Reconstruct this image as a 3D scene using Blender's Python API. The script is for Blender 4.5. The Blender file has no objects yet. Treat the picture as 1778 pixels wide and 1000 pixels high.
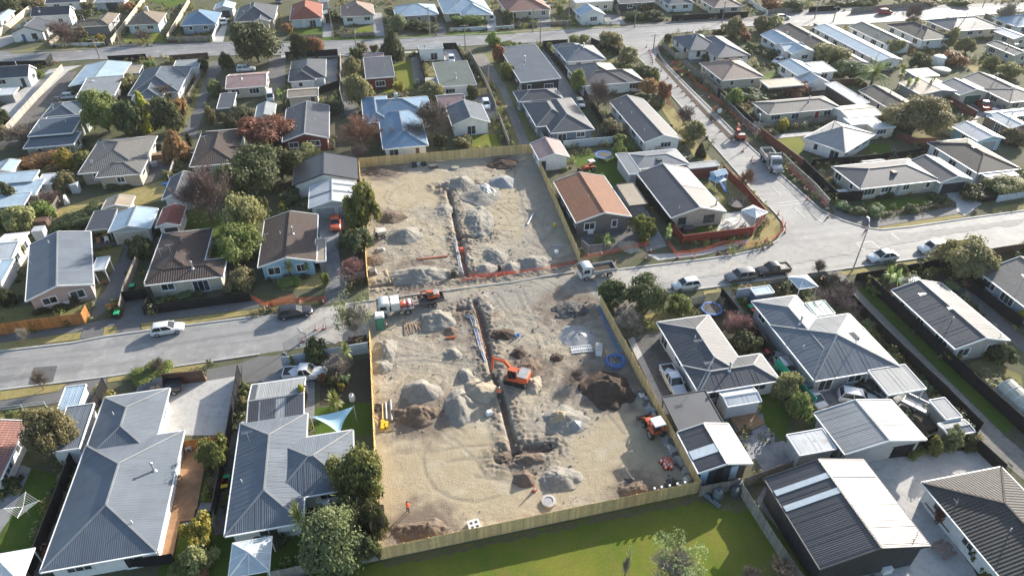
import bpy,bmesh,math,random
from mathutils import Vector,Matrix
R = math.radians
rnd = random.Random(7)
sc = bpy.context.scene
col = sc.collection
# ---------------------------------------------------------------- camera,sky,sun,exposure
CAM_H,PITCH,FOC = 60.0,37.0,1180.0          # drone height (m), pitch below the horizon, focal length for a 1778 px wide frame
cam = bpy.data.objects.new('camera',bpy.data.cameras.new('camera'))
col.objects.link(cam)
cam.location = (0,0,CAM_H)
cam.rotation_euler = (R(90 - PITCH),0,0)
cam.data.sensor_width = 36.0
cam.data.sensor_fit = 'HORIZONTAL'
cam.data.lens = 36.0 * FOC / 1778.0
cam.data.clip_end = 3000
sc.camera = cam
SUN_EL,SUN_AZ = 18.5,50.0                      # azimuth: degrees from +X towards +Y (where the sun stands)
w = bpy.data.worlds.new('World'); sc.world = w; w.use_nodes = True
nt = w.node_tree
bg = nt.nodes['Background']
sky = nt.nodes.new('ShaderNodeTexSky'); sky.sky_type = 'NISHITA'; sky.sun_disc = False
sky.sun_elevation = R(SUN_EL); sky.sun_rotation = R(90 - SUN_AZ); sky.air_density = 1.0; sky.dust_density = 1.5; sky.ozone_density = 1.0
nt.links.new(sky.outputs[0],bg.inputs[0]); bg.inputs[1].default_value = 0.13
sl = bpy.data.lights.new('sun','SUN'); sl.energy = 5.0; sl.angle = R(0.55); sl.color = (1.0,0.93,0.83)
so = bpy.data.objects.new('sun',sl); col.objects.link(so)
sd = Vector((math.cos(R(SUN_EL)) * math.cos(R(SUN_AZ)),math.cos(R(SUN_EL)) * math.sin(R(SUN_AZ)),math.sin(R(SUN_EL))))
so.rotation_euler = sd.to_track_quat('Z','Y').to_euler(); so.location = sd * 300
sc.view_settings.view_transform = 'Standard'; sc.view_settings.look = 'None'
sc.view_settings.exposure = 1.22; sc.view_settings.gamma = 1.0
try: sc.view_settings.use_curve_mapping = False
except Exception: pass
sc.cycles.use_denoising = True
sc.cycles.max_bounces = 5; sc.cycles.diffuse_bounces = 3; sc.cycles.glossy_bounces = 2; sc.cycles.transmission_bounces = 3; sc.cycles.transparent_max_bounces = 6
sc.cycles.caustics_reflective = False; sc.cycles.caustics_refractive = False
# ---------------------------------------------------------------- surveying: picture bearings -> points on the ground
GA = R(12.0)                                     # bearing of the street grid
VX,UX = Vector((math.cos(GA),math.sin(GA),0)),Vector((-math.sin(GA),math.cos(GA),0))
CP,SP = math.cos(R(PITCH)),math.sin(R(PITCH))
def G(x,y,z=0.0):
 u,v = x - 889.0,y - 500.0
 t = (z - CAM_H) / (-FOC * SP - v * CP)
 return Vector((u * t,(FOC * CP - v * SP) * t,z))
def proj(p):
 q = p[1] * CP - (p[2] - CAM_H) * SP
 d = -p[1] * SP - (p[2] - CAM_H) * CP
 return 889 + FOC * p[0] / q,500 + FOC * d / q,q
XO,YO,K = (0,445,890,1328),(0,250,500,747),450.0 / 1778
def t(tile,*c):
 """survey sheet -> list of bearings; sheets a..d by 1..4, 'p' = whole picture, 'e','f','g' = fine sheets"""
 if tile == 'p': x0,y0,k = 0,0,1.0
 elif tile == 'e1': x0,y0,k = 0,0,.135
 elif tile == 'e2': x0,y0,k = 230,0,.135
 elif tile == 'e4': x0,y0,k = 1060,0,.135
 else: x0,y0,k = XO[int(tile[1]) - 1],YO['abcd'.index(tile[0])],K
 return [(x0 + c[i] * k,y0 + c[i + 1] * k) for i in range(0,len(c),2)]
# ---------------------------------------------------------------- materials
MATS = {}
def nodes(m):
 m.use_nodes = True
 n = m.node_tree
 return n,n.nodes['Principled BSDF']
def N(n,kind,**kw):
 x = n.nodes.new(kind)
 for k,v in kw.items():
  if k[0] == 'i' and k[1:].isdigit(): x.inputs[int(k[1:])].default_value = v
  else: setattr(x,k,v)
 return x
def c4(c): return (c[0],c[1],c[2],1)
def mix(n,fac,a,b,blend='MIX'):
 m = n.nodes.new('ShaderNodeMix'); m.data_type = 'RGBA'; m.blend_type = blend
 for sock,v in ((m.inputs[0],fac),(m.inputs[6],a),(m.inputs[7],b)):
  if isinstance(v,(int,float)): sock.default_value = v
  elif isinstance(v,tuple): sock.default_value = c4(v)
  else: n.links.new(v,sock)
 return m.outputs[2]
def noise(n,vec,scale,detail=4,rough=.6):
 x = N(n,'ShaderNodeTexNoise'); x.inputs['Scale'].default_value = scale; x.inputs['Detail'].default_value = detail; x.inputs['Roughness'].default_value = rough
 if vec is not None: n.links.new(vec,x.inputs['Vector'])
 return x
def ramp(n,fac,*stops):
 r = N(n,'ShaderNodeValToRGB')
 e = r.color_ramp.elements
 while len(e) < len(stops): e.new(.5)
 for i,(p,c) in enumerate(stops):
  e[i].position = p; e[i].color = c4(c) if len(c) == 3 else c
 n.links.new(fac,r.inputs[0])
 return r.outputs[0]
def fac(n,val,lo,hi):
 r = N(n,'ShaderNodeMapRange'); r.inputs[1].default_value = lo; r.inputs[2].default_value = hi
 n.links.new(val,r.inputs[0]); return r.outputs[0]
def wpos(n): return N(n,'ShaderNodeNewGeometry').outputs['Position']
def opos(n): return N(n,'ShaderNodeTexCoord').outputs['Object']
def bump(n,b,h,strength=.4,dist=.03):
 k = N(n,'ShaderNodeBump'); k.inputs['Strength'].default_value = strength; k.inputs['Distance'].default_value = dist
 n.links.new(h,k.inputs['Height']); n.links.new(k.outputs[0],b.inputs['Normal'])
def spec(b,s): b.inputs['Specular IOR Level'].default_value = s
def plain(name,c,rough=.6,var=.12,scale=1.5,metal=0.,sp=.4,dirt=None):
 """painted / timber / concrete surface: colour with soft mottling in world space"""
 if name in MATS: return MATS[name]
 m = bpy.data.materials.new(name); n,b = nodes(m)
 p = wpos(n)
 nz = noise(n,p,scale,5)
 f = fac(n,nz.outputs[0],.3,.7)
 lo = tuple(x * (1 - var) for x in c); hi = tuple(min(1,x * (1 + var)) for x in c)
 out = mix(n,f,lo,hi)
 if dirt:
  n2 = noise(n,p,dirt[1],6,.7)
  out = mix(n,fac(n,n2.outputs[0],.5,.72),out,dirt[0])
 n.links.new(out,b.inputs['Base Color'])
 b.inputs['Roughness'].default_value = rough; b.inputs['Metallic'].default_value = metal; spec(b,sp)
 MATS[name] = m
 return m
def uvsep(n):
 u = N(n,'ShaderNodeUVMap'); s = N(n,'ShaderNodeSeparateXYZ'); n.links.new(u.outputs[0],s.inputs[0])
 return u,s
def sinw(n,val,period,phase=0.):
 a = N(n,'ShaderNodeMath',operation='MULTIPLY_ADD'); a.inputs[1].default_value = 2 * math.pi / period; a.inputs[2].default_value = phase
 n.links.new(val,a.inputs[0])
 s = N(n,'ShaderNodeMath',operation='SINE'); n.links.new(a.outputs[0],s.inputs[0])
 return s.outputs[0]
def steel(c,rough=.42,old=.0,key=None):
 """long-run corrugated roofing steel"""
 name = 'roofing_steel_' + (key or '%02x%02x%02x' % tuple(int(x * 255) for x in c)) + ('_old' if old else '')
 if name in MATS: return MATS[name]
 m = bpy.data.materials.new(name); n,b = nodes(m)
 u,s = uvsep(n); p = wpos(n)
 nz = noise(n,p,.35,6,.65)
 lo = tuple(x * .82 for x in c); hi = tuple(min(1,x * 1.15) for x in c)
 out = mix(n,fac(n,nz.outputs[0],.35,.65),lo,hi)
 # sheet-to-sheet tone
 fl = N(n,'ShaderNodeMath',operation='FLOOR'); dv = N(n,'ShaderNodeMath',operation='MULTIPLY'); dv.inputs[1].default_value = 1 / .76
 n.links.new(s.outputs[0],dv.inputs[0]); n.links.new(dv.outputs[0],fl.inputs[0])
 wn = N(n,'ShaderNodeTexWhiteNoise',noise_dimensions='1D'); n.links.new(fl.outputs[0],wn.inputs['W'])
 out = mix(n,fac(n,wn.outputs[0],-.6,3.),out,tuple(min(1,x * 1.08) for x in c))
 # streaks running down the fall
 mp = N(n,'ShaderNodeMapping'); mp.inputs['Scale'].default_value = (2.5,.16,1); n.links.new(u.outputs[0],mp.inputs[0])
 st = noise(n,mp.outputs[0],1.0,4,.7)
 out = mix(n,fac(n,st.outputs[0],.52,.8),out,tuple(x * .62 + .02 for x in c))
 if old:
  n3 = noise(n,p,1.1,8,.75)
  out = mix(n,fac(n,n3.outputs[0],.56,.7),out,(.16,.085,.05) if old < 2 else (.42,.4,.36))
 n.links.new(out,b.inputs['Base Color'])
 b.inputs['Roughness'].default_value = rough if sum(c) > .2 else .42; spec(b,.55 if sum(c) < .2 else .18 if sum(c) < .8 else .15)
 w1 = sinw(n,s.outputs[0],.19)
 bump(n,b,w1,.3,.025)
 MATS[name] = m
 return m
def tiles(c,c2=None,name=None,course=.36,width=.33):
 """pressed metal / concrete tiles"""
 name = 'roof_tile_' + (name or '%02x%02x%02x' % tuple(int(x * 255) for x in c))
 if name in MATS: return MATS[name]
 m = bpy.data.materials.new(name); n,b = nodes(m)
 u,s = uvsep(n); p = wpos(n)
 br = N(n,'ShaderNodeTexBrick'); n.links.new(u.outputs[0],br.inputs['Vector'])
 br.inputs['Scale'].default_value = 1.0; br.inputs['Brick Width'].default_value = width; br.inputs['Row Height'].default_value = course
 br.inputs['Mortar Size'].default_value = .03; br.inputs['Mortar Smooth'].default_value = .3
 br.inputs['Color1'].default_value = c4(tuple(x * .86 for x in c)); br.inputs['Color2'].default_value = c4(tuple(min(1,x * 1.14) for x in c)); br.inputs['Mortar'].default_value = c4(tuple(x * .45 for x in c))
 nz = noise(n,p,.5,6,.7)
 out = mix(n,fac(n,nz.outputs[0],.42,.72),br.outputs[0],c2 or tuple(x * .6 + .03 for x in c))
 n4 = noise(n,p,2.2,6,.7)
 out = mix(n,fac(n,n4.outputs[0],.6,.72),out,tuple(x * .5 + .1 for x in c))
 n.links.new(out,b.inputs['Base Color']); b.inputs['Roughness'].default_value = .75; spec(b,.3)
 mo = N(n,'ShaderNodeMath',operation='MODULO'); n.links.new(s.outputs[1],mo.inputs[0]); mo.inputs[1].default_value = course
 sc2 = sinw(n,s.outputs[0],width)
 ad = N(n,'ShaderNodeMath',operation='MULTIPLY_ADD'); n.links.new(mo.outputs[0],ad.inputs[0]); ad.inputs[1].default_value = -2.6
 n.links.new(sc2,ad.inputs[2])
 bump(n,b,ad.outputs[0],.7,.035)
 MATS[name] = m
 return m
def weatherboard(c,name=None,pitch=.17,vertical=False):
 name = 'cladding_' + (name or '%02x%02x%02x' % tuple(int(x * 255) for x in c)) + ('_v' if vertical else '')
 if name in MATS: return MATS[name]
 m = bpy.data.materials.new(name); n,b = nodes(m)
 tc = opos(n); s = N(n,'ShaderNodeSeparateXYZ'); n.links.new(tc,s.inputs[0])
 nz = noise(n,wpos(n),.9,5)
 out = mix(n,fac(n,nz.outputs[0],.3,.75),tuple(x * .85 for x in c),tuple(min(1,x * 1.05) for x in c))
 n.links.new(out,b.inputs['Base Color']); b.inputs['Roughness'].default_value = .6
 if vertical:
  ad = N(n,'ShaderNodeMath',operation='ADD'); n.links.new(s.outputs[0],ad.inputs[0]); n.links.new(s.outputs[1],ad.inputs[1])
  bump(n,b,sinw(n,ad.outputs[0],.4),.5,.03)
 else:
  mo = N(n,'ShaderNodeMath',operation='MODULO'); n.links.new(s.outputs[2],mo.inputs[0]); mo.inputs[1].default_value = pitch
  bump(n,b,mo.outputs[0],.8,.12)
 MATS[name] = m
 return m
def brick(c,name):
 name = 'brickwork_' + name
 if name in MATS: return MATS[name]
 m = bpy.data.materials.new(name); n,b = nodes(m)
 tc = opos(n); s = N(n,'ShaderNodeSeparateXYZ'); n.links.new(tc,s.inputs[0])
 ad = N(n,'ShaderNodeMath',operation='ADD'); n.links.new(s.outputs[0],ad.inputs[0]); n.links.new(s.outputs[1],ad.inputs[1])
 cb = N(n,'ShaderNodeCombineXYZ'); n.links.new(ad.outputs[0],cb.inputs[0]); n.links.new(s.outputs[2],cb.inputs[1])
 br = N(n,'ShaderNodeTexBrick'); n.links.new(cb.outputs[0],br.inputs['Vector']); br.inputs['Scale'].default_value = 1
 br.inputs['Brick Width'].default_value = .24; br.inputs['Row Height'].default_value = .09; br.inputs['Mortar Size'].default_value = .01
 br.inputs['Color1'].default_value = c4(tuple(x * .75 for x in c)); br.inputs['Color2'].default_value = c4(tuple(min(1,x * 1.2) for x in c)); br.inputs['Mortar'].default_value = c4((.4,.38,.35))
 n.links.new(br.outputs[0],b.inputs['Base Color']); b.inputs['Roughness'].default_value = .85
 bump(n,b,br.outputs[1],.4,.01)
 MATS[name] = m
 return m
def ground_mat(name,cols,s1=.12,s2=1.4,rough=.95,bmp=.3,fine=9.,bd=.05):
 """loose or worn ground: three tones blended by two sizes of noise, plus grain"""
 if name in MATS: return MATS[name]
 m = bpy.data.materials.new(name); n,b = nodes(m)
 p = wpos(n)
 a = noise(n,p,s1,6,.6); c = noise(n,p,s2,8,.7); f = noise(n,p,fine,6,.8)
 out = mix(n,fac(n,a.outputs[0],.35,.65),cols[0],cols[1])
 out = mix(n,fac(n,c.outputs[0],.48,.7),out,cols[2])
 out = mix(n,fac(n,f.outputs[0],.3,.75),mix(n,.3,out,(0,0,0)),mix(n,1.,out,(1.25,1.25,1.25),'MULTIPLY'))
 n.links.new(out,b.inputs['Base Color']); b.inputs['Roughness'].default_value = rough; spec(b,.12 if rough > .9 else .3)
 ad = N(n,'ShaderNodeMath',operation='ADD'); n.links.new(c.outputs[0],ad.inputs[0]); n.links.new(f.outputs[0],ad.inputs[1])
 bump(n,b,ad.outputs[0],bmp,bd)
 MATS[name] = m
 return m
def glass_mat():
 if 'glass' in MATS: return MATS['glass']
 m = bpy.data.materials.new('window_glass'); n,b = nodes(m)
 nz = noise(n,wpos(n),.7,3)
 n.links.new(mix(n,fac(n,nz.outputs[0],.35,.7),(.012,.016,.02),(.09,.1,.11)),b.inputs['Base Color'])
 b.inputs['Roughness'].default_value = .08; spec(b,.6)
 MATS['glass'] = m
 return m
def leaf_mat(name,cols,trans=.4):
 if name in MATS: return MATS[name]
 m = bpy.data.materials.new(name); n,b = nodes(m)
 g = N(n,'ShaderNodeNewGeometry'); oi = N(n,'ShaderNodeObjectInfo')
 nz = noise(n,opos(n),1.6,4)
 out = mix(n,fac(n,nz.outputs[0],.35,.65),cols[0],cols[1])
 out = mix(n,fac(n,g.outputs['Random Per Island'],.45,1.25),out,cols[2])
 hs = N(n,'ShaderNodeHueSaturation')
 mr = N(n,'ShaderNodeMapRange'); mr.inputs[3].default_value = .475; mr.inputs[4].default_value = .53; n.links.new(oi.outputs['Random'],mr.inputs[0]); n.links.new(mr.outputs[0],hs.inputs['Hue'])
 m2 = N(n,'ShaderNodeMapRange'); m2.inputs[3].default_value = .75; m2.inputs[4].default_value = 1.3; n.links.new(oi.outputs['Random'],m2.inputs[0]); n.links.new(m2.outputs[0],hs.inputs['Value'])
 n.links.new(out,hs.inputs['Color'])
 n.links.new(hs.outputs[0],b.inputs['Base Color']); b.inputs['Roughness'].default_value = .6; spec(b,.35)
 tr = N(n,'ShaderNodeBsdfTranslucent'); n.links.new(hs.outputs[0],tr.inputs[0])
 mx = N(n,'ShaderNodeMixShader'); mx.inputs[0].default_value = trans
 n.links.new(b.outputs[0],mx.inputs[1]); n.links.new(tr.outputs[0],mx.inputs[2])
 n.links.new(mx.outputs[0],n.nodes['Material Output'].inputs[0])
 MATS[name] = m
 return m
def paint(name,c,rough=.3,metal=0.):
 if name in MATS: return MATS[name]
 m = bpy.data.materials.new(name); n,b = nodes(m)
 nz = noise(n,wpos(n),2.5,5)
 n.links.new(mix(n,fac(n,nz.outputs[0],.4,.8),c,tuple(x * .8 + .02 for x in c)),b.inputs['Base Color'])
 b.inputs['Roughness'].default_value = rough; b.inputs['Metallic'].default_value = metal
 b.inputs['Coat Weight'].default_value = .3; b.inputs['Coat Roughness'].default_value = .1
 MATS[name] = m
 return m
# ---------------------------------------------------------------- mesh helpers
class MB:
 """collects faces; each face may carry uv coordinates and a material slot"""
 def __init__(s): s.v = []; s.f = []; s.uv = []; s.mi = []
 def poly(s,pts,uv=None,mi=0):
  i = len(s.v); s.v += [tuple(p) for p in pts]; s.f.append(tuple(range(i,i + len(pts))))
  s.uv.append(uv or [(0,0)] * len(pts)); s.mi.append(mi)
 def mesh8(s,P,mi=0):
  i = len(s.v); s.v += [tuple(p) for p in P]
  for q in ((0,3,2,1),(4,5,6,7),(0,1,5,4),(1,2,6,5),(2,3,7,6),(3,0,4,7)):
   s.f.append(tuple(i + k for k in q)); s.uv.append([(0,0)] * 4); s.mi.append(mi)
 def box(s,x0,x1,y0,y1,z0,z1,mi=0,ta=1.,tb=1.):
  """box; ta/tb shrink the top in x / y"""
  cx,cy = (x0 + x1) / 2,(y0 + y1) / 2; hx,hy = (x1 - x0) / 2,(y1 - y0) / 2
  s.mesh8([(x0,y0,z0),(x1,y0,z0),(x1,y1,z0),(x0,y1,z0),
                 (cx - hx * ta,cy - hy * tb,z1),(cx + hx * ta,cy - hy * tb,z1),(cx + hx * ta,cy + hy * tb,z1),(cx - hx * ta,cy + hy * tb,z1)],mi)
 def bar(s,a,b,w,h=None,mi=0,up=(0,0,1)):
  a,b = Vector(a),Vector(b); d = (b - a)
  if d.length < 1e-6: return
  d.normalize(); up = Vector(up)
  x = d.cross(up)
  if x.length < 1e-3: x = d.cross(Vector((1,0,0)))
  x.normalize(); y = x.cross(d); x *= w / 2; y *= (h or w) / 2
  s.mesh8([a - x - y,a + x - y,a + x + y,a - x + y,b - x - y,b + x - y,b + x + y,b - x + y],mi)
 def tube(s,pts,r,n=8,mi=0,caps=True):
  pts = [Vector(p) for p in pts]; rings = []
  rs = r if isinstance(r,(list,tuple)) else [r] * len(pts)
  for k,p in enumerate(pts):
   d = (pts[min(k + 1,len(pts) - 1)] - pts[max(k - 1,0)])
   d = d.normalized() if d.length > 1e-9 else Vector((0,0,1))
   x = d.cross(Vector((0,0,1)))
   if x.length < .05: x = d.cross(Vector((1,0,0)))
   x.normalize(); y = x.cross(d)
   i = len(s.v)
   s.v += [tuple(p + (x * math.cos(2 * math.pi * j / n) + y * math.sin(2 * math.pi * j / n)) * rs[k]) for j in range(n)]
   rings.append(i)
  for a,b in zip(rings,rings[1:]):
   for j in range(n):
    s.f.append((a + j,a + (j + 1) % n,b + (j + 1) % n,b + j)); s.uv.append([(0,0)] * 4); s.mi.append(mi)
  if caps:
   for i,rev in ((rings[0],True),(rings[-1],False)):
    q = list(range(i,i + n)); s.f.append(tuple(q[::-1] if rev else q)); s.uv.append([(0,0)] * n); s.mi.append(mi)
 def lathe(s,prof,n=16,c=(0,0,0),mi=0):
  rings = []
  for r,z in prof:
   i = len(s.v); s.v += [(c[0] + r * math.cos(2 * math.pi * j / n),c[1] + r * math.sin(2 * math.pi * j / n),c[2] + z) for j in range(n)]; rings.append(i)
  for a,b in zip(rings,rings[1:]):
   for j in range(n):
    s.f.append((a + j,a + (j + 1) % n,b + (j + 1) % n,b + j)); s.uv.append([(0,0)] * 4); s.mi.append(mi)
  for i,rev in ((rings[0],True),(rings[-1],False)):
   q = list(range(i,i + n)); s.f.append(tuple(q[::-1] if rev else q)); s.uv.append([(0,0)] * n); s.mi.append(mi)
 def data(s,name,mats,smooth=None):
  me = bpy.data.meshes.new(name); me.from_pydata(s.v,[],s.f)
  ul = me.uv_layers.new(name='UVMap')
  flat = [c for q in s.uv for p in q for c in p]
  if any(flat): ul.data.foreach_set('uv',flat)
  mats = mats if isinstance(mats,(list,tuple)) else [mats]
  for m in mats: me.materials.append(m)
  if len(mats) > 1: me.polygons.foreach_set('material_index',s.mi)
  if smooth is not None:
   me.polygons.foreach_set('use_smooth',[True] * len(me.polygons))
   if smooth > 0: me.set_sharp_from_angle(angle=R(smooth))
  me.update()
  return me
 def build(s,name,mats,parent=None,loc=None,rz=0.,smooth=None):
  return link(name,s.data(name,mats,smooth),parent,loc,rz)
def link(name,me,parent=None,loc=None,rz=0.,scale=None):
 o = bpy.data.objects.new(name,me); col.objects.link(o)
 if parent is not None: o.parent = parent
 if loc is not None: o.location = loc
 if rz: o.rotation_euler = (0,0,rz)
 if scale is not None: o.scale = scale
 return o
LABELS = set()
def tag(o,label=None,cat=None,group=None,kind=None):
 if label: o['label'] = label
 if cat: o['category'] = cat
 if group: o['group'] = group
 if kind: o['kind'] = kind
 return o
def empty(name,loc,rz=0.,label=None,cat=None,group=None):
 o = bpy.data.objects.new(name,None); col.objects.link(o); o.location = loc; o.rotation_euler = (0,0,rz); o.empty_display_size = .5
 return tag(o,label,cat,group)
def copy_tree(o,parent=None):
 c = o.copy(); col.objects.link(c); c.parent = parent
 for ch in o.children: copy_tree(ch,c)
 return c
def smoothstep(a,b,x):
 q = max(0.,min(1.,(x - a) / (b - a))) if a != b else float(x > a); return q * q * (3 - 2 * q)
# ---------------------------------------------------------------- ground,streets,yards
import mathutils
MN = mathutils.noise
ASPH = ground_mat('asphalt_pale',[(.225,.222,.215),(.285,.28,.27),(.33,.32,.3)],.09,.8,.75,.12,14.,.01)
ASPHD = ground_mat('asphalt_dark',[(.19,.19,.193),(.24,.238,.238),(.27,.265,.26)],.08,.7,.7,.12,14.,.01)
PATHM = ground_mat('asphalt_path',[(.13,.128,.125),(.165,.16,.155),(.11,.108,.105)],.3,1.2,.85,.12,14.,.01)
CONC = ground_mat('concrete_paving',[(.4,.39,.37),(.48,.465,.44),(.31,.305,.3)],.2,1.2,.8,.1,12.,.01)
CONCD = ground_mat('concrete_aged',[(.2,.2,.2),(.3,.3,.3),(.14,.14,.145)],.25,.9,.75,.1,12.,.01)
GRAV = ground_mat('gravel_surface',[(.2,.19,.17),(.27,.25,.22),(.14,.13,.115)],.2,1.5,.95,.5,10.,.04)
GRAVD = ground_mat('gravel_dark',[(.12,.115,.11),(.17,.16,.15),(.09,.085,.08)],.25,1.5,.95,.5,10.,.04)  # darker gravel tone for side yards, drives and courts
SOIL = ground_mat('garden_soil',[(.07,.055,.042),(.1,.078,.058),(.05,.06,.03)],.3,1.6,.95,.6,7.,.08)
LAWN = ground_mat('lawn_green',[(.105,.15,.018),(.18,.185,.028),(.17,.15,.04)],.16,.45,.95,.6,8.,.06)
LAWND = ground_mat('lawn_deep_green',[(.055,.1,.014),(.085,.13,.018),(.11,.12,.03)],.2,.9,.95,.6,8.,.06)
BARE = ground_mat('lawn_bare',[(.13,.11,.06),(.16,.14,.07),(.1,.12,.035)],.3,.9,.95,.5,8.,.05)
DRY = ground_mat('lawn_dry',[(.27,.22,.09),(.33,.27,.12),(.17,.17,.06)],.35,1.1,.95,.5,9.,.05)
MIXG = ground_mat('lawn_worn',[(.16,.165,.055),(.22,.19,.085),(.13,.11,.065)],.18,.9,.95,.5,8.,.06)
YARD = ground_mat('yard_ground',[(.095,.1,.05),(.125,.115,.08),(.065,.085,.03)],.1,.5,.95,.4,7.,.06)
DUST = ground_mat('dusty_road',[(.37,.35,.32),(.44,.415,.375),(.3,.285,.26)],.15,1.0,.95,.4,10.,.03)
def lanes(m):
 n = m.node_tree; b = n.nodes['Principled BSDF']; src = b.inputs['Base Color'].links[0].from_socket
 mp = N(n,'ShaderNodeMapping'); mp.inputs['Rotation'].default_value = (0,0,-GA); n.links.new(wpos(n),mp.inputs[0])
 m2 = N(n,'ShaderNodeMapping'); m2.inputs['Scale'].default_value = (.05,.75,1); n.links.new(mp.outputs[0],m2.inputs[0])
 a = noise(n,m2.outputs[0],1.,5,.6)
 o = mix(n,fac(n,a.outputs[0],.45,.7),src,mix(n,.5,src,(.09,.09,.09)))
 s2 = noise(n,mp.outputs[0],.5,6,.7)
 o = mix(n,fac(n,s2.outputs[0],.6,.68),o,mix(n,.3,o,(.06,.06,.06)))
 s3 = noise(n,mp.outputs[0],.22,8,.72)
 o = mix(n,fac(n,s3.outputs[0],.52,.72),o,mix(n,.4,o,(.5,.49,.46)))
 n.links.new(o,b.inputs['Base Color'])
lanes(ASPH); lanes(ASPHD)
LINEM = plain('road_paint',(.55,.55,.53),.7,.35,2.2)
DECKM = plain('deck_timber',(.34,.19,.1),.7,.25,1.2)
TAR = plain('asphalt_patch',(.1,.1,.1),.85,.15)
SITE_L = [G(*p) for p in ((625,291),(640,492),(644,590),(661,969))]
SITE_R = [G(*p) for p in ((926,264),(1008,455),(1043,522),(1213,853))]
ring = SITE_L + SITE_R[::-1]                       # outline of the works, counter to the streets
cen = sum(ring,Vector()) / len(ring)
m = MB()
outer = [cen + (p - cen).normalized() * 2500 for p in ring]
for i in range(len(ring)):
 j = (i + 1) % len(ring); m.poly([ring[i],ring[j],outer[j],outer[i]])
tag(m.build('ground',YARD),kind='structure')
_zc = {}
PAVED = []; LAWNS = []
def patch(name,pts,mat,layer=1,z=None,thick=0.):
 """a sheet of paving, lawn or soil lying on the ground; thick > 0 makes it a slab"""
 if z is None:
  _zc[layer] = _zc.get(layer,0) + 1
  z = .012 * layer + .0006 * (_zc[layer] % 18)
 P = [G(x,y,0) for x,y in pts]
 if name in ('driveway','main_street','far_street','footpath','lane','gravel_lane','court','concrete_yard','park_lawn','patio','grass_lane','gravel_court'): PAVED.append(P)
 elif 'lawn' in name or 'verge' in name or 'yard' in name or 'grass' in name: LAWNS.append(P)
 bm = bmesh.new()
 vs = [bm.verts.new((p.x,p.y,z + thick)) for p in P]
 f = bm.faces.new(vs)
 if f.normal.z < 0: f.normal_flip()
 bmesh.ops.triangulate(bm,faces=[f])
 if thick:
  for a,b in zip(P,P[1:] + P[:1]):
   bm.faces.new([bm.verts.new((a.x,a.y,0)),bm.verts.new((b.x,b.y,0)),bm.verts.new((b.x,b.y,z + thick)),bm.verts.new((a.x,a.y,z + thick))])
 me = bpy.data.meshes.new(name); bm.to_mesh(me); bm.free(); me.materials.append(mat)
 o = link(name,me); tag(o,kind='structure')
 return o
def wobble(pts,step=6,amp=1.5,seed=1):
 """subdivide an outline and roughen it"""
 r = random.Random(seed); out = []
 for (a,b) in zip(pts,pts[1:] + pts[:1]):
  n = max(1,int(math.dist(a,b) / step))
  for k in range(n):
   q = k / n; out.append((a[0] + (b[0] - a[0]) * q + r.uniform(-amp,amp),a[1] + (b[1] - a[1]) * q + r.uniform(-amp,amp)))
 return out
# main street: kerb lines, west to east
UP_W = t('p',-160,632,-60,618,0,610,127,595,187,583.5,300,568,450,549,560,534,644,523)
UP_E = t('p',1010,480,1060,470,1150,459,1225,450,1275,443,1328,431,1350,418,1362,402,1360,388,1350,375,1338,362,1318,345,1280,300,1238,252,1205,212,1165,165,1128,122,1108,100,1085,80,1062,73)
LO = t('p',-160,704,0,677,187,654,354,629,450,615,540,601,640,586)
LO_E = t('p',1043,524,1120,513,1206,503,1328,486.5,1480,465,1600,448,1723,431,1778,423,1960,396)
EAST = t('p',1960,338,1778,366,1675,380,1581,394,1530,399,1505,395.5,1465,384,1424,364,1361,308,1310,262,1270,225,1219,175,1163,119,1146,98,1140,80,1156,60)
patch('main_street',UP_W + LO[::-1],ASPH,1)
patch('main_street',UP_E + EAST[::-1] + LO_E[::-1],ASPH,1)
FU = t('p',-260,108,-100,97,0,91,162,86,405,75,622,71,756,64.5,895,56,1100,47,1270,38,1328,27,1470,19.5,1600,15,1778,10,2000,0)
FL = t('p',-260,135,-100,124,0,115,152,104,405,96.5,488,96,602,93,756,84,895,75,1037,73,1062,73.5,1140,66,1156,60,1305,46,1368,48,1492,42,1627,34,1778,21,2000,8)
patch('far_street',FU + FL[::-1],ASPHD,2)
# kerbs
KERB = plain('kerb_concrete',(.38,.37,.35),.8,.15,2.)
def kerb(pts,name='kerb',h=.12,w_=.28):
 m = MB(); P = [G(*p) for p in pts]
 for a,b in zip(P,P[1:]): m.bar(a + Vector((0,0,h / 2)),b + Vector((0,0,h / 2)),w_,h)
 o = m.build(name,KERB); tag(o,kind='structure'); return o
for k in (UP_W[:-2],UP_E,LO[:-2],LO_E,EAST[:-1],FU,FL[:9],FL[12:]): kerb(k)
# painted lines and patches in the road
def dash(a,b,w_=.12,mat=None,name='road_marking'):
 A,B = G(*a),G(*b); d = (B - A).normalized(); x = Vector((-d.y,d.x,0)) * w_ / 2
 m = MB(); m.poly([A - x,B - x,B + x,A + x]); o = m.build(name,mat or LINEM,None,(0,0,.046)); tag(o,kind='structure')
for q in ('p,0,106,25,105','p,72,104,96,103','p,142,101,163,100','p,211,97.5,232,97','p,278,95.5,299,94.5','p,345,92.5,365,92','p,597,83.5,620,82','p,690,78.5,722,76.5','p,777,75,797,74','p,958,62,1040,61','p,1120,56,1215,53'):
 s = q.split(','); v = [float(k) for k in s[1:]]; dash((v[0],v[1]),(v[2],v[3]))
for q in (((1350,354),(1403,347)),((1352,359),(1404,352)),((1380,362),(1398,379)),((1412,374),(1430,389)),((1340,325),(1356,340)),((1357,322),(1373,336)),((1486,423),(1501,435)),((1487,422),(1513,419.5)),((1513,419.5),(1528,432)),((1543,403),(1562,417)),((1205,170),(1222,166))): dash(*q,w_=.14)
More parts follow.
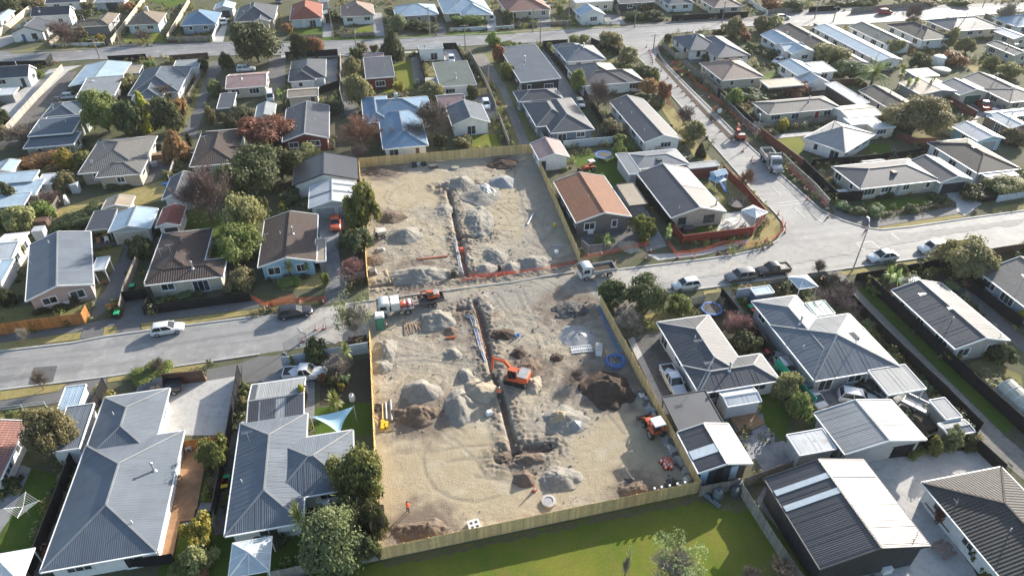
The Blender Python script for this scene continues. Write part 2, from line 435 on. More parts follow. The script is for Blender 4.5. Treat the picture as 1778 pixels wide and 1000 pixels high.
patch('road_patch',t('c1',190,675,235,545,395,533,360,655),TAR,3)
# dust dragged out of the works over the street
patch('dusty_road_strip',wobble(t('p',1024,478,1062,471,1180,462,1300,447,1360,432,1400,440,1330,462,1260,476,1150,492,1090,506,1052,517),8,2.5),DUST,3)
patch('dusty_road_strip',wobble(t('p',1330,440,1500,410,1600,402,1778,380,1778,388,1640,408,1500,436,1400,455,1330,464),8,2.5),DUST,3)
patch('dusty_road_strip',wobble(t('p',520,566,560,536,636,524,640,586,560,598,530,588),7,5),DUST,4)
# verges and footpaths, main street
S = .07
for nm,pts,mat in (
 ('grass_verge',t('c1',-400,470,0,378,330,332,560,302,545,352,300,383,0,430,-400,495),DRY),('grass_verge',t('c1',717,266,806,266,796,318,706,330),DRY),
 ('grass_verge',t('c1',968,242,1052,232,1778,142) + t('c2',200,120,420,85,430,108,0,170) + t('c1',1778,172,1050,286,972,284),DRY),
 ('footpath',t('c1',-400,390,0,325,480,270,600,242,840,196,1040,182,1700,92,1778,82,1778,138,1050,228,966,240,960,288,798,318,808,264,714,264,704,332,548,352,562,300,330,330,0,375,-400,465),PATHM),
 ('grass_verge',t('c1',0,706,460,656,400,708,0,772),DRY),('grass_verge',t('c1',740,612,1000,572,1420,517,1420,556,1130,598,735,648),DRY),
 ('footpath',t('c1',-400,850,0,776,402,712,464,658,736,614,730,654,620,740,390,790,0,842,-400,920),PATHM),
 ('grass_verge',t('p',1222,506,1328,489,1410,478,1410,481,1328,494,1222,512),DRY),('grass_verge',t('b4',490,882,1040,802,1040,838,560,902),DRY),('grass_verge',t('b4',1556,708,1778,676,2300,600,2300,630,1778,698,1562,728),DRY),
 ('grass_verge',t('b4',740,578,1330,484,1380,500,1000,566,880,584),DRY),('footpath',t('b4',440,400,545,480,820,520,1300,432,1332,480,760,572,600,540,480,490),PATHM),
 ('driveway',t('b4',1222,338,1352,316,1490,412,1372,496,1316,462,1310,402),CONC),('grass_verge',t('b4',1560,440,1778,405,2300,320,2300,372,1778,452,1560,480),MIXG),
 ('footpath',t('b3',920,760,1250,745,1660,640,1640,665,1500,715,1300,765,1000,800),CONC),('grass_verge',t('p',1302,412,1322,400,1330,385,1326,372,1342,372,1354,388,1355,402,1340,418,1318,428,1290,434),DRY),
 ('grass_verge',t('p',1150,178,1168,186,1206,243,1222,262,1256,300,1318,362,1326,380,1312,378,1250,318,1208,275,1180,240,1150,192),DRY),
 ('grass_verge',t('p',1137,105,1141,92,1158,120,1230,196,1275,240,1268,244,1220,196,1160,130),SOIL)): patch(nm,pts,mat,3)
# far street verges
for nm,pts,mat in (('grass_verge',t('a1',60,362,420,292,640,330,640,342,100,372),MIXG),('footpath',t('a1',640,345,780,310,1160,300,1600,288,1600,296,860,325),PATHM),('grass_verge',t('a2',160,290,460,258,800,240,800,270,700,278,180,298),LAWND),
                     ('grass_verge',t('a2',960,260,1200,238,1215,255,980,272),LAWND),('grass_verge',t('a2',1300,232,1640,215,1778,212,1778,236,1310,252),LAWND),('grass_verge',t('a3',0,210,370,190,720,178,780,192,400,206,0,232),MIXG),
                     ('footpath',t('a3',780,180,1030,150,1610,125,1700,120,1700,148,1500,152,830,192),PATHM),('footpath',t('a4',0,90,560,50,800,45,1778,20,1778,40,900,65,560,76,0,110),PATHM),
                     ('footpath',t('a2',170,380,560,372,700,372,870,366,1120,352,1110,365,700,384,570,392,170,405),CONC)): patch(nm,pts,mat,4)
# yards: lawns, drives, courts
for nm,pts,mat in (
 # bottom left
 ('lawn',t('d1',215,262,478,330,240,925,0,1000,-200,1000,0,740,130,480),LAWND),('garden_path',t('d1',60,200,215,262,60,620,0,700,-200,760,0,430),CONCD),('driveway',t('c1',1120,800,1240,660,1410,640,1640,600,1580,1010,1100,1010),CONC),
 ('driveway',t('c1',1420,560,1660,515,1650,600,1410,640),PATHM),('lawn',t('d1',1400,292,1512,300,1490,492,1372,490),LAWN),('patio',t('d1',1375,495,1490,498,1462,690,1216,795,1240,630,1335,620),CONCD),
 ('lawn',t('p',372,880,560,905,662,968,662,1030,260,1030,300,930),LAWND),('lawn',t('c2',400,832,640,788,790,790,790,1010,400,1010),LAWND),('driveway',t('c2',20,640,200,548,400,640,400,900,330,900,320,640),CONCD),
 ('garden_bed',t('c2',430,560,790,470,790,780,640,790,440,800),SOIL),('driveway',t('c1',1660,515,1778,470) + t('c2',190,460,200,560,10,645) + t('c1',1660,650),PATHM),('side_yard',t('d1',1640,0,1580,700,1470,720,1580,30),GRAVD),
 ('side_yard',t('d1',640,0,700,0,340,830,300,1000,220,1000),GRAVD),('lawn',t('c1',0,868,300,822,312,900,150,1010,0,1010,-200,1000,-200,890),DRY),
 # park and bottom right
 ('park_lawn',t('p',560,1010,662,975,800,946,1000,904,1213,857,1290,848,1340,905,1420,1000,1520,1110,300,1120),LAWN),('bare_strip',wobble(t('p',664,975,800,947,1000,905,1213,858,1290,850,1310,880,1280,890,1215,872,1000,916,800,958,700,978,668,984),6,4),BARE),
 ('concrete_yard',t('d4',640,220,980,175,1440,130,1605,292,1165,340,1200,480,1460,1010,900,1010,560,1010,1140,790),CONC),('side_yard',t('d4',0,380,390,960,280,1010,0,640,-60,480),CONCD),
 ('bark_garden',t('d4',1300,780,1400,720,1620,1010,1480,1010),SOIL),('deck_court',t('p',1268,726,1320,712,1345,740,1345,780,1300,800),CONCD),('lawn',t('p',1320,700,1352,690,1372,730,1360,765,1330,740),LAWND),
 ('patio',t('p',1300,778,1360,765,1400,800,1330,825),CONCD),('court',t('c4',330,715,700,640,840,700,1100,700,1130,780,1000,860,900,800,380,850),CONCD),
 ('gravel_lane',t('c4',400,-110,530,-120,620,0,1100,480,1640,1010) + t('d4',1778,150,2100,450,1950,480,1640,230,1470,60) + t('c4',1440,965,1230,745,790,285,500,0),GRAV),('lane_grass',t('c4',630,0,700,-10,1150,400,1720,930,1650,1005,1100,478),LAWND),
 ('lawn',t('c4',1400,520,1500,480,1760,600,1770,700,1600,730,1480,660),MIXG),('driveway',t('c4',1290,0,1390,0,1778,340,1778,450),GRAVD),('side_yard',t('c3',1640,100,1778,430) + t('c4',60,460,320,700,330,830,40,560),CONCD),
 # between the works fence and the L shaped house
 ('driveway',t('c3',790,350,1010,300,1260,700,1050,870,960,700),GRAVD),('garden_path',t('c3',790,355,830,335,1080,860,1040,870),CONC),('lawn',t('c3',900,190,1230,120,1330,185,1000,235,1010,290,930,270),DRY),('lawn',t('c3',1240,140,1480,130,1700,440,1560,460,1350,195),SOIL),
 ('lawn',t('c3',1690,740,1778,720,1778,900,1730,930),LAWND),('driveway',t('c3',680,100,860,10,870,130,700,180),GRAV),('driveway',t('c3',1400,0,1480,-20,1600,170,1530,180),GRAV),
 ('lawn',t('c3',1530,70,1660,60,1680,170,1600,180),LAWND),('garden_bed',t('b4',620,920,900,880,1180,850,1480,1000,700,1010),SOIL),('garden_bed',t('b4',160,960,400,910,500,1005,330,1010),SOIL),
 # right of the side street
 ('lawn',t('b4',680,400,880,375,1180,370,1262,402,840,468,720,450),LAWND),('lawn',t('b4',100,0,280,0,230,90),LAWN),('lawn',t('b4',700,0,860,0,850,60,690,80),LAWND),('garden_bed',t('b4',380,200,560,180,640,390,480,400),SOIL),('lawn',t('a4',60,960,240,940,280,1000,100,1000),LAWN),
 ('garden_path',t('a4',20,930,330,905,350,925,40,955),CONC),('lawn',t('a3',1260,480,1410,510,1440,600,1380,590,1250,500),LAWND),('lawn',t('a3',1060,320,1180,300,1150,350,1090,350),LAWN),('driveway',t('a3',1110,410,1400,385,1400,420,1180,440),PATHM),('lawn',t('a3',1690,540,1778,520,1778,570,1720,600),LAWN),
 ('lawn',t('a4',1000,920,1140,870,1180,960,1040,980),MIXG),('driveway',t('a4',1220,680,1500,700,1570,770,1440,820),CONCD),('lawn',t('a4',1380,450,1500,440,1560,520,1440,510),DRY),('garden_bed',t('a4',0,600,450,600,480,680,0,690),SOIL),('lawn',t('a4',0,500,60,490,80,540,0,545),LAWND),
 # round the upper works
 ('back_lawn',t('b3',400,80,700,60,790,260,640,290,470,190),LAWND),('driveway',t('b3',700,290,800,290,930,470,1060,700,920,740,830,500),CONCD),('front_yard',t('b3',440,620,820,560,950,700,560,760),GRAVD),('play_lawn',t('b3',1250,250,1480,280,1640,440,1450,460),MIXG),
 ('patio',t('b3',1440,480,1640,450,1720,490,1650,600,1400,600),CONC),('lawn',t('b3',1150,570,1400,540,1400,600,1180,620),LAWND),('driveway',t('b2',420,500,620,470,560,700,600,1010,480,1010),CONCD),('driveway',t('p',565,500,600,500,605,522,560,530),PATHM),
 ('lawn',t('b2',100,900,480,850,490,980,180,1010),DRY),('lawn',t('b1',1290,400,1560,500,1540,800,1440,760,1460,600,1280,580),LAWND),
 # left
 ('lawn',t('b1',370,460,640,370,1000,290,1200,220,1110,390,900,440,640,480,560,540,400,520),DRY),('lawn',t('b1',640,740,850,700,780,880,700,880),MIXG),('driveway',t('b1',720,1010,760,900,860,720,800,690,640,720,640,680,870,660,880,720,950,790,870,1010) + t('c1',840,0,800,100,620,240,640,100),PATHM),
 ('lawn',t('c1',0,150,220,120,560,110,560,180,0,240,-200,260,-200,160),MIXG),('driveway',t('c1',880,40,1010,30,980,180,840,200),PATHM),('gravel_court',t('a1',460,500,530,490,440,660,380,700,290,805,100,1005,-60,1005,60,860,230,690),GRAVD),
 ('driveway',t('a1',0,750,120,640,340,480,440,460,560,450,470,490,60,860,-100,960),CONC),('lane',t('a1',1440,420,1560,430,1460,560,1340,950,1240,930,1350,700),PATHM),('lane_grass',t('a1',1400,440,1445,430,1350,720,1240,925,1220,920,1330,680),MIXG),('driveway',t('a1',-80,330,0,260,90,240,100,290,0,330),CONC),('patio',t('b1',980,60,1180,40,1180,200,1000,280),GRAVD),
 ('driveway',t('a2',90,400,200,390,200,620,60,640),PATHM),('driveway',t('a2',480,420,560,400,560,580,470,600),CONCD),('lane',t('a2',575,400,660,390,640,560,700,780,570,800),PATHM),('lawn',t('a2',930,450,1090,400,1090,620,870,640),LAWN),('driveway',t('a2',1060,400,1110,390,1160,560,1080,580),GRAV),('lawn',t('a2',1165,460,1220,455,1225,525,1175,525),MIXG),('patio',t('a2',1150,530,1245,540,1240,580,1160,580),CONC),
 ('court',t('a2',1285,345,1370,340,1440,440,1290,440),CONC),('grass_lane',t('p',805,96,858,92,905,148,948,254,893,256,862,160),MIXG),('gravel_lane',t('p',816,96,842,94,876,148,922,254,904,256,868,156),GRAV),('court',t('a2',1480,640,1590,630,1680,820,1600,820),CONCD),('lawn',t('a2',1470,930,1640,920,1690,1010,1480,1010),LAWN),
 ('lawn',t('a1',880,240,1100,225,1150,290,840,295),LAWN),('lawn',t('a1',1160,60,1320,0,1000,0,1120,40),LAWND),('driveway',t('a1',1450,290,1600,60,1560,180,1530,290),CONC),('lawn',t('a2',240,200,460,190,450,240,230,250),LAWND),('lawn',t('a2',600,200,800,180,800,220,600,225),LAWN),('driveway',t('a2',455,60,520,60,530,270,455,285),CONCD),('driveway',t('a2',800,90,860,90,880,250,805,250),CONCD),
 ('driveway',t('a2',1230,180,1260,120,1310,220,1300,240,1220,250),PATHM),('driveway',t('a2',1590,120,1640,110,1650,230,1580,235),CONC),('driveway',t('a3',190,50,260,30,260,195,170,200),CONCD),('driveway',t('a3',620,100,740,110,780,170,640,170),CONCD),('driveway',t('a3',195,330,260,400,480,700,460,780,330,660,240,440),CONCD),('lane_grass',t('a3',0,620,50,700,220,980,150,1000,0,800),LAWND)):
 patch(nm,pts,mat,2)
# ---------------------------------------------------------------- buildings
WHITE = plain('white_trim',(.72,.72,.7),.5,.06)
DARKTRIM = plain('dark_trim',(.05,.052,.056),.5,.1)
GREYTRIM = plain('grey_trim',(.3,.31,.32),.5,.08)
TRIM = {'w': WHITE,'d': DARKTRIM,'g': GREYTRIM}
GLASS = glass_mat()
ALU = plain('brushed_aluminium',(.45,.46,.47),.35,.08,metal=.6)
BLACKM = plain('black_metal',(.03,.03,.032),.5)
CLEAR = plain('translucent_sheeting',(.62,.66,.66),.35,.1,2.)
ROOFC = {'char': (.045,.047,.054),'slate': (.08,.1,.125),'grey': (.13,.15,.175),'ltgrey': (.25,.26,.265),'blue': (.13,.21,.3),'ltblue': (.31,.4,.47),
         'white': (.45,.47,.485),'green': (.11,.13,.115),'red': (.26,.075,.055),'pink': (.3,.21,.2),'tan': (.3,.25,.19),'mid': (.076,.082,.095),'brown': (.12,.085,.065)}
def roofm(k):
 if k[0] == 't' and k != 'tan':                    # tiles
  return {'tbrown': lambda: tiles((.088,.062,.052),name='brown'),'tterra': lambda: tiles((.26,.115,.062),name='terracotta',course=.4),'tgrey': lambda: tiles((.17,.165,.155),name='grey'),
    'tdark': lambda: tiles((.06,.057,.055),name='dark'),'tred': lambda: tiles((.28,.09,.055),name='red'),'tpink': lambda: tiles((.3,.22,.18),name='pinkish'),
    'ttan': lambda: tiles((.22,.18,.135),name='tan'),'tgreen': lambda: tiles((.14,.145,.12),name='mossy'),'tclay': lambda: tiles((.3,.15,.12),name='faded_clay')}[k]()
 if k.startswith('old_'): return steel(ROOFC[k[4:]],.6,1,k[4:])
 if k.startswith('moss_'): return steel(ROOFC[k[5:]],.55,2,k[5:] + 'm')
 return steel(ROOFC[k],.58,0,k)
WALLC = {'white': (.72,.72,.7),'cream': (.55,.5,.4),'palegrey': (.45,.46,.46),'bluegrey': (.16,.2,.25),'paleblue': (.5,.6,.65),'dark': (.045,.045,.048),'green': (.3,.34,.3),
         'red': (.16,.04,.035),'greyblue': (.3,.35,.4),'brown': (.1,.075,.06),'grey': (.24,.24,.235),'tan': (.42,.36,.28),'skyblue': (.3,.5,.62),'rose': (.45,.36,.33),'navy': (.05,.09,.16)}
def wallm(k):
 if k == 'brickdark': return brick((.07,.045,.04),'dark')
 if k == 'brickred': return brick((.2,.08,.05),'red')
 if k == 'bricktan': return brick((.4,.34,.26),'tan')
 if k == 'brickgrey': return brick((.36,.34,.31),'grey')
 if k.startswith('v_'): return weatherboard(WALLC[k[2:]],k[2:],vertical=True)
 if k.startswith('s_'): return plain('stucco_' + k[2:],WALLC[k[2:]],.8,.1,1.2)
 return weatherboard(WALLC[k],k)
_win = {}
def window_mesh(w,h,panes,trimk):
 key = (round(w,1),round(h,1),panes,trimk)
 if key in _win: return _win[key]
 w,h = key[0],key[1]
 f,g = MB(),MB()
 b = .07
 f.box(-w / 2 - .05,-w / 2 + b,-.06,.02,-.05,h + .05); f.box(w / 2 - b,w / 2 + .05,-.06,.02,-.05,h + .05)
 f.box(-w / 2 + b,w / 2 - b,-.06,.02,h - b,h + .05); f.box(-w / 2 - .1,w / 2 + .1,-.1,.02,-.12,-.052)
 f.box(-w / 2 + b,w / 2 - b,-.06,.02,-.05,b)
 for i in range(1,panes):
  x = -w / 2 + w * i / panes
  f.box(x - .03,x + .03,-.055,.02,b,h - b)
 g.poly([(-w / 2,-.02,0),(w / 2,-.02,0),(w / 2,-.02,h),(-w / 2,-.02,h)])
 r = (f.data('window',TRIM[trimk]),g.data('pane',GLASS))
 _win[key] = r
 return r
_door = {}
def door_mesh(w,h,garage,c):
 key = (round(w,1),h,garage,c)
 if key in _door: return _door[key]
 m = MB(); cm = plain('door_' + c,{'white': (.68,.68,.66),'grey': (.3,.31,.32),'dark': (.04,.042,.046),'red': (.35,.03,.03),'green': (.06,.12,.09),'brown': (.14,.08,.05),'blue': (.05,.12,.28),'cream': (.5,.45,.36)}[c],.45)
 w = key[0]
 if garage:
  k = 4
  for i in range(k): m.box(-w / 2,w / 2,-.05,.02,h * i / k + .015,h * (i + 1) / k - .015)
 else:
  m.box(-w / 2,w / 2,-.05,.02,0,h)
 m.bar((-w / 2 - .05,-.03,0),(-w / 2 - .05,-.03,h),.1,.1,1); m.bar((w / 2 + .05,-.03,0),(w / 2 + .05,-.03,h),.1,.1,1); m.bar((-w / 2 - .1,-.03,h + .05),(w / 2 + .1,-.03,h + .05),.1,.1,1)
 r = m.data('door',[cm,WHITE]); _door[key] = r
 return r
def boundary(polys):
 cnt = {}
 key = lambda p: (round(p[0],3),round(p[1],3),round(p[2],3))
 for q in polys:
  for a,b in zip(q,q[1:] + q[:1]):
   ka,kb = key(a),key(b)
   if (kb,ka) in cnt: cnt[(kb,ka)] = None
   else: cnt[(ka,kb)] = (a,b)
 return [e for e in cnt.values() if e]
def clip_line(poly2,c,axis=0):
 """interval of the polygon along the other axis at coordinate c"""
 out = []
 for (p,q) in zip(poly2,poly2[1:] + poly2[:1]):
  if (p[0] - c) * (q[0] - c) < 0:
   k = (c - p[0]) / (q[0] - p[0]); out.append(p[1] + k * (q[1] - p[1]))
 return (min(out),max(out)) if len(out) >= 2 else None
class Wing: pass
def make_wing(kind,rect,he,pitch,tilt,th=.16):
 """kind: g gable, h hip, f skillion; second letter: ridge along u (away) or v (across)"""
 W = Wing(); x0,x1,y0,y1 = rect; W.rect = rect; W.kind = kind; W.he = he; W.tp = math.tan(R(pitch)); W.th = th
 sw = len(kind) > 1 and kind[1] == 'v'
 a0,a1,b0,b1 = (y0,y1,x0,x1) if sw else (x0,x1,y0,y1)
 P = (lambda a,b,z: (b,a,z)) if sw else (lambda a,b,z: (a,b,z))
 am = (a0 + a1) / 2; hw = (a1 - a0) / 2; zr = he + hw * W.tp
 faces = []; W.caps = []; W.barges = []; W.eaves = []
 sl = math.hypot(hw,zr - he)
 if kind[0] == 'g':
  faces = [([P(a0,b0,he),P(am,b0,zr),P(am,b1,zr),P(a0,b1,he)],[(0,0),(0,sl),(b1 - b0,sl),(b1 - b0,0)]),
                 ([P(am,b0,zr),P(a1,b0,he),P(a1,b1,he),P(am,b1,zr)],[(0,sl),(0,0),(b1 - b0,0),(b1 - b0,sl)])]
  W.caps = [(P(am,b0,zr),P(am,b1,zr))]
  W.barges = [(P(a0,b0,he),P(am,b0,zr)),(P(am,b0,zr),P(a1,b0,he)),(P(a0,b1,he),P(am,b1,zr)),(P(am,b1,zr),P(a1,b1,he))]
  W.eaves = [(P(a0,b0,he),P(a0,b1,he)),(P(a1,b0,he),P(a1,b1,he))]
 elif kind[0] == 'h':
  hr = min(hw,(b1 - b0) / 2 - .05); r0,r1 = b0 + hr,b1 - hr; se = math.hypot(hr,zr - he)
  L = b1 - b0
  faces = [([P(a0,b0,he),P(am,r0,zr),P(am,r1,zr),P(a0,b1,he)],[(0,0),(hr,sl),(L - hr,sl),(L,0)]),
                 ([P(am,r0,zr),P(a1,b0,he),P(a1,b1,he),P(am,r1,zr)],[(hr,sl),(0,0),(L,0),(L - hr,sl)]),
                 ([P(a0,b0,he),P(a1,b0,he),P(am,r0,zr)],[(0,0),(2 * hw,0),(hw,se)]),
                 ([P(a1,b1,he),P(a0,b1,he),P(am,r1,zr)],[(0,0),(2 * hw,0),(hw,se)])]
  W.caps = [(P(am,r0,zr),P(am,r1,zr)),(P(a0,b0,he),P(am,r0,zr)),(P(a1,b0,he),P(am,r0,zr)),(P(a0,b1,he),P(am,r1,zr)),(P(a1,b1,he),P(am,r1,zr))]
  q = [P(a0,b0,he),P(a1,b0,he),P(a1,b1,he),P(a0,b1,he)]
  W.eaves = list(zip(q,q[1:] + q[:1]))
 else:
  tl = math.tan(R(tilt[1])); d = tilt[0]
  Z = lambda x,y: he + {'S': y - y0,'N': y1 - y,'W': x - x0,'E': x1 - x}[d] * tl
  q = [(x0,y0,Z(x0,y0)),(x1,y0,Z(x1,y0)),(x1,y1,Z(x1,y1)),(x0,y1,Z(x0,y1))]
  uv = [(0,0),(x1 - x0,0),(x1 - x0,y1 - y0),(0,y1 - y0)] if d in 'SN' else [(0,0),(0,x1 - x0),(y1 - y0,x1 - x0),(y1 - y0,0)]
  faces = [(q,uv)]; W.barges = list(zip(q,q[1:] + q[:1]))
  W.Z = Z
 if sw: faces = [(p[::-1],u[::-1]) for p,u in faces]
 W.faces = faces; W.am,W.hw,W.b = am,hw,(b0,b1); W.sw = sw; W.zr = zr
 return W
def wing_z(W,x,y):
 if W.kind[0] == 'f': return W.Z(x,y)
 a,b = (y,x) if W.sw else (x,y)
 z = W.he + (W.hw - abs(a - W.am)) * W.tp
 if W.kind[0] == 'h': z = min(z,W.he + min(b - W.b[0],W.b[1] - b) * W.tp * W.hw / max(.1,min(W.hw,(W.b[1] - W.b[0]) / 2)))
 return z
HOUSES = {}
def house(name,label,roof,wall,wings,he=2.55,pitch=19,trim='w',ang=0.,garage=(),door=(),win=1.,cat='house',group=None,extras='auto',ribs=None,strips=(),over=.45,caps=None,tilt=('S',3),open_=False,autoang=False,wtrim=None,seed=None):
 rr = random.Random(hash(label) if seed is None else seed) if False else random.Random(sum(ord(c) * (i + 3) for i,c in enumerate(label)))
 A = GA + R(ang)
 if autoang:
  q = [G(x,y,he) for x,y in wings[0][1][:2]]; d = q[1] - q[0]; A = math.atan2(d.y,d.x)
  while A - GA > R(45): A -= R(90)
  while A - GA < R(-45): A += R(90)
 V,U = Vector((math.cos(A),math.sin(A),0)),Vector((-math.sin(A),math.cos(A),0))
 rects = []
 for i,wg in enumerate(wings):
  o = wg[2] if len(wg) > 2 else {}
  h = o.get('he',he)
  q = [G(x,y,h) for x,y in wg[1]]
  vs = [p.dot(V) for p in q]; us = [p.dot(U) for p in q]; e = .03 * i
  rects.append((min(vs) - e,max(vs) + e,min(us) - e,max(us) + e))
 ox,oy = (rects[0][0] + rects[0][1]) / 2,(rects[0][2] + rects[0][3]) / 2
 org = V * ox + U * oy
 root = empty(name,org,A,label,cat,group)
 dist = (org - Vector((0,0,60))).length
 rm,wm = roofm(roof),wallm(wall)
 W = []
 for i,wg in enumerate(wings):
  o = wg[2] if len(wg) > 2 else {}
  r = rects[i]; rect = (r[0] - ox,r[1] - ox,r[2] - oy,r[3] - oy)
  if wg[0][0] == 'f': W.append(make_wing(wg[0],rect,o.get('he',he) + .02 * i,0,o.get('tilt',tilt)))
  else: W.append(make_wing(wg[0],rect,o.get('he',he) + .025 * i,o.get('pitch',pitch),tilt))
  W[-1].o = o
 capm = caps or ('ltgrey' if roof in ('grey','slate','ltgrey','mid','blue','ltblue') else None)
 capm = roofm(capm) if capm else rm
 if ribs is None: ribs = dist < 118 and not roof.startswith('t')
 for i,w_ in enumerate(W):
  o = w_.o
  m = MB(); tops = []
  for p,uv in w_.faces:
   m.poly(p,uv); tops.append(p)
   m.poly([(x,y,z - w_.th) for x,y,z in p[::-1]],None)
  for a,b in boundary(tops):
   m.poly([(a[0],a[1],a[2] - w_.th),(b[0],b[1],b[2] - w_.th),b,a])
  wrm = roofm(o['roof']) if 'roof' in o else rm
  ro = m.build('roof',wrm,root)
  if w_.caps:
   for a,b in w_.caps:
    if (Vector(a) - Vector(b)).length > .3:
     m = MB(); m.bar((a[0],a[1],a[2] + .02),(b[0],b[1],b[2] + .02),.2,.06); m.build('ridge_cap',capm,ro)
  if w_.eaves:
   cx,cy = (w_.rect[0] + w_.rect[1]) / 2,(w_.rect[2] + w_.rect[3]) / 2
   for a,b in w_.eaves:
    mx,my = (a[0] + b[0]) / 2 - cx,(a[1] + b[1]) / 2 - cy
    along_x = abs(a[1] - b[1]) < .01
    dx,dy = (0,.07 * (1 if my > 0 else -1)) if along_x else (.07 * (1 if mx > 0 else -1),0)
    m = MB(); m.bar((a[0] + dx,a[1] + dy,a[2] - .07),(b[0] + dx,b[1] + dy,b[2] - .07),.13,.13)
    m.build('gutter',TRIM[o.get('trim',trim)],ro)
  for a,b in w_.barges:
   m = MB(); m.bar((a[0],a[1],a[2] - .06),(b[0],b[1],b[2] - .06),.09,.24)
   m.build('barge_board',TRIM[o.get('trim',trim)],ro)
  if ribs and dist < 150:
   m = MB(); sp_ = .62
   for p,uv in w_.faces:
    O = Vector(p[0]); u0 = Vector(uv[0])
    # basis of the face: solve from uv
    e1,e2 = Vector(p[1]) - O,Vector(p[-1]) - O; t1,t2 = Vector(uv[1]) - u0,Vector(uv[-1]) - u0
    det = t1.x * t2.y - t2.x * t1.y
    if abs(det) < 1e-6: continue
    du = (e1 * t2.y - e2 * t1.y) / det; dv = (e2 * t1.x - e1 * t2.x) / det
    nn = du.cross(dv); nn = nn if nn.z > 0 else -nn; nn.normalize()
    umax = max(q[0] for q in uv); c = sp_ / 2
    while c < umax:
     iv = clip_line(uv,c)
     if iv and iv[1] - iv[0] > .25:
      A_ = O + du * (c - u0.x) + dv * (iv[0] + .03 - u0.y); B_ = O + du * (c - u0.x) + dv * (iv[1] - .03 - u0.y)
      wv = du.normalized() * .028; hv = nn * .011
      m.poly([A_ - wv,B_ - wv,B_ - wv * .5 + hv,A_ - wv * .5 + hv]); m.poly([A_ - wv * .5 + hv,B_ - wv * .5 + hv,B_ + wv * .5 + hv,A_ + wv * .5 + hv]); m.poly([A_ + wv * .5 + hv,B_ + wv * .5 + hv,B_ + wv,A_ + wv])
     c += sp_
   if m.f: tag(m.build('sheeting_ribs',wrm,ro),kind='stuff')
  # walls
  if not o.get('open',open_):
   x0,x1,y0,y1 = w_.rect
   ov = o.get('over',over); go = min(ov,.3)
   m = MB(); wmat = wallm(o['wall']) if 'wall' in o else wm
   if w_.kind[0] == 'f':
    q = [(x0 + ov,y0 + ov),(x1 - ov,y0 + ov),(x1 - ov,y1 - ov),(x0 + ov,y1 - ov)]
    bt = [(x,y,0) for x,y in q]; tp_ = [(x,y,w_.Z(x,y) - w_.th - .004) for x,y in q]
    m.poly(bt[::-1]); m.poly(tp_)
    for k in range(4): m.poly([bt[k],bt[(k + 1) % 4],tp_[(k + 1) % 4],tp_[k]])
    w_.wr = (x0 + ov,x1 - ov,y0 + ov,y1 - ov)
   else:
    ex,ey = (go,ov) if w_.sw else (ov,go)
    if w_.kind[0] == 'h': ex = ey = ov
    X0,X1,Y0,Y1 = x0 + ex,x1 - ex,y0 + ey,y1 - ey
    w_.wr = (X0,X1,Y0,Y1)
    zt = w_.he - w_.th - .004 + (ov * w_.tp if w_.kind[0] == 'g' else 0)
    q = [(X0,Y0),(X1,Y0),(X1,Y1),(X0,Y1)]
    for k in range(4):
     a,b = q[k],q[(k + 1) % 4]
     gable_end = w_.kind[0] == 'g' and ((k % 2 == 0) != w_.sw)
     if gable_end:
      mid = ((a[0] + b[0]) / 2,(a[1] + b[1]) / 2); zp = w_.zr - w_.th - .004
      m.poly([(a[0],a[1],0),(b[0],b[1],0),(b[0],b[1],zt),(mid[0],mid[1],zp),(a[0],a[1],zt)])
     else: m.poly([(a[0],a[1],0),(b[0],b[1],0),(b[0],b[1],zt),(a[0],a[1],zt)])
   m.build('wall',wmat,root)
  else:
   x0,x1,y0,y1 = w_.rect; m = MB()
   for k,(x,y) in enumerate(((x0 + .15,y0 + .15),(x1 - .15,y0 + .15),(x1 - .15,y1 - .15),(x0 + .15,y1 - .15))):
    mm = MB(); mm.box(x - .06,x + .06,y - .06,y + .06,0,wing_z(w_,x,y) - w_.th - .003); mm.build('post',TRIM[trim],root)
   w_.wr = None
 # openings
 used = []
 def place(i,side,fr,wd,kindname,me,z,child=None):
  wr = W[i].wr
  X0,X1,Y0,Y1 = wr
  if side == 'S': x,y,rz = X0 + (X1 - X0) * fr,Y0,0
  elif side == 'N': x,y,rz = X0 + (X1 - X0) * fr,Y1,math.pi
  elif side == 'E': x,y,rz = X1,Y0 + (Y1 - Y0) * fr,math.pi / 2
  else: x,y,rz = X0,Y0 + (Y1 - Y0) * fr,-math.pi / 2
  ob = link(kindname,me,root,(x,y,z),rz)
  if child is not None: link('pane',child,ob)
  used.append((i,side,fr,wd))
  return ob
 for g in garage: place(g[0],g[1],g[2],g[3],'garage_door',door_mesh(g[3],2.1,True,g[4] if len(g) > 4 else 'white'),.02)
 for d in door: place(d[0],d[1],d[2],.95,'door',door_mesh(.95,2.05,False,d[3] if len(d) > 3 else 'white'),.05)
 wt = wtrim or ('w' if trim != 'd' else 'd')
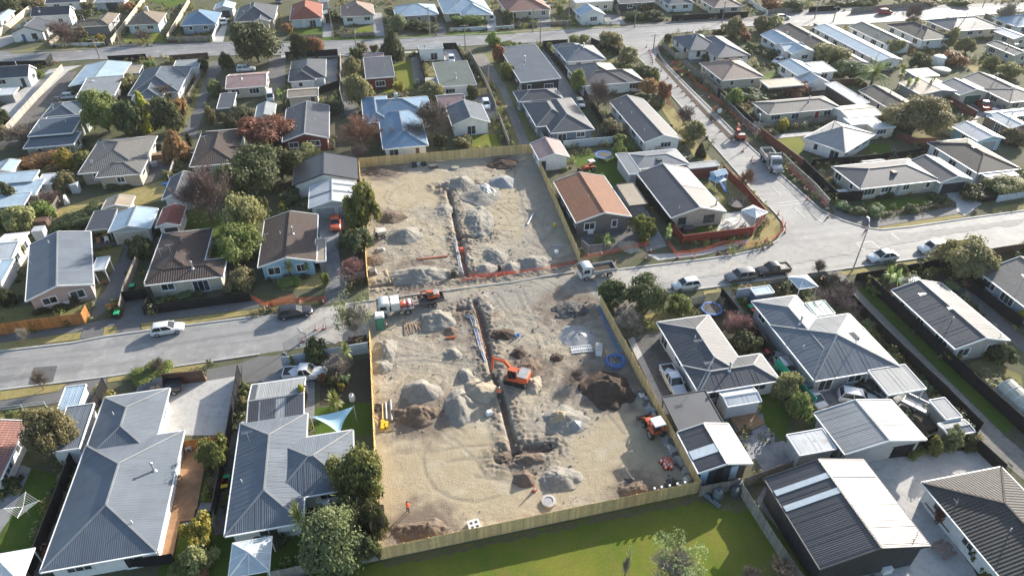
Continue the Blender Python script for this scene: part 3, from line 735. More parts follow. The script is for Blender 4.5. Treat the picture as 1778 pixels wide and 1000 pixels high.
 if win:
  for i,w_ in enumerate(W):
   if w_.wr is None or w_.o.get('nowin'): continue
   X0,X1,Y0,Y1 = w_.wr
   for side,L in (('S',X1 - X0),('W',Y1 - Y0),('E',Y1 - Y0)):
    if L < 2.2: continue
    n_ = max(1,int(L / (3.3 if dist < 150 else 3.8)) ) if win >= 1 else (1 if rr.random() < win else 0)
    for k in range(n_):
     fr = (k + .5 + rr.uniform(-.12,.12)) / n_
     wd = rr.choice((.9,1.3,1.8,1.8,2.2)); hh = rr.choice((1.1,1.1,1.3)); sill = 2.1 - hh
     if wd > L / n_ - .5: wd = max(.6,L / n_ - .6)
     if rr.random() < .12: hh,sill = 1.95,.1
     if any(u[0] == i and u[1] == side and abs(u[2] - fr) * L < (u[3] + wd) / 2 + .25 for u in used): continue
     px,py = {'S': (X0 + L * fr,Y0 - .3),'W': (X0 - .3,Y0 + L * fr),'E': (X1 + .3,Y0 + L * fr)}[side]
     if any(j != i and r2.rect[0] - .2 < px < r2.rect[1] + .2 and r2.rect[2] - .2 < py < r2.rect[3] + .2 and r2.wr for j,r2 in enumerate(W)): continue
     if sill + hh > w_.he - .3: continue
     a,b = window_mesh(wd,hh,1 if wd < 1 else (2 if wd < 2 else 3),wt)
     place(i,side,fr,wd,'window',a,sill,b)
 # things fixed on the roof
 def on_roof(fx,fy,i=0):
  x0,x1,y0,y1 = W[i].rect; x,y = x0 + (x1 - x0) * fx,y0 + (y1 - y0) * fy
  z = max(wing_z(q,x,y) for q in W if q.rect[0] <= x <= q.rect[1] and q.rect[2] <= y <= q.rect[3])
  return x,y,z
 if extras == 'auto':
  extras = []
  if cat == 'house':
   if rr.random() < .5: extras.append(('antenna',rr.uniform(.15,.4),rr.uniform(.15,.85)))
   if rr.random() < .5: extras.append(('flue',rr.uniform(.3,.7),rr.uniform(.3,.7)))
   if rr.random() < .35: extras.append(('dish',rr.uniform(.1,.3),rr.uniform(.1,.5)))
   if rr.random() < .6: extras.append(('vent',rr.uniform(.2,.8),rr.uniform(.2,.8)))
 for e in extras: roof_extra(e[0],root,*on_roof(e[1],e[2],e[3] if len(e) > 3 else 0))
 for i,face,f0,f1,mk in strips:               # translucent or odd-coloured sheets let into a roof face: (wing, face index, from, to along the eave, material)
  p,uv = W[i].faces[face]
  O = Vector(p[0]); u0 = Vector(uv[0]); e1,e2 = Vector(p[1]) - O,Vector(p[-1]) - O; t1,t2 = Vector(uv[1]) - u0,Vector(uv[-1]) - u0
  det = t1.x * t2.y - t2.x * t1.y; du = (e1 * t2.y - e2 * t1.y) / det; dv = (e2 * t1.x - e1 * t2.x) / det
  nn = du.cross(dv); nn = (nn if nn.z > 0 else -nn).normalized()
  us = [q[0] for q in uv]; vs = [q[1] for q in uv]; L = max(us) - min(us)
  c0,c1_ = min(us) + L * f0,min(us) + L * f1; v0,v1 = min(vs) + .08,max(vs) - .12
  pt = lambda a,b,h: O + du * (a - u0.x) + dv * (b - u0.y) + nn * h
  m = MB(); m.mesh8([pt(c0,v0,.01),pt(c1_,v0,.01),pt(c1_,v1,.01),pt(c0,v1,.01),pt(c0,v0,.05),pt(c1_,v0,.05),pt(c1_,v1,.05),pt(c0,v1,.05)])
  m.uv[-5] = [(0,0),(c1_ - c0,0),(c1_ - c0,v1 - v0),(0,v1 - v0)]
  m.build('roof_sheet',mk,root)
 root['_w'] = 0; del root['_w']
 HOUSES[label] = (root,W,rects)
 return root
_ex = {}
def roof_extra(kind,root,x,y,z):
 if kind not in _ex:
  m = MB()
  if kind == 'antenna':
   m.tube([(0,0,-.15),(0,0,1.7)],.025,5); m.bar((-.5,0,1.6),(.6,0,1.66),.03)
   for k in range(6): m.bar((-.45 + k * .19,-.3 + .02 * k,1.61),(-.45 + k * .19,.3 - .02 * k,1.61),.018)
   _ex[kind] = m.data('antenna',ALU)
  elif kind == 'flue':
   m.tube([(0,0,-.3),(0,0,1.1)],.1,10); m.lathe([(.1,1.1),(.17,1.14),(.17,1.2),(.03,1.32)],10); m.lathe([(.28,-.1),(.12,.16)],10)
   _ex[kind] = m.data('flue',ALU,40)
  elif kind == 'dish':
   m.tube([(0,0,-.1),(0,0,.4)],.03,6)
   P = [(r * math.cos(a),.45 * r * r * .9,r * math.sin(a)) for r in (.0,.18,.34) for a in [2 * math.pi * j / 12 for j in range(12)]]
   i = len(m.v); m.v += [(p[0],p[1] + .05,p[2] + .55) for p in P]
   for k in range(2):
    for j in range(12): m.f.append((i + k * 12 + j,i + k * 12 + (j + 1) % 12,i + k * 12 + 12 + (j + 1) % 12,i + k * 12 + 12 + j)); m.uv.append([(0,0)] * 4); m.mi.append(0)
   m.bar((0,.05,.35),(0,.45,.6),.02)
   _ex[kind] = m.data('satellite_dish',plain('dish_grey',(.5,.51,.52),.4))
  elif kind == 'vent':
   m.tube([(0,0,-.2),(0,0,.45)],.05,8)
   _ex[kind] = m.data('vent_pipe',WHITE)
  elif kind == 'chimney':
   m.box(-.4,.4,-.3,.3,-1.2,1.0); m.box(-.46,.46,-.36,.36,1.0,1.12); m.tube([(0,0,1.12),(0,0,1.45)],.14,8)
   _ex[kind] = m.data('chimney',plain('painted_masonry',(.5,.48,.44),.85,.15))
  elif kind == 'skylight':
   m.box(-.45,.45,-.6,.6,-.2,.12); _ex[kind] = m.data('skylight',GLASS)
 nm = {'dish': 'satellite_dish','vent': 'vent_pipe'}.get(kind,kind)
 link(nm,_ex[kind],root,(x,y,z),0 if kind != 'dish' else .5)
# ---- beyond the far street
house('white_bungalow','white bungalow with grey gable facing the far street, nearest the left edge','mid','white',[('gu',t('e1',130,425,530,412,690,290))],pitch=21,trim='d',door=[(0,'S',.35,'blue')])
house('white_house','white house with black ribbed roof behind the grey gabled bungalow','char','white',[('gv',t('e1',405,205,850,190,965,120))],pitch=30,he=3.2)
house('white_house','white house with dark roof cut by the top edge, left of the grey garage','char','white',[('gv',t('e1',590,38,1030,28,1090,-40))])
house('grey_garage','grey flat roofed garage with wide dark door at the top left','grey','palegrey',[('f',t('e1',1205,35,1600,18,1660,-50))],cat='garage',garage=[(0,'S',.55,3.6,'dark')],win=0)
house('brown_roofed_house','house with dark front slope and tan side slope behind the low white wall','ttan','grey',[('hv',t('e1',930,340,1400,330,1440,262)),('hu',t('e1',1190,335,1402,330,1535,178))],pitch=24)
house('brown_roofed_house','brown hipped cottage with pale blue walls and brick chimney facing the far street','ttan','paleblue',[('hu',t('a1',873,168,1082,165,1142,90))],pitch=27,extras=[('chimney',.55,.6)])
house('blue_roofed_cottage','cottage with steep slate blue pyramid roof and white casement windows','blue','greyblue',[('hu',t('a1',1245,167,1482,165,1508,88))],pitch=27,extras=[])
house('blue_roofed_garage','small garage with pale blue roof behind the pyramid roofed cottage','ltblue','palegrey',[('gu',t('a1',1472,54,1600,62,1612,22))],cat='garage',garage=[(0,'S',.6,2.4,'dark')],win=0)
house('grey_roofed_house','grey hipped house partly behind the big dark evergreen by the far street','mid','cream',[('hu',t('p',407,36,470,35,482,10)),('gu',t('p',437,38,468,38,470,22),{'pitch': 22})],pitch=25)
house('red_roofed_cottage','cottage with bright red tiled hip roof and pale blue front wall','tred','paleblue',[('hu',t('a2',230,132,450,127,430,28))],pitch=28,door=[(0,'S',.42,'white')])
house('brown_roofed_cottage','cottage with pinkish brown hip roof and white walls right of the red roof','tpink','white',[('hu',t('a2',583,112,787,108,798,30))],pitch=27)
house('blue_roofed_house','low house with pale blue hip roof and brick wall behind round bushes','ltblue','bricktan',[('hv',t('a2',955,114,1195,102,1220,30))],pitch=18)
house('blue_roofed_house','wide cream house with light blue hip roof behind a clipped street hedge','ltblue','cream',[('hu',t('a2',1285,90,1572,80,1540,-25)),('hu',t('a2',1410,112,1575,90,1560,20))],pitch=20)
house('red_roofed_house','cream house with dull red hip roof behind the grey street fence','tclay','cream',[('hu',t('p',878,19,918,19,938,-3))],pitch=24)
house('grey_garage','small grey garage between the red and the pinkish roofed cottages','grey','grey',[('f',t('a2',430,12,495,8,492,-30))],cat='garage',garage=[(0,'S',.5,2.4,'grey')],win=0)
house('flat_roofed_house','cream flat roofed house with two small square windows on its front','white','s_cream',[('f',t('a3',430,20,660,10,645,-30))],he=3.2,over=.1)
house('white_garage','small white garage with pale blue gable in front of the cream flat roofed house','ltblue','white',[('gu',t('a3',462,110,617,104,592,62))],cat='garage',win=.6,pitch=24)
house('dark_house','dark low roofed house behind the tall trimmed hedge at the top','mid','dark',[('gv',t('a3',735,28,928,10,890,-45))],pitch=12)
house('white_cottage','white cottage with slate blue hip roof behind the black street fence','slate','white',[('hu',t('a3',1070,34,1222,22,1135,-50))],pitch=24)
house('brown_roofed_house','pale house with brown hip roof at the top beside the long paling fence','tpink','cream',[('hu',t('a3',1375,52,1540,46,1450,-35))],pitch=22)
house('white_house','white house with pale roof cut by the left edge at the very top','ltblue','white',[('gu',t('a1',-70,150,30,130,75,78))])
# ---- between the far street and the works,left part
house('white_cottage','small white gabled cottage below the far street at the left edge','mid','white',[('gv',t('a1',-60,530,185,527,250,470))],pitch=32,door=[(0,'S',.82,'dark')])
house('garden_shed','low white roofed shed beside the small white gabled cottage','white','grey',[('f',t('a1',-30,650,92,648,108,608))],he=2.1,cat='shed',win=0)
house('long_blue_roofed_house','long house with pale blue roof running up to the far street','ltblue','dark',[('gu',t('a1',470,594,605,448,895,437),{'pitch': 9}),('f',t('a1',530,660,785,654,832,546),{'tilt': ('S',5),'roof': 'ltgrey'})],win=.5,extras=[])
house('pergola_roof','weathered pale pergola roof beside the long pale blue roof','tan','grey',[('f',t('a1',860,498,942,502,982,455))],open_=True,cat='pergola',he=2.3,extras=[])
house('slate_roofed_house','dark slate house with several hips behind the row of tall garden conifers','slate','white',[('hu',t('a1',880,655,1225,612,1280,520,990,478)),('hv',t('a1',1040,540,1285,520,1195,466)),('hu',t('a1',905,690,1110,672,1120,560))],pitch=22)
house('street_garage','pale roofed garage against a brown fence by the far street','ltgrey','white',[('f',t('a1',1185,470,1362,466,1372,415))],cat='garage',win=.5)
house('cream_house','cream house with pinkish grey gable roof and three french windows','pink','cream',[('gv',t('p',392,152,456,150,467,125))],pitch=14)
house('garden_shed','small grey flat shed beside the cream house with pinkish roof','mid','grey',[('f',t('a1',1485,748,1600,737,1596,650))],he=2.2,cat='shed',win=0)
house('slate_roofed_house','hipped slate house beside the gravel car park at left','slate','white',[('hu',t('a1',285,805,525,792,602,692)),('gv',t('a1',400,760,600,745,605,690),{'pitch': 20})],pitch=20)
house('two_level_roofed_house','long house with two stepped slate skillion roofs edged in white','slate','green',[('f',t('a1',188,938,500,908,556,812),{'he': 3.2}),('f',t('a1',172,1003,505,992,545,915),{'he': 2.5}),('f',t('a1',300,845,590,830,600,790),{'he': 2.7})])
house('brown_roofed_house','grey brown hipped house with a cluttered patio on its right','tgrey','bricktan',[('hu',t('p',158,300,246,291,254,243,172,244)),('hv',t('p',166,309,247,296,250,275))],pitch=17,extras=[('antenna',.3,.5),('dish',.2,.15)])
house('brown_roofed_house','brown hipped house left of the red leaved tree','tbrown','green',[('hu',t('p',330,287,405,283,425,223)),('gv',t('p',380,269,440,264,444,250))],pitch=19,extras=[('antenna',.1,.12),('antenna',.25,.5)])
house('dark_roofed_house','white walled house with black hip roofs behind the pale roofed garage','char','white',[('hu',t('a2',225,552,465,517,478,405)),('hu',t('a2',222,560,405,550,400,470))],pitch=22,extras=[])
house('cream_garage','cream garage with pale gable roof and small brown door','tan','cream',[('gv',t('a2',213,660,426,654,422,600))],cat='garage',pitch=14,door=[(0,'S',.82,'brown')],win=1)
house('dark_gabled_house','dark gabled house with red brown end wall beside the red leaved tree','mid','red',[('gu',t('a2',268,967,498,932,425,735,208,748))],pitch=17,extras=[('antenna',.2,.8),('vent',.7,.45)])
house('red_house','dark red box house under a flat grey roof beside a lawn','mid','red',[('f',t('a2',750,542,882,530,926,405))],he=3.0)
house('pink_carport','purplish flat carport roof beside the far street behind the red box house','pink','grey',[('f',t('a2',722,410,866,406,872,368))],open_=True,cat='carport',he=2.4,extras=[])
house('white_box_house','white flat roofed box house by the far street','ltgrey','s_white',[('f',t('a2',1115,340,1282,332,1274,306))],he=3.1,over=.15,win=1)
house('green_roofed_house','white house under one wide dark green sloping roof','green','white',[('f',t('a2',1250,570,1488,583,1460,470,1222,455))],he=2.8)
house('blue_roofed_house','big blue hipped house behind bare trees at the works back fence','blue','white',[('hv',t('a2',755,835,1215,800,1050,668)),('hu',t('a2',868,1003,1178,997,1110,750)),('hu',t('a2',740,840,900,835,890,660))],pitch=20,extras=[('chimney',.5,.85)])
house('blue_gabled_house','grey roofed house with blue gable and white boarded wall','slate','v_white',[('gu',t('a2',1343,860,1602,840,1547,718)),('gv',t('a2',1250,730,1440,722,1405,645),{'roof': 'pink'})],pitch=20,extras=[('antenna',.6,.3)])
house('pale_roofed_shed','pale gabled shed beside the white parked van and cabbage tree','ltgrey','white',[('gu',t('a2',-10,808,125,775,128,714))],cat='shed',win=0)
# ---- far side,middle
house('flat_grey_house','long house under one flat blue grey roof beside the grass lane','slate','dark',[('f',t('p',904,144,952,136,929,79,876,84),{'tilt': ('W',2)})],he=2.9)
house('pale_hipped_house','white house with brownish hip roof facing us between dark fences','grey','white',[('hu',t('a3',372,427,625,402,548,312)),('hv',t('a3',300,345,480,332,440,300))],pitch=22)
house('black_roofed_house','white house with black L shaped roof behind the mauve bare tree','char','white',[('hv',t('a3',490,592,836,564,818,475)),('hu',t('a3',470,585,690,575,665,432))],pitch=22,extras=[])
house('long_white_house','long white house with grey gable roof lying along the coned side street','mid','v_white',[('gu',t('a3',905,979,1158,953,672,697))],pitch=17,extras=[('vent',.2,.2),('vent',.25,.6),('vent',.2,.85)])
house('bluegrey_house','blue grey house with many hips and white windows beside the grass lane','mid','bluegrey',[('hu',t('a3',262,912,522,892,400,672)),('hv',t('a3',45,700,340,672,295,608)),('hu',t('a3',165,870,400,850,330,690))],pitch=22)
house('charcoal_house','charcoal L shaped house with pale walls at the street corner','slate','white',[('hv',t('a3',1215,347,1430,335,1300,240,1118,262)),('hu',t('a3',1405,399,1578,384,1435,250))],pitch=20,trim='d')
house('cream_cottage','cream cottage with pinkish hip roof and small lawn by the trench','tpink','cream',[('hu',t('a3',1430,548,1712,532,1560,412)),('hv',t('a3',1385,430,1560,420,1560,405),{'roof': 'pink'})],pitch=20)
house('grey_tiled_house','long grey tiled hip house with red front door above the corner lawn','tgrey','cream',[('hv',t('p',1334,199,1427,191,1448,179,1306,178))],pitch=17,door=[(0,'S',.7,'red')])
house('pale_blue_house','pale blue roofed white house with small porch gable','ltblue','white',[('gu',t('a4',165,350,358,362,-30,240)),('gv',t('a4',130,350,240,345,215,300),{'pitch': 22})],pitch=20)
house('dark_long_house','dark roofed house behind the white porch gabled house','tdark','grey',[('gu',t('a4',322,338,412,275,165,190))],pitch=18)
house('long_blue_house','very long house with plain pale blue roof running from the far street','ltblue','white',[('gu',t('a4',775,420,945,410,372,186))],pitch=12,extras=[('dish',.2,.08)])
house('green_roofed_house','white house with faded green gable roof right of the very long blue roof','green','white',[('gu',t('a4',800,292,1012,300,700,176))],pitch=17)
house('dark_hipped_house','white house with black hip roof and tall windows near the red car','tdark','white',[('hu',t('a4',1080,279,1217,266,1040,155,892,192))],pitch=20)
house('blue_hipped_house','broad cream house with blue slate hip roof near the top right','slate','cream',[('hv',t('a4',1315,214,1582,196,1440,118,1165,167))],pitch=20)
house('pale_blue_house','pale blue roofed house cut by the right edge near the top','ltblue','white',[('hu',t('a4',1680,168,1800,180,1790,108))],pitch=18)
house('white_garage','white roofed garage at the right edge below the blue hipped roofs','white','cream',[('gu',t('a4',1715,270,1810,255,1605,212))],cat='garage',win=.5,pitch=14)
house('grey_gabled_house','grey gabled house with white windows at the right edge','tgrey','cream',[('gu',t('a4',1715,382,1830,372,1545,300))],pitch=16)
house('grey_gabled_house','cream house with grey double gable beside the garage with green door','tgrey','cream',[('gu',t('a4',1582,645,1770,615,1420,530)),('hv',t('a4',1590,660,1830,690,1720,590),{'pitch': 15})],pitch=16)
house('green_door_garage','cream garage with wide dark green door','grey','cream',[('gu',t('a4',1325,648,1512,640,1385,560))],cat='garage',garage=[(0,'S',.5,4.2,'green')],pitch=16,win=0)
house('brown_tiled_house','long house with dark brown ribbed tiles behind the fan palm','tdark','cream',[('gu',t('a4',905,778,650,622,1065,738))],pitch=17,extras=[('antenna',.3,.25),('flue',.55,.6)])
house('brown_shed','brownish low gabled shed behind the white diamond set house','tan','white',[('gv',t('a4',568,808,752,792,690,715))],cat='shed',pitch=9,win=0)
house('white_leanto','white lean to with small square windows behind the diamond set house','white','white',[('f',t('a4',595,858,782,842,735,800))],cat='shed',he=2.3,win=1)
house('cream_sleepout','cream boxy cabin with one window left of the big round tree','white','s_cream',[('f',t('a4',750,885,896,872,852,842))],cat='cabin',he=2.4,win=1,over=.15)
house('diamond_set_house','white house with pale grey hip roof turned askew to the street','ltgrey','white',[('hu',t('p',1395,240,1456,261,1517,235,1457,213))],pitch=18,autoang=True)
house('white_roofed_garage','pale blue house with long white gable roof and grey garage door','white','skyblue',[('gu',t('a4',1465,970,1638,946,1290,866))],pitch=15,garage=[(0,'S',.5,3.4,'grey')])
house('white_roofed_house','white roofed house with red brick base at the right edge','white','brickred',[('gu',t('a4',1690,884,1820,862,1555,792)),('gv',t('a4',1580,810,1800,790,1790,745))],pitch=15)
house('carport_roof','flat pale roof among palms left of the garage with green door','tan','grey',[('gu',t('a4',1060,645,1300,632,1180,545)),('f',t('a4',1030,525,1195,520,1110,476),{'roof': 'white'})],cat='shed',win=0,pitch=8)
house('pink_roofed_cottage','cottage with rose coloured roof beside the fan palm','pink','rose',[('gu',t('a4',610,440,690,420,520,350))],cat='house',pitch=15)
house('white_glazed_shed','white sheds with glazed striped roof below the pale blue porch house','ltblue','white',[('gu',t('a4',225,520,380,505,250,422,120,440)),('f',t('a4',370,500,476,490,395,432),{'roof': 'ltgrey'})],cat='shed',pitch=15)
house('old_pale_shed','flat weathered shed roof beside the white glazed sheds','old_tan','brown',[('f',t('a4',20,600,255,585,200,540))],cat='shed',he=2.2,win=0)
house('rusty_leanto','long thin white and rust lean to roof behind the grey tiled hip house','old_white','brown',[('f',t('a4',640,720,710,708,445,572),{'tilt': ('W',6)})],cat='shed',he=2.2,win=0)
# ---- right side,nearer
house('dark_tiled_house','white house with dark tiled L roof right of the corner house','tdark','white',[('hu',t('p',1694,299,1772,293,1617,247))],pitch=18,extras=[('antenna',.3,.4)])
house('white_porch','white flat porch roof in front of the dark tiled L roof','white','white',[('f',t('b4',1535,238,1742,215,1690,185))],cat='porch',open_=True,he=2.3,extras=[])
house('corner_house','long grey roofed cream house on the street corner behind clipped shrubs','mid','cream',[('hv',t('b4',640,297,1207,247,1010,115,475,155))],pitch=17,extras=[('skylight',.52,.35)],wtrim='w',door=[(0,'S',.5,'grey')])
house('corner_garage','grey gabled garage with wide charcoal door beside the corner house','mid','palegrey',[('gu',t('b4',1200,264,1424,243,1168,100,1070,140))],cat='garage',garage=[(0,'S',.5,4.8,'dark')],pitch=17,win=0)
house('garden_shed','small grey roofed shed behind the corner house','mid','palegrey',[('gv',t('b4',690,138,825,132,800,106))],cat='shed',he=2.2,win=0)
house('grey_gabled_house','brownish grey gabled house at the right edge beside the dark fence','tgrey','greyblue',[('gu',t('p',1705,471,1806,553,1832,462))],pitch=17)
house('long_grey_house','long grey gabled bungalow between two gravel driveways','mid','brickgrey',[('gu',t('p',1553,503,1657,604,1754,591))],pitch=16,extras=[('antenna',.3,.4),('dish',.85,.04),('vent',.35,.35),('antenna',.15,.7)])
house('pale_hipped_house','light blue grey hipped house with brick chimney flue beside the gravel lane','grey','palegrey',[('hu',t('p',1306,523,1384,515,1411,655)),('hu',t('p',1411,656,1542,640,1474,545))],pitch=18,extras=[('flue',.45,.55),('vent',.2,.3),('dish',.65,.35,1),('skylight',.72,.5,1)],trim='w')
house('green_porch_roof','green and pink translucent porch roof behind the light hipped house','green','grey',[('f',t('c4',275,112,405,90,480,175,345,190))],cat='porch',open_=True,he=2.5,extras=[],strips=[(0,0,.08,.42,plain('green_sheeting',(.25,.5,.36),.4,.2)),(0,0,.45,.62,plain('pink_sheeting',(.55,.38,.42),.4,.2)),(0,0,.65,.92,plain('green_sheeting',(.25,.5,.36)))])
house('white_porch','white translucent porch roof on the lane side of the light hipped house','white','white',[('f',t('c4',700,402,786,396,640,280))],cat='porch',open_=True,he=2.4,extras=[])
house('carport','white corrugated carport with a car beneath beside the gravel lane','ltgrey','white',[('f',t('c4',838,724,1100,692,955,532,800,566))],cat='carport',open_=True,he=2.4,extras=[])
house('pale_garage','big pale garage with blue grey left slope behind a black fence','ltgrey','palegrey',[('gu',t('p',1460,778,1609,763,1416,716))],cat='garage',pitch=12,win=0,extras=[],strips=[(0,1,.02,.3,CLEAR)])
house('garden_shed','pale shed with black and white ribbed roof beside the pale garage','old_white','palegrey',[('f',t('d4',240,174,490,124,380,-5,148,40))],cat='shed',he=2.3,win=.4,over=.2)
house('garden_shed','grey shed with pale roof panels against the gravel lane fence','ltgrey','grey',[('f',t('c4',1240,898,1353,884,1232,760,1128,774))],cat='shed',he=2.3,win=0,over=.2)
house('garden_shed','low striped shed at the end of the lane fence beside round shrubs','grey','grey',[('gv',t('c4',1250,998,1441,980,1335,905))],cat='shed',he=2.1,win=0,over=.2,pitch=10)
house('big_dark_shed','big black steel workshop with white sunlit roof slope and pale roof strips','char','v_dark',[('gu',t('d4',385,954,1136,792,0,328,660,203))],cat='workshop',he=3.5,pitch=15,trim='d',wtrim='w',win=.0,extras=[('dish',.93,.1)],strips=[(0,0,.6,.66,CLEAR),(0,0,.78,.84,CLEAR),(0,1,.6,.66,CLEAR),(0,1,.78,.84,CLEAR)])
house('dark_tiled_house','white house with mottled black tile roof in the bottom right corner','tdark','s_white',[('hu',t('p',1623,833,1750,822,1778,1050))],pitch=20,extras=[('dish',.12,.75),('vent',.35,.45),('vent',.4,.3)])
house('grey_hipped_house','L shaped grey hipped house beside the works fence with a ute in its drive','mid','white',[('hu',t('c3',995,234,1352,194,1268,700)),('hv',t('p',1211,677,1354,660) + t('c3',1700,452))],pitch=19,extras=[('antenna',.3,.45),('antenna',.25,.15),('flue',.45,.45,1),('vent',.4,.6)],trim='w')
house('flat_carport','flat brown roofed carport between the grey hipped house and dark shed','mid','dark',[('f',t('c3',1140,978,1446,930,1325,722,1050,754))],cat='carport',open_=True,he=2.5,trim='d',extras=[],ribs=False)
house('conservatory','white framed glass conservatory behind the grey hipped house','white','white',[('gv',t('c3',1468,803,1703,773,1640,672))],cat='conservatory',he=2.3,pitch=14,over=.12,win=1,extras=[])
house('striped_shed','black gabled shed with pale roof strip and blue front panels','char','v_dark',[('gu',t('p',1213.5,816,1304,805,1176,750,1265,737))],cat='shed',pitch=14,trim='w',win=0,extras=[],strips=[(0,0,.3,.5,CLEAR),(0,1,.3,.5,CLEAR)])
sr,sw_,_ = HOUSES['black gabled shed with pale roof strip and blue front panels']; X0,X1,Y0,Y1 = sw_[0].wr
for i,pc in enumerate(((.42,.62,.75),(.05,.06,.08),(.025,.025,.03),(.06,.07,.09),(.4,.58,.7),(.035,.04,.05))):
 m = MB(); a = X0 + (X1 - X0) * i / 6; m.box(a + .02,a + (X1 - X0) / 6 - .02,Y0 - .05,Y0 - .004,.05,2.25); m.build('wall_panel',plain('shed_panel_%d' % i,pc,.45,.1),sr)
# ---- round the upper works
house('pink_shed','pinkish roofed white shed with a bicycle leaning on its front','old_pink','v_white',[('gu',t('b3',183,110,391,90,140,-5))],cat='shed',pitch=19,win=.6,door=[(0,'S',.1,'dark')])
house('terracotta_house','brown tiled gabled house with dark brick front beside the works fence','tterra','brickdark',[('gu',t('b3',430,529,803,500,628,222,285,262))],pitch=16,extras=[('vent',.4,.4)],over=.35)
house('carport','timber carport with plywood coloured roof beside the brown tiled house','tan','dark',[('f',t('b3',793,412,921,412,835,290,718,290))],cat='carport',open_=True,trim='d',he=2.5,extras=[])
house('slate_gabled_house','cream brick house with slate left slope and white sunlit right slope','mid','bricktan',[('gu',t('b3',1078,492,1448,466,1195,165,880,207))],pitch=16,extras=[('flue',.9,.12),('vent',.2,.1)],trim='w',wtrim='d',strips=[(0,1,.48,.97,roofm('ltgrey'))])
house('striped_garage','garage with grey ribbed hip roof and white skylight behind the slate house','grey','palegrey',[('hv',t('b3',830,159,1156,142,1130,48,780,66)),('f',t('b3',800,210,886,202,735,80))],cat='garage',pitch=14,extras=[('skylight',.5,.3)],win=0)
house('red_container_shed','red shed with pale ribbed roof behind the blue playhouse','ltgrey','v_red',[('f',t('b3',1215,167,1421,148,1390,118))],cat='shed',he=2.3,win=0,over=.12,extras=[])
house('dark_gabled_shed','white house with wide black gable roof at the works left fence','char','white',[('gu',t('b2',250,264,698,243,645,100))],pitch=17,extras=[],trim='d',win=.4)
house('white_garage','white garage with light blue gable and two grey roof strips','white','palegrey',[('gu',t('b2',360,439,661,410,683,266,375,292))],cat='garage',pitch=14,extras=[],win=0,garage=[(0,'S',.3,3.2,'grey'),(0,'S',.75,2.2,'grey')],strips=[(0,0,.42,.5,roofm('grey')),(0,1,.42,.5,roofm('grey')),(0,1,.75,.83,roofm('grey'))])
house('brown_gabled_house','brown tiled gabled house with light blue gable beside the orange car','tbrown','skyblue',[('gu',t('b2',20,837,411,802,412,490,60,522)),('f',t('b2',405,808,476,802,470,660),{'roof': 'tan','wall': 'grey','he': 2.3})],pitch=16,extras=[('antenna',.1,.45),('vent',.35,.55),('flue',.58,.5)],over=.5)
house('brown_hipped_house','dark brown tiled L shaped house with cream walls above the black fence','tbrown','cream',[('hu',t('b1',1000,952,1115,615,1456,590)),('hv',t('b1',1000,955,1527,907,1552,782))],pitch=18,extras=[('antenna',.2,.4),('antenna',.4,.4),('flue',.6,.4,1)])
house('grey_gabled_house','grey gabled house with white sunlit slope behind the orange fence','grey','rose',[('gu',t('p',52,425,45,519,161,494,157,406))],pitch=16,autoang=True,extras=[('antenna',.05,.6),('vent',.35,.85)])
house('white_porch','white framed glass porch on the right of the grey gabled house','white','white',[('f',t('b1',628,868,722,852,712,782))],cat='porch',open_=True,he=2.4,extras=[])
house('double_garage','blue grey double garage with wide pale door at the end of a drive','ltblue','palegrey',[('gu',t('b1',750,590,1029,577,1072,455,810,470))],cat='garage',pitch=15,garage=[(0,'S',.5,4.8,'cream')],win=0,extras=[])
house('black_pergola','black gridded pergola roof beside the blue grey double garage','char','dark',[('f',t('b1',600,568,745,582,808,460,655,472))],cat='pergola',open_=True,trim='g',he=2.3,extras=[])
house('red_roofed_shed','small white shed with rusty red gable roof','old_red','white',[('gu',t('b1',1070,567,1233,557,1276,426))],cat='shed',pitch=20,garage=[(0,'S',.6,2.0,'dark')],win=0,extras=[])
house('cream_shed','little cream shed with pale gable roof on the dry lawn','tan','cream',[('gu',t('b1',697,449,893,427,902,362))],cat='shed',pitch=16,win=0,extras=[],he=2.2)
house('white_gabled_garage','white garage with dark gable roof beside the purple bare tree','mid','white',[('gu',t('b1',1110,384,1325,350,1240,225))],cat='garage',pitch=24,win=.6,extras=[])
house('white_flat_house','white house with stepped pale blue flat roofs at the left edge','ltblue','white',[('f',t('b1',-70,335,238,352,312,250)),('f',t('b1',-60,255,225,252,264,188),{'he': 3.1}),('f',t('b1',265,262,345,272,397,208),{'roof': 'white'}),('f',t('b1',-80,430,160,420,190,345),{'he': 2.4})],win=1,extras=[('vent',.5,.5)])
house('pale_blue_shed','light blue roofed shed above the stepped flat roofs at the left edge','ltblue','white',[('gu',t('b1',-50,190,78,186,126,112))],cat='shed',pitch=15,win=.5)
house('white_ribbed_house','house with white ribbed roof cut by the left edge beside the yellow shrub','white','white',[('gv',t('b1',-90,798,78,790,184,606))],pitch=10,extras=[])
house('blue_leanto','low blue grey roof at the left edge below the white ribbed roof','ltblue','white',[('f',t('b1',-90,960,20,930,78,800))],he=2.3,win=0,cat='shed',extras=[])
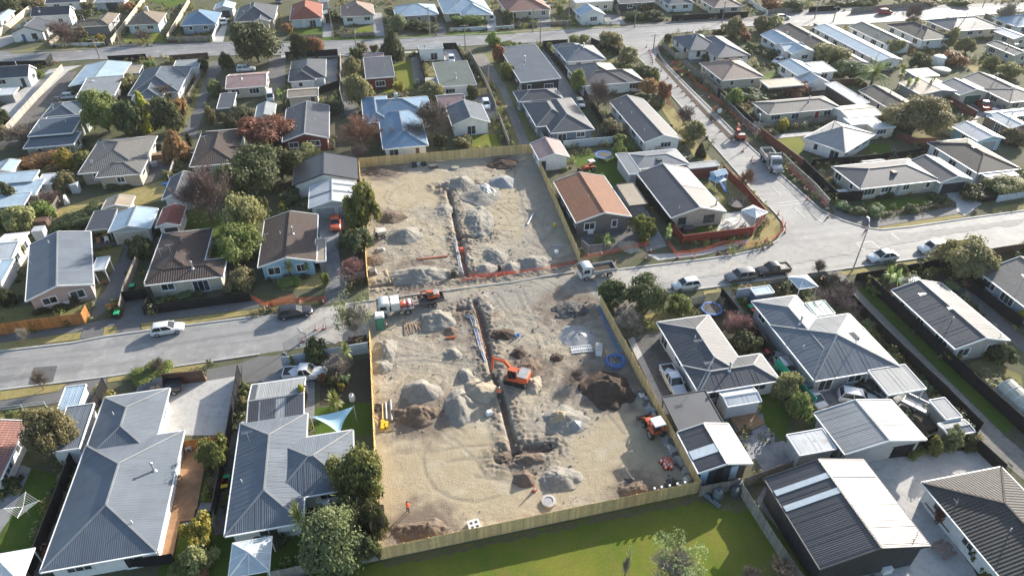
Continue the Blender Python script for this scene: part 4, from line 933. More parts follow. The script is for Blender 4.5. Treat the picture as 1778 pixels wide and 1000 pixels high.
# ---- bottom left
house('large_grey_house','large grey hipped house with timber deck along its right side','grey','s_white',[('hu',t('p',186,689,293.6,676.5,140,806)),('hu',t('p',319,748,270,957,84,956))],pitch=20,extras=[('flue',.82,.62,1),('vent',.75,.2,1),('vent',.3,.6)],over=.5,ribs=False)
house('pale_blue_shed','pale blue roofed white shed beside the bottom left street verge','ltblue','white',[('f',t('c1',383,853,530,834,593,668))],cat='shed',he=2.6,win=0,extras=[],over=.15)
house('grey_shed','grey corrugated shed behind the spreading bare crowned tree','grey','white',[('f',t('p',118,710,162,713,134,778,92,785))],cat='shed',he=2.4,win=0,extras=[],over=.2)
house('red_roofed_house','house with faded red tiled roof cut by the bottom left edge','tclay','white',[('gu',t('p',33,735,0,832,-75,748))],pitch=17)
house('striped_carport','black and white ribbed gable carport in front of the white ute','ltgrey','white',[('gv',t('p',431,732,527.5,722.5,526,658,437,668))],cat='carport',open_=True,pitch=9,he=2.5,extras=[],strips=[(0,0,.02,.2,roofm('char')),(0,0,.25,.5,roofm('mid')),(0,0,.68,.98,roofm('mid')),(0,1,.02,.12,roofm('mid'))])
house('dark_blue_hipped_house','slate hipped house with white ribbed slopes beside the big bushy tree','grey','s_white',[('hu',t('p',420,734,391,926,526,906)),('hv',t('p',612,754,549,858,478,768))],pitch=20,extras=[('antenna',.2,.75),('vent',.15,.4),('vent',.75,.3,1)],over=.5,trim='w')
# ---------------------------------------------------------------- the works: open ground with trenches,then heaps
PAD1 = [G(*p) for p in t('p',652,770,700,757,800,735,850,745,880,790,960,830,1000,800,985,775,1060,715,1110,712,1140,770,1150,830,1060,850,900,885,690,915,660,900)]
PAD2 = [G(*p) for p in t('b2',735,235,1000,205,1310,200,1250,300,1290,430,1000,440,815,450,760,330)]
PAD4 = [G(*p) for p in t('p',646,528,760,512,1010,476,1045,515,960,528,800,545,700,556,648,566)]
PAD3 = [G(*p) for p in t('b2',1620,260,1778,200,1790,260,1800,640,1640,560)]
TR = []                                            # trenches: points, width, depth
def trench(w_,d,*pts): TR.append(([G(*p) for p in pts],w_,d))
trench(.68,.55,*t('b2',1318,330,1345,450,1385,640,1415,760,1440,900))
trench(.65,.5,*t('b2',760,985,1100,940,1420,905,1600,905),*t('b3',0,880,250,840,440,800))
trench(.78,.6,*t('c2',1500,95,1530,180,1565,300,1600,480,1640,620,1690,780,1735,960),*t('d2',1755,60,1775,140))
trench(1.1,.5,*t('d2',1680,200,1775,165),*t('d3',120,130,250,110))
trench(.9,.5,*t('b2',1240,300,1370,300,1480,285)); trench(1.0,.5,*t('b2',1400,640,1500,640,1590,620)); trench(.8,.45,*t('c2',1390,150,1450,140))
def poly_sd(P,x,y):
 inside = False; best = 1e9
 for a,b in zip(P,P[1:] + P[:1]):
  if (a.y > y) != (b.y > y) and x < (b.x - a.x) * (y - a.y) / (b.y - a.y) + a.x: inside = not inside
  best = min(best,seg_d(a,b,x,y))
 return best if inside else -best
def seg_d(a,b,x,y):
 dx,dy = b.x - a.x,b.y - a.y; L = dx * dx + dy * dy
 k = 0 if L < 1e-9 else max(0.,min(1.,((x - a.x) * dx + (y - a.y) * dy) / L))
 return math.hypot(a.x + k * dx - x,a.y + k * dy - y)
TRB = [(min(p.x for p in q) - 4,max(p.x for p in q) + 4,min(p.y for p in q) - 4,max(p.y for p in q) + 4) for q,_,_ in TR]
DARKP = [(G(*p),r) for p,r in ((t('c3',600,640)[0],6),(t('b2',880,190)[0],4.5),(t('b2',1690,130)[0],4),(t('c2',1420,250)[0],5),(t('c2',1110,860)[0],5),(t('d2',1130,690)[0],4),(t('d3',850,400)[0],3),(t('c3',380,130)[0],5),(t('b2',1100,900)[0],5),(t('c3',120,560)[0],4),(t('b2',880,500)[0],3),(t('b2',1000,980)[0],3),(t('c3',1000,800)[0],1.5),(t('d3',60,200)[0],3))]
RUTS = []
def along0(poly,s):
 L = [(b - a).length for a,b in zip(poly,poly[1:])]; d = s * sum(L)
 for k,l in enumerate(L):
  if d <= l + 1e-6 or k == len(L) - 1: return poly[k].lerp(poly[k + 1],min(1,d / l))
  d -= l
for pts in (t('d2',1190,80,1140,180,1160,300,1220,400,1330,465,1500,495,1650,460),t('b2',985,265,900,310,870,370,905,415,960,425),t('b2',1010,285,930,330,900,380,930,400),t('c3',20,20,100,200,180,420),t('c3',60,0,150,200,230,400),t('d2',1350,60,1500,200,1580,330),t('b2',1440,400,1600,430,1700,480,1740,560),t('b2',1460,380,1650,410,1760,480),t('c2',850,480,1100,470,1500,520),t('c2',860,520,1150,500,1500,540),
   t('c2',1640,30,1740,160),t('c2',1590,0,1650,100,1778,260),t('c3',30,740,120,900,200,1000),t('c3',480,480,300,600,250,760),t('b3',10,200,60,400,90,600),t('c3',540,560,560,760,760,1000)): RUTS.append([G(*p) for p in pts])
rt = random.Random(5)
for _ in range(34):
 a = along0(SITE_L,rt.uniform(.04,.96)).lerp(along0(SITE_R,rt.uniform(.04,.96)),rt.uniform(.06,.94)); h0 = rt.uniform(0,6.28); cv = rt.uniform(-.12,.12); q1,q2 = [],[]
 for k in range(7):
  nrm = Vector((-math.sin(h0),math.cos(h0),0)); q1.append(a.copy()); q2.append(a + nrm * 1.7); a = a + Vector((math.cos(h0),math.sin(h0),0)) * 1.3; h0 += cv
 RUTS += [q1,q2]
RUTB = [(min(p.x for p in q) - 1,max(p.x for p in q) + 1,min(p.y for p in q) - 1,max(p.y for p in q) + 1) for q in RUTS]
def site_h(x,y,edge,col_=False):
 pad = max(smoothstep(-1.5,1.0,poly_sd(P,x,y)) for P in (PAD1,PAD2,PAD3))
 pad4 = smoothstep(-1.,1.5,poly_sd(PAD4,x,y))
 v = Vector((x,y,0))
 n1,n2,n3 = MN.noise(v * .22),MN.noise(v * .8),MN.noise(v * 2.6 + Vector((9,3,1)))
 h = (.14 * n1 + .08 * n2 + .045 * n3) * (1 - .8 * max(pad,pad4)) * edge
 soil = 0.; dirt = 0.
 for (q,w_,d),bb in zip(TR,TRB):
  if not (bb[0] < x < bb[1] and bb[2] < y < bb[3]): continue
  dd = min(seg_d(a,b,x,y) for a,b in zip(q,q[1:])) + .12 * n3
  if dd < w_ / 2 + .16:
   h -= d * smoothstep(w_ / 2 + .1,w_ / 2 - .06,dd); soil = max(soil,smoothstep(w_ / 2 + .2,w_ / 2 - .2,dd))
  elif dd < w_ / 2 + 2.2:
   k = smoothstep(w_ / 2 + .1,w_ / 2 + .6,dd) * smoothstep(w_ / 2 + 2.2,w_ / 2 + .9,dd)
   h += edge * k * (.08 + .26 * max(0,n2) + .15 * n3); dirt = max(dirt,.6 * k)
 rut = 0.
 for q,bb in zip(RUTS,RUTB):
  if bb[0] < x < bb[1] and bb[2] < y < bb[3]:
   dd = min(seg_d(a,b,x,y) for a,b in zip(q,q[1:]))
   rut = max(rut,smoothstep(.3,.1,dd))
 h -= .03 * rut * edge
 for c_,r_ in DARKP:
  q = math.hypot(c_.x - x,c_.y - y)
  if q < r_ * 1.4: dirt = max(dirt,smoothstep(r_ * 1.3,r_ * .5,q + r_ * .45 * n2 + .5 * n3))
 return h,pad,soil,dirt,rut,pad4
NR,NC = 600,190
along = along0
vs,fs,cs = [],[],[]
cg,csand,cpad,csoil,ctr = (.36,.315,.245),(.46,.385,.27),(.47,.385,.245),(.2,.15,.11),(.19,.12,.085)
lerp3 = lambda a,b,k: tuple(a[i] + (b[i] - a[i]) * k for i in range(3))
for r_ in range(NR + 1):
 a,b = along(SITE_L,r_ / NR),along(SITE_R,r_ / NR); wd = (b - a).length
 for c_ in range(NC + 1):
  p = a.lerp(b,c_ / NC)
  ed = min(c_ / NC * wd,(1 - c_ / NC) * wd,min(r_,NR - r_) * .18)
  edge = smoothstep(0,.8,ed)
  h,pad,soil,dirt,rut,pad4 = site_h(p.x,p.y,edge)
  if ed < 1e-6: h = 0
  vs.append((p.x,p.y,h + .03 * edge))
  n0 = MN.noise(Vector((p.x * .13,p.y * .13,5))); n9 = MN.noise(Vector((p.x * .5,p.y * .5,2)))
  c = lerp3(cg,csand,smoothstep(-.35,.45,n0 + .4 * n9))
  c = lerp3(c,cpad,pad * .9); c = lerp3(c,(.33,.305,.265),pad4 * .8); c = lerp3(c,csoil,dirt); c = lerp3(c,ctr,soil); c = lerp3(c,lerp3(c,(.2,.18,.15),.35),rut)
  cs.append(c)
for r_ in range(NR):
 for c_ in range(NC):
  i = r_ * (NC + 1) + c_; fs.append((i,i + NC + 1,i + NC + 2,i + 1))
me = bpy.data.meshes.new('construction_ground'); me.from_pydata(vs,[],fs)
at = me.color_attributes.new('tone','FLOAT_COLOR','POINT')
at.data.foreach_set('color',[k for c in cs for k in (c[0],c[1],c[2],1)])
me.polygons.foreach_set('use_smooth',[True] * len(fs))
mt = bpy.data.materials.new('works_earth'); n,b = nodes(mt)
va = N(n,'ShaderNodeVertexColor'); va.layer_name = 'tone'
p = wpos(n); f1 = noise(n,p,1.1,8,.75); f2 = noise(n,p,7.,8,.8); f3 = noise(n,p,.35,5)
out = mix(n,fac(n,f1.outputs[0],.35,.7),mix(n,.22,va.outputs[0],(.1,.085,.07)),va.outputs[0])
out = mix(n,fac(n,f2.outputs[0],.35,.75),mix(n,.3,out,(.07,.06,.05)),mix(n,.1,out,(.8,.78,.72)))
out = mix(n,fac(n,f3.outputs[0],.5,.75),out,mix(n,.35,out,(.5,.47,.4)))
n.links.new(out,b.inputs['Base Color']); b.inputs['Roughness'].default_value = .95; spec(b,.1)
ad = N(n,'ShaderNodeMath',operation='ADD'); n.links.new(f1.outputs[0],ad.inputs[0]); n.links.new(f2.outputs[0],ad.inputs[1]); bump(n,b,ad.outputs[0],.8,.12)
me.materials.append(mt)
tag(link('construction_ground',me),kind='structure')
HM = {'gravel': ground_mat('heap_gravel',[(.25,.235,.205),(.3,.28,.24),(.2,.185,.16)],.4,2.,.95,.6,9.,.07),'sand': ground_mat('heap_sand',[(.34,.29,.22),(.4,.345,.26),(.28,.24,.18)],.4,2.,.95,.5,9.,.06),
      'soil': ground_mat('heap_soil',[(.16,.12,.09),(.21,.165,.125),(.11,.08,.06)],.5,2.2,.95,.9,6.,.12),'dark': ground_mat('heap_dark_soil',[(.075,.055,.043),(.11,.08,.06),(.055,.04,.032)],.5,2.,.95,.9,6.,.12),
      'rubble': ground_mat('heap_rubble',[(.05,.05,.05),(.13,.125,.12),(.22,.21,.2)],.9,3.,.9,1.,5.,.2),'bluegravel': ground_mat('heap_blue_gravel',[(.27,.275,.28),(.33,.33,.325),(.22,.22,.22)],.4,2.,.95,.6,9.,.07)}
HEAPS = []
def heap(tile,x,y,hw,hd,h,mat,label,rough=.16,sharp=1.,seed=0,name='earth_heap'):
 (px,py),= t(tile,x,y); py += h * 3.5
 c = G(px,py); _,_,q = proj(c); ang_ = math.atan2(60,c.y)
 rx = 1.18 * hw * K * q / FOC; ry = 1.18 * hd * K * q / FOC / math.sin(ang_)
 rough *= .62; h *= .84; r = random.Random(seed + int(x * 7 + y)); off = Vector((r.uniform(0,99),r.uniform(0,99),r.uniform(0,99)))
 n_,s_ = 20,52; m = MB(); vs = []; ox = rx * r.uniform(-.15,.15)
 for i in range(n_ + 1):
  k = i / n_
  for j in range(s_):
   a = 2 * math.pi * j / s_; d = Vector((math.cos(a),math.sin(a),0))
   ro = 1 + .28 * MN.noise(d * 1.3 + off) + .12 * MN.noise(d * 4 + off)
   x_,y_ = math.cos(a) * rx * k * ro + ox * (1 - k),math.sin(a) * ry * k * ro
   kk = math.sqrt(k * k + .012); pr = max(0.,1.0055 - kk) ** (1.0 + .25 * sharp)
   z = h * pr
   fade = smoothstep(1,.85,k)
   v = Vector((x_,y_,0)) + off
   z += fade * h * rough * (1.1 * MN.noise(v * .9) + .7 * MN.noise(v * 2.2) + (.3 * MN.noise(v * 5.0) if rough > .12 else 0))
   # gullies and clods
   z += fade * rough * .55 * abs(MN.noise(v * 3.3)) * min(1,h)
   vs.append((x_,y_,max(z,-.02) - .16 * (k > .97) - .1 * smoothstep(.88,1,k)))
 fs = [(i * s_ + j,(i + 1) * s_ + j,(i + 1) * s_ + (j + 1) % s_,i * s_ + (j + 1) % s_) for i in range(n_) for j in range(s_)]
 me = bpy.data.meshes.new(name); me.from_pydata(vs,[],fs); me.polygons.foreach_set('use_smooth',[True] * len(fs)); me.materials.append(HM[mat])
 o = link(name,me,None,(c.x,c.y,.02),GA * .5); HEAPS.append((c.x,c.y,max(rx,1.)))
 return tag(o,label,'heap','spoil and gravel heaps on the works')
for a in (
 ('c2',1130,690,135,70,2.2,'gravel','tall pointed grey gravel heap in the lower works left of the trench',.1,1.2),('c2',1110,850,175,75,1.5,'soil','lumpy brown soil heap below the pointed gravel heap',.34),
 ('c2',1400,790,90,110,1.9,'gravel','steep gravel heap left of the worker in the orange vest',.14),('c2',1530,690,110,75,1.3,'sand','sandy brown heap just left of the trench and excavator bucket',.22),
 ('c2',880,410,75,80,1.2,'gravel','curved gravel ridge against the left works fence near the toilet',.2),('c2',865,530,60,45,.8,'gravel','small gravel mound against the left works fence',.2),('c2',1240,200,115,65,1.6,'gravel','grey heap behind the white service truck',.22),
 ('c2',1345,440,55,45,.8,'gravel','small dark gravel mound left of the blue pipe bundle',.2),('c2',1325,285,55,28,.7,'soil','small brown mound near the head of the lower trench',.25),('c2',1695,310,75,35,.9,'dark','dark brown mound right of the lower trench head',.22),('c2',1440,590,55,45,1.0,'gravel','round gravel mound left of the lower trench',.22),('c2',1600,135,30,30,.5,'gravel','tiny grey mound beside the trench head',.2),
 ('c3',440,330,110,75,.7,'bluegravel','low grey gravel heap with a sheet on top in the lower works',.12),('c3',650,670,155,110,2.1,'dark','big dark brown topsoil heap against the right works fence',.3),('c3',350,890,125,90,1.3,'gravel','gravel heap half wrapped in a tan cloth',.14),
 ('c3',120,545,80,70,1.1,'soil','brown spoil mound behind the excavator',.28),('c3',140,650,60,60,.9,'sand','sandy spoil beside the excavator track',.25),('c3',40,440,50,35,.7,'dark','dark soil mound above the excavator cab',.2),('c3',400,140,125,55,.8,'rubble','black rubble heap beside the works right fence near the street',.5),('c3',310,475,50,35,.5,'dark','low dark soil patch left of the white ramps',.3),
 ('b2',1400,250,80,45,1.8,'gravel','pointed grey gravel heap near the works back fence',.1,1.2),('b2',1690,245,88,42,1.5,'bluegravel','blue grey gravel heap at the works back fence',.1),('b2',1560,330,128,68,1.2,'gravel','gravel heap under a torn grey plastic sheet',.14),
 ('b2',920,490,95,42,1.0,'soil','brown soil heap right of the green feathery tree',.25),('b2',1010,605,130,52,1.7,'gravel','rounded grey gravel heap beside the small dumper',.1),('b2',1530,510,95,95,1.2,'gravel','heap of broken ground right of the upper trench',.3),('b2',1110,880,190,62,1.6,'gravel','long brown grey spoil heap along the street trench',.24),
 ('b2',1570,845,85,42,1.1,'gravel','rounded heap right of the upper trench end',.16),('b2',1640,750,75,55,1.0,'gravel','rough heap behind the two rounded heaps by the street',.28),('b2',1750,835,60,40,1.0,'gravel','dark rounded heap nearest the street trench on the right',.18),('b3',150,800,110,52,1.2,'gravel','spoil heap at the works corner behind the white tipper',.25),
 ('b2',1690,125,95,32,1.0,'dark','dark soil bank along the works back fence on the right',.25),('b2',870,180,130,30,.8,'soil','low brown soil bank along the works back fence on the left',.25),('b2',805,790,65,38,.6,'soil','low brown soil bank beside the upper left works fence',.3),('b2',1290,445,50,50,.6,'gravel','low rough mound left of the upper trench',.3),
 ('d3',330,320,130,75,1.1,'gravel','fan shaped gravel tongue right of the pit in the lower works',.3),('d3',80,320,75,50,1.2,'soil','spoil mound just below the square trench',.2),('d3',110,190,110,40,.7,'soil','crumbled clay along the square trench',.4),('d2',1690,180,60,34,.5,'soil','crumbled clay block at the left end of the square trench',.45),
 ('d2',1130,670,200,70,1.1,'soil','cloddy brown spoil bank inside the bottom fence on the left',.42),('d3',850,400,120,52,.9,'soil','cloddy brown spoil bank inside the bottom fence on the right',.42),('d3',1085,355,50,30,.7,'rubble','pile of grey stones in the bottom right works corner',.5),('d3',810,335,38,18,.5,'rubble','little pile of dark stones above the right spoil bank',.5),
 ('b3',800,690,70,40,.9,'sand','dried brown soil mound in the front yard of the brown tiled house',.2)): heap(*a)
# clods and stones strewn over the works
rc = random.Random(77); V,F,hs = [],[],HEAPS
for k in range(2600):
 if k % 3:
  hx,hy,hr = rc.choice(hs); a = rc.uniform(0,6.283); d = hr * rc.uniform(.75,1.5); x,y = hx + math.cos(a) * d,hy + math.sin(a) * d
 else:
  q = along(SITE_L,rc.random()).lerp(along(SITE_R,rc.random()),rc.uniform(.02,.98)); x,y = q.x,q.y
 if poly_sd(SITE_L + SITE_R[::-1],x,y) < .4 or max(poly_sd(P,x,y) for P in (PAD1,PAD2)) > .5: continue
 s_ = rc.uniform(.05,.11) if rc.random() < .85 else rc.uniform(.12,.26); z = .05; i = len(V)
 V += [(x + s_ * rc.uniform(.6,1.2),y,z),(x,y + s_ * rc.uniform(.6,1.2),z),(x - s_ * rc.uniform(.6,1.2),y,z),(x,y - s_ * rc.uniform(.6,1.2),z),(x + rc.uniform(-.03,.03),y + rc.uniform(-.03,.03),z + s_ * rc.uniform(.6,1.1))]
 F += [(i,i + 1,i + 4),(i + 1,i + 2,i + 4),(i + 2,i + 3,i + 4),(i + 3,i,i + 4)]
me = bpy.data.meshes.new('clods'); me.from_pydata(V,[],F); me.materials.append(HM['gravel']); tag(link('clods',me),kind='stuff')
# ---------------------------------------------------------------- fences and walls
FM = {'tan': ground_mat('fence_new_pine',[(.62,.46,.22),(.68,.53,.28),(.52,.38,.18)],.6,2.5,.85,.2,9.,.01),'grey': ground_mat('fence_weathered',[(.24,.22,.19),(.3,.275,.24),(.18,.165,.145)],.5,2.,.9,.25,9.,.01),
      'orange': ground_mat('fence_stained',[(.38,.16,.05),(.44,.2,.07),(.32,.13,.045)],.5,2.,.75,.2,9.,.01),'black': plain('fence_black',(.016,.016,.018),.8,.2,sp=.15),'brown': plain('fence_brown',(.1,.06,.045),.7,.2),'rust': plain('fence_redbrown',(.17,.065,.045),.65,.15),
      'white': plain('fence_white',(.6,.61,.6),.7,.1),'bluewhite': plain('fence_bluewhite',(.46,.5,.53),.6,.12),'cream': ground_mat('fence_cream',[(.48,.44,.34),(.54,.5,.4),(.4,.36,.28)],.4,1.5,.9,.15,8.,.01),'conc': ground_mat('fence_concrete',[(.33,.31,.28),(.4,.38,.34),(.26,.245,.22)],.4,1.2,.9,.15,8.,.01),
      'steel': plain('fence_steel_green',(.26,.31,.3),.5,.1),'net': None,'green': plain('green_shade_cloth',(.02,.36,.24),.8,.12),'red': plain('fence_red_panel',(.24,.05,.035),.6,.15)}
def islands(m,lo=.7,hi=1.18):
 n = m.node_tree; b = n.nodes['Principled BSDF']; src = b.inputs['Base Color'].links[0].from_socket
 g = N(n,'ShaderNodeNewGeometry'); oi = N(n,'ShaderNodeObjectInfo'); ad = N(n,'ShaderNodeMath',operation='MULTIPLY_ADD'); n.links.new(oi.outputs['Random'],ad.inputs[0]); ad.inputs[1].default_value = .35; n.links.new(g.outputs['Random Per Island'],ad.inputs[2])
 n.links.new(mix(n,1.,src,mix(n,fac(n,ad.outputs[0],0.,1.35),(lo,lo,lo),(hi,hi * .97,hi * .92)),'MULTIPLY'),b.inputs['Base Color'])
for k in ('tan','grey','orange','conc','cream','brown','rust','red'): islands(FM[k])
_fp = {}
FLINES = []
def fence_parts(style,mk):
 if (style,mk) in _fp: return _fp[(style,mk)]
 mt = FM[mk]; p,q = MB(),MB(); r = random.Random(len(_fp) * 7 + 3)
 if style == 'paling':                            # one bay: unit length, unit height
  k = 17
  for i in range(k): p.box(i / k + .003,(i + 1) / k - .003,-.028 + r.uniform(-.006,.006),-.008,.0,1 - r.uniform(0,.02))
  for z in (.12,.5,.86): p.box(0,1,-.006,.045,z - .025,z + .025)
  q.box(-.05,.05,-.005,.095,0,.97)
 elif style == 'panel':                           # boards in a frame
  for i in range(6): p.box(0,1,-.02 + .004 * (i % 2),.02,i / 6 + .002,(i + 1) / 6 - .002)
  p.box(0,1,-.04,.04,.98,1.02)
  q.box(-.06,.06,-.06,.06,0,1.03)
 elif style == 'sheet':
  k = 12
  for i in range(k):
   a = i / k; p.box(a,a + .5 / k,-.03,.0,0,.985); p.box(a + .5 / k,a + 1 / k,-.005,.025,0,.985)
  p.box(0,1,-.05,.05,.98,1.01)
  q.box(-.05,.05,-.055,.055,0,1.02)
 elif style == 'wall':
  p.box(0,1,-.09,.09,0,.95); p.box(0,1,-.12,.12,.95,1.0); q.box(-.16,.16,-.16,.16,0,1.06)
 elif style == 'picket':
  k = 14
  for i in range(k): p.box(i / k + .015,(i + 1) / k - .015,-.02,0,.04,.98)
  for z in (.2,.8): p.box(0,1,0,.04,z - .03,z + .03)
  q.box(-.05,.05,-.03,.07,0,1.0)
 elif style == 'rail':
  for z in (.55,.95): p.box(0,1,-.03,.03,z - .04,z + .04)
  q.box(-.05,.05,-.05,.05,0,1.02)
 r_ = (p.data('panel',mt),q.data('post',mt)); _fp[(style,mk)] = r_
 return r_
def fence(label,style,mk,h,pts,bay=2.4,cat='fence',name=None,z0=0.):
 P = [G(x,y) for x,y in pts]
 if 'works' not in label and style not in ('net','wire'): FLINES.append(P)
 root = empty(name or (style + '_fence' if style != 'wall' else 'garden_wall'),P[0],0,label,cat)
 pm,qm = fence_parts(style,mk)
 for a,b in zip(P,P[1:]):
  L = (b - a).length; n_ = max(1,round(L / bay)); d = (b - a).normalized(); rz = math.atan2(d.y,d.x); s = L / n_
  for i in range(n_):
   c = a + d * s * i - P[0]; hh = h * rnd.uniform(.985,1.015)
   link('panel',pm,root,(c.x,c.y,z0),rz + rnd.uniform(-.004,.004),(s,1,hh))
   link('post',qm,root,(c.x,c.y,z0),rz,(1,1,hh))
 c = P[-1] - P[0]; link('post',qm,root,(c.x,c.y,z0),rz,(1,1,h))
 return root
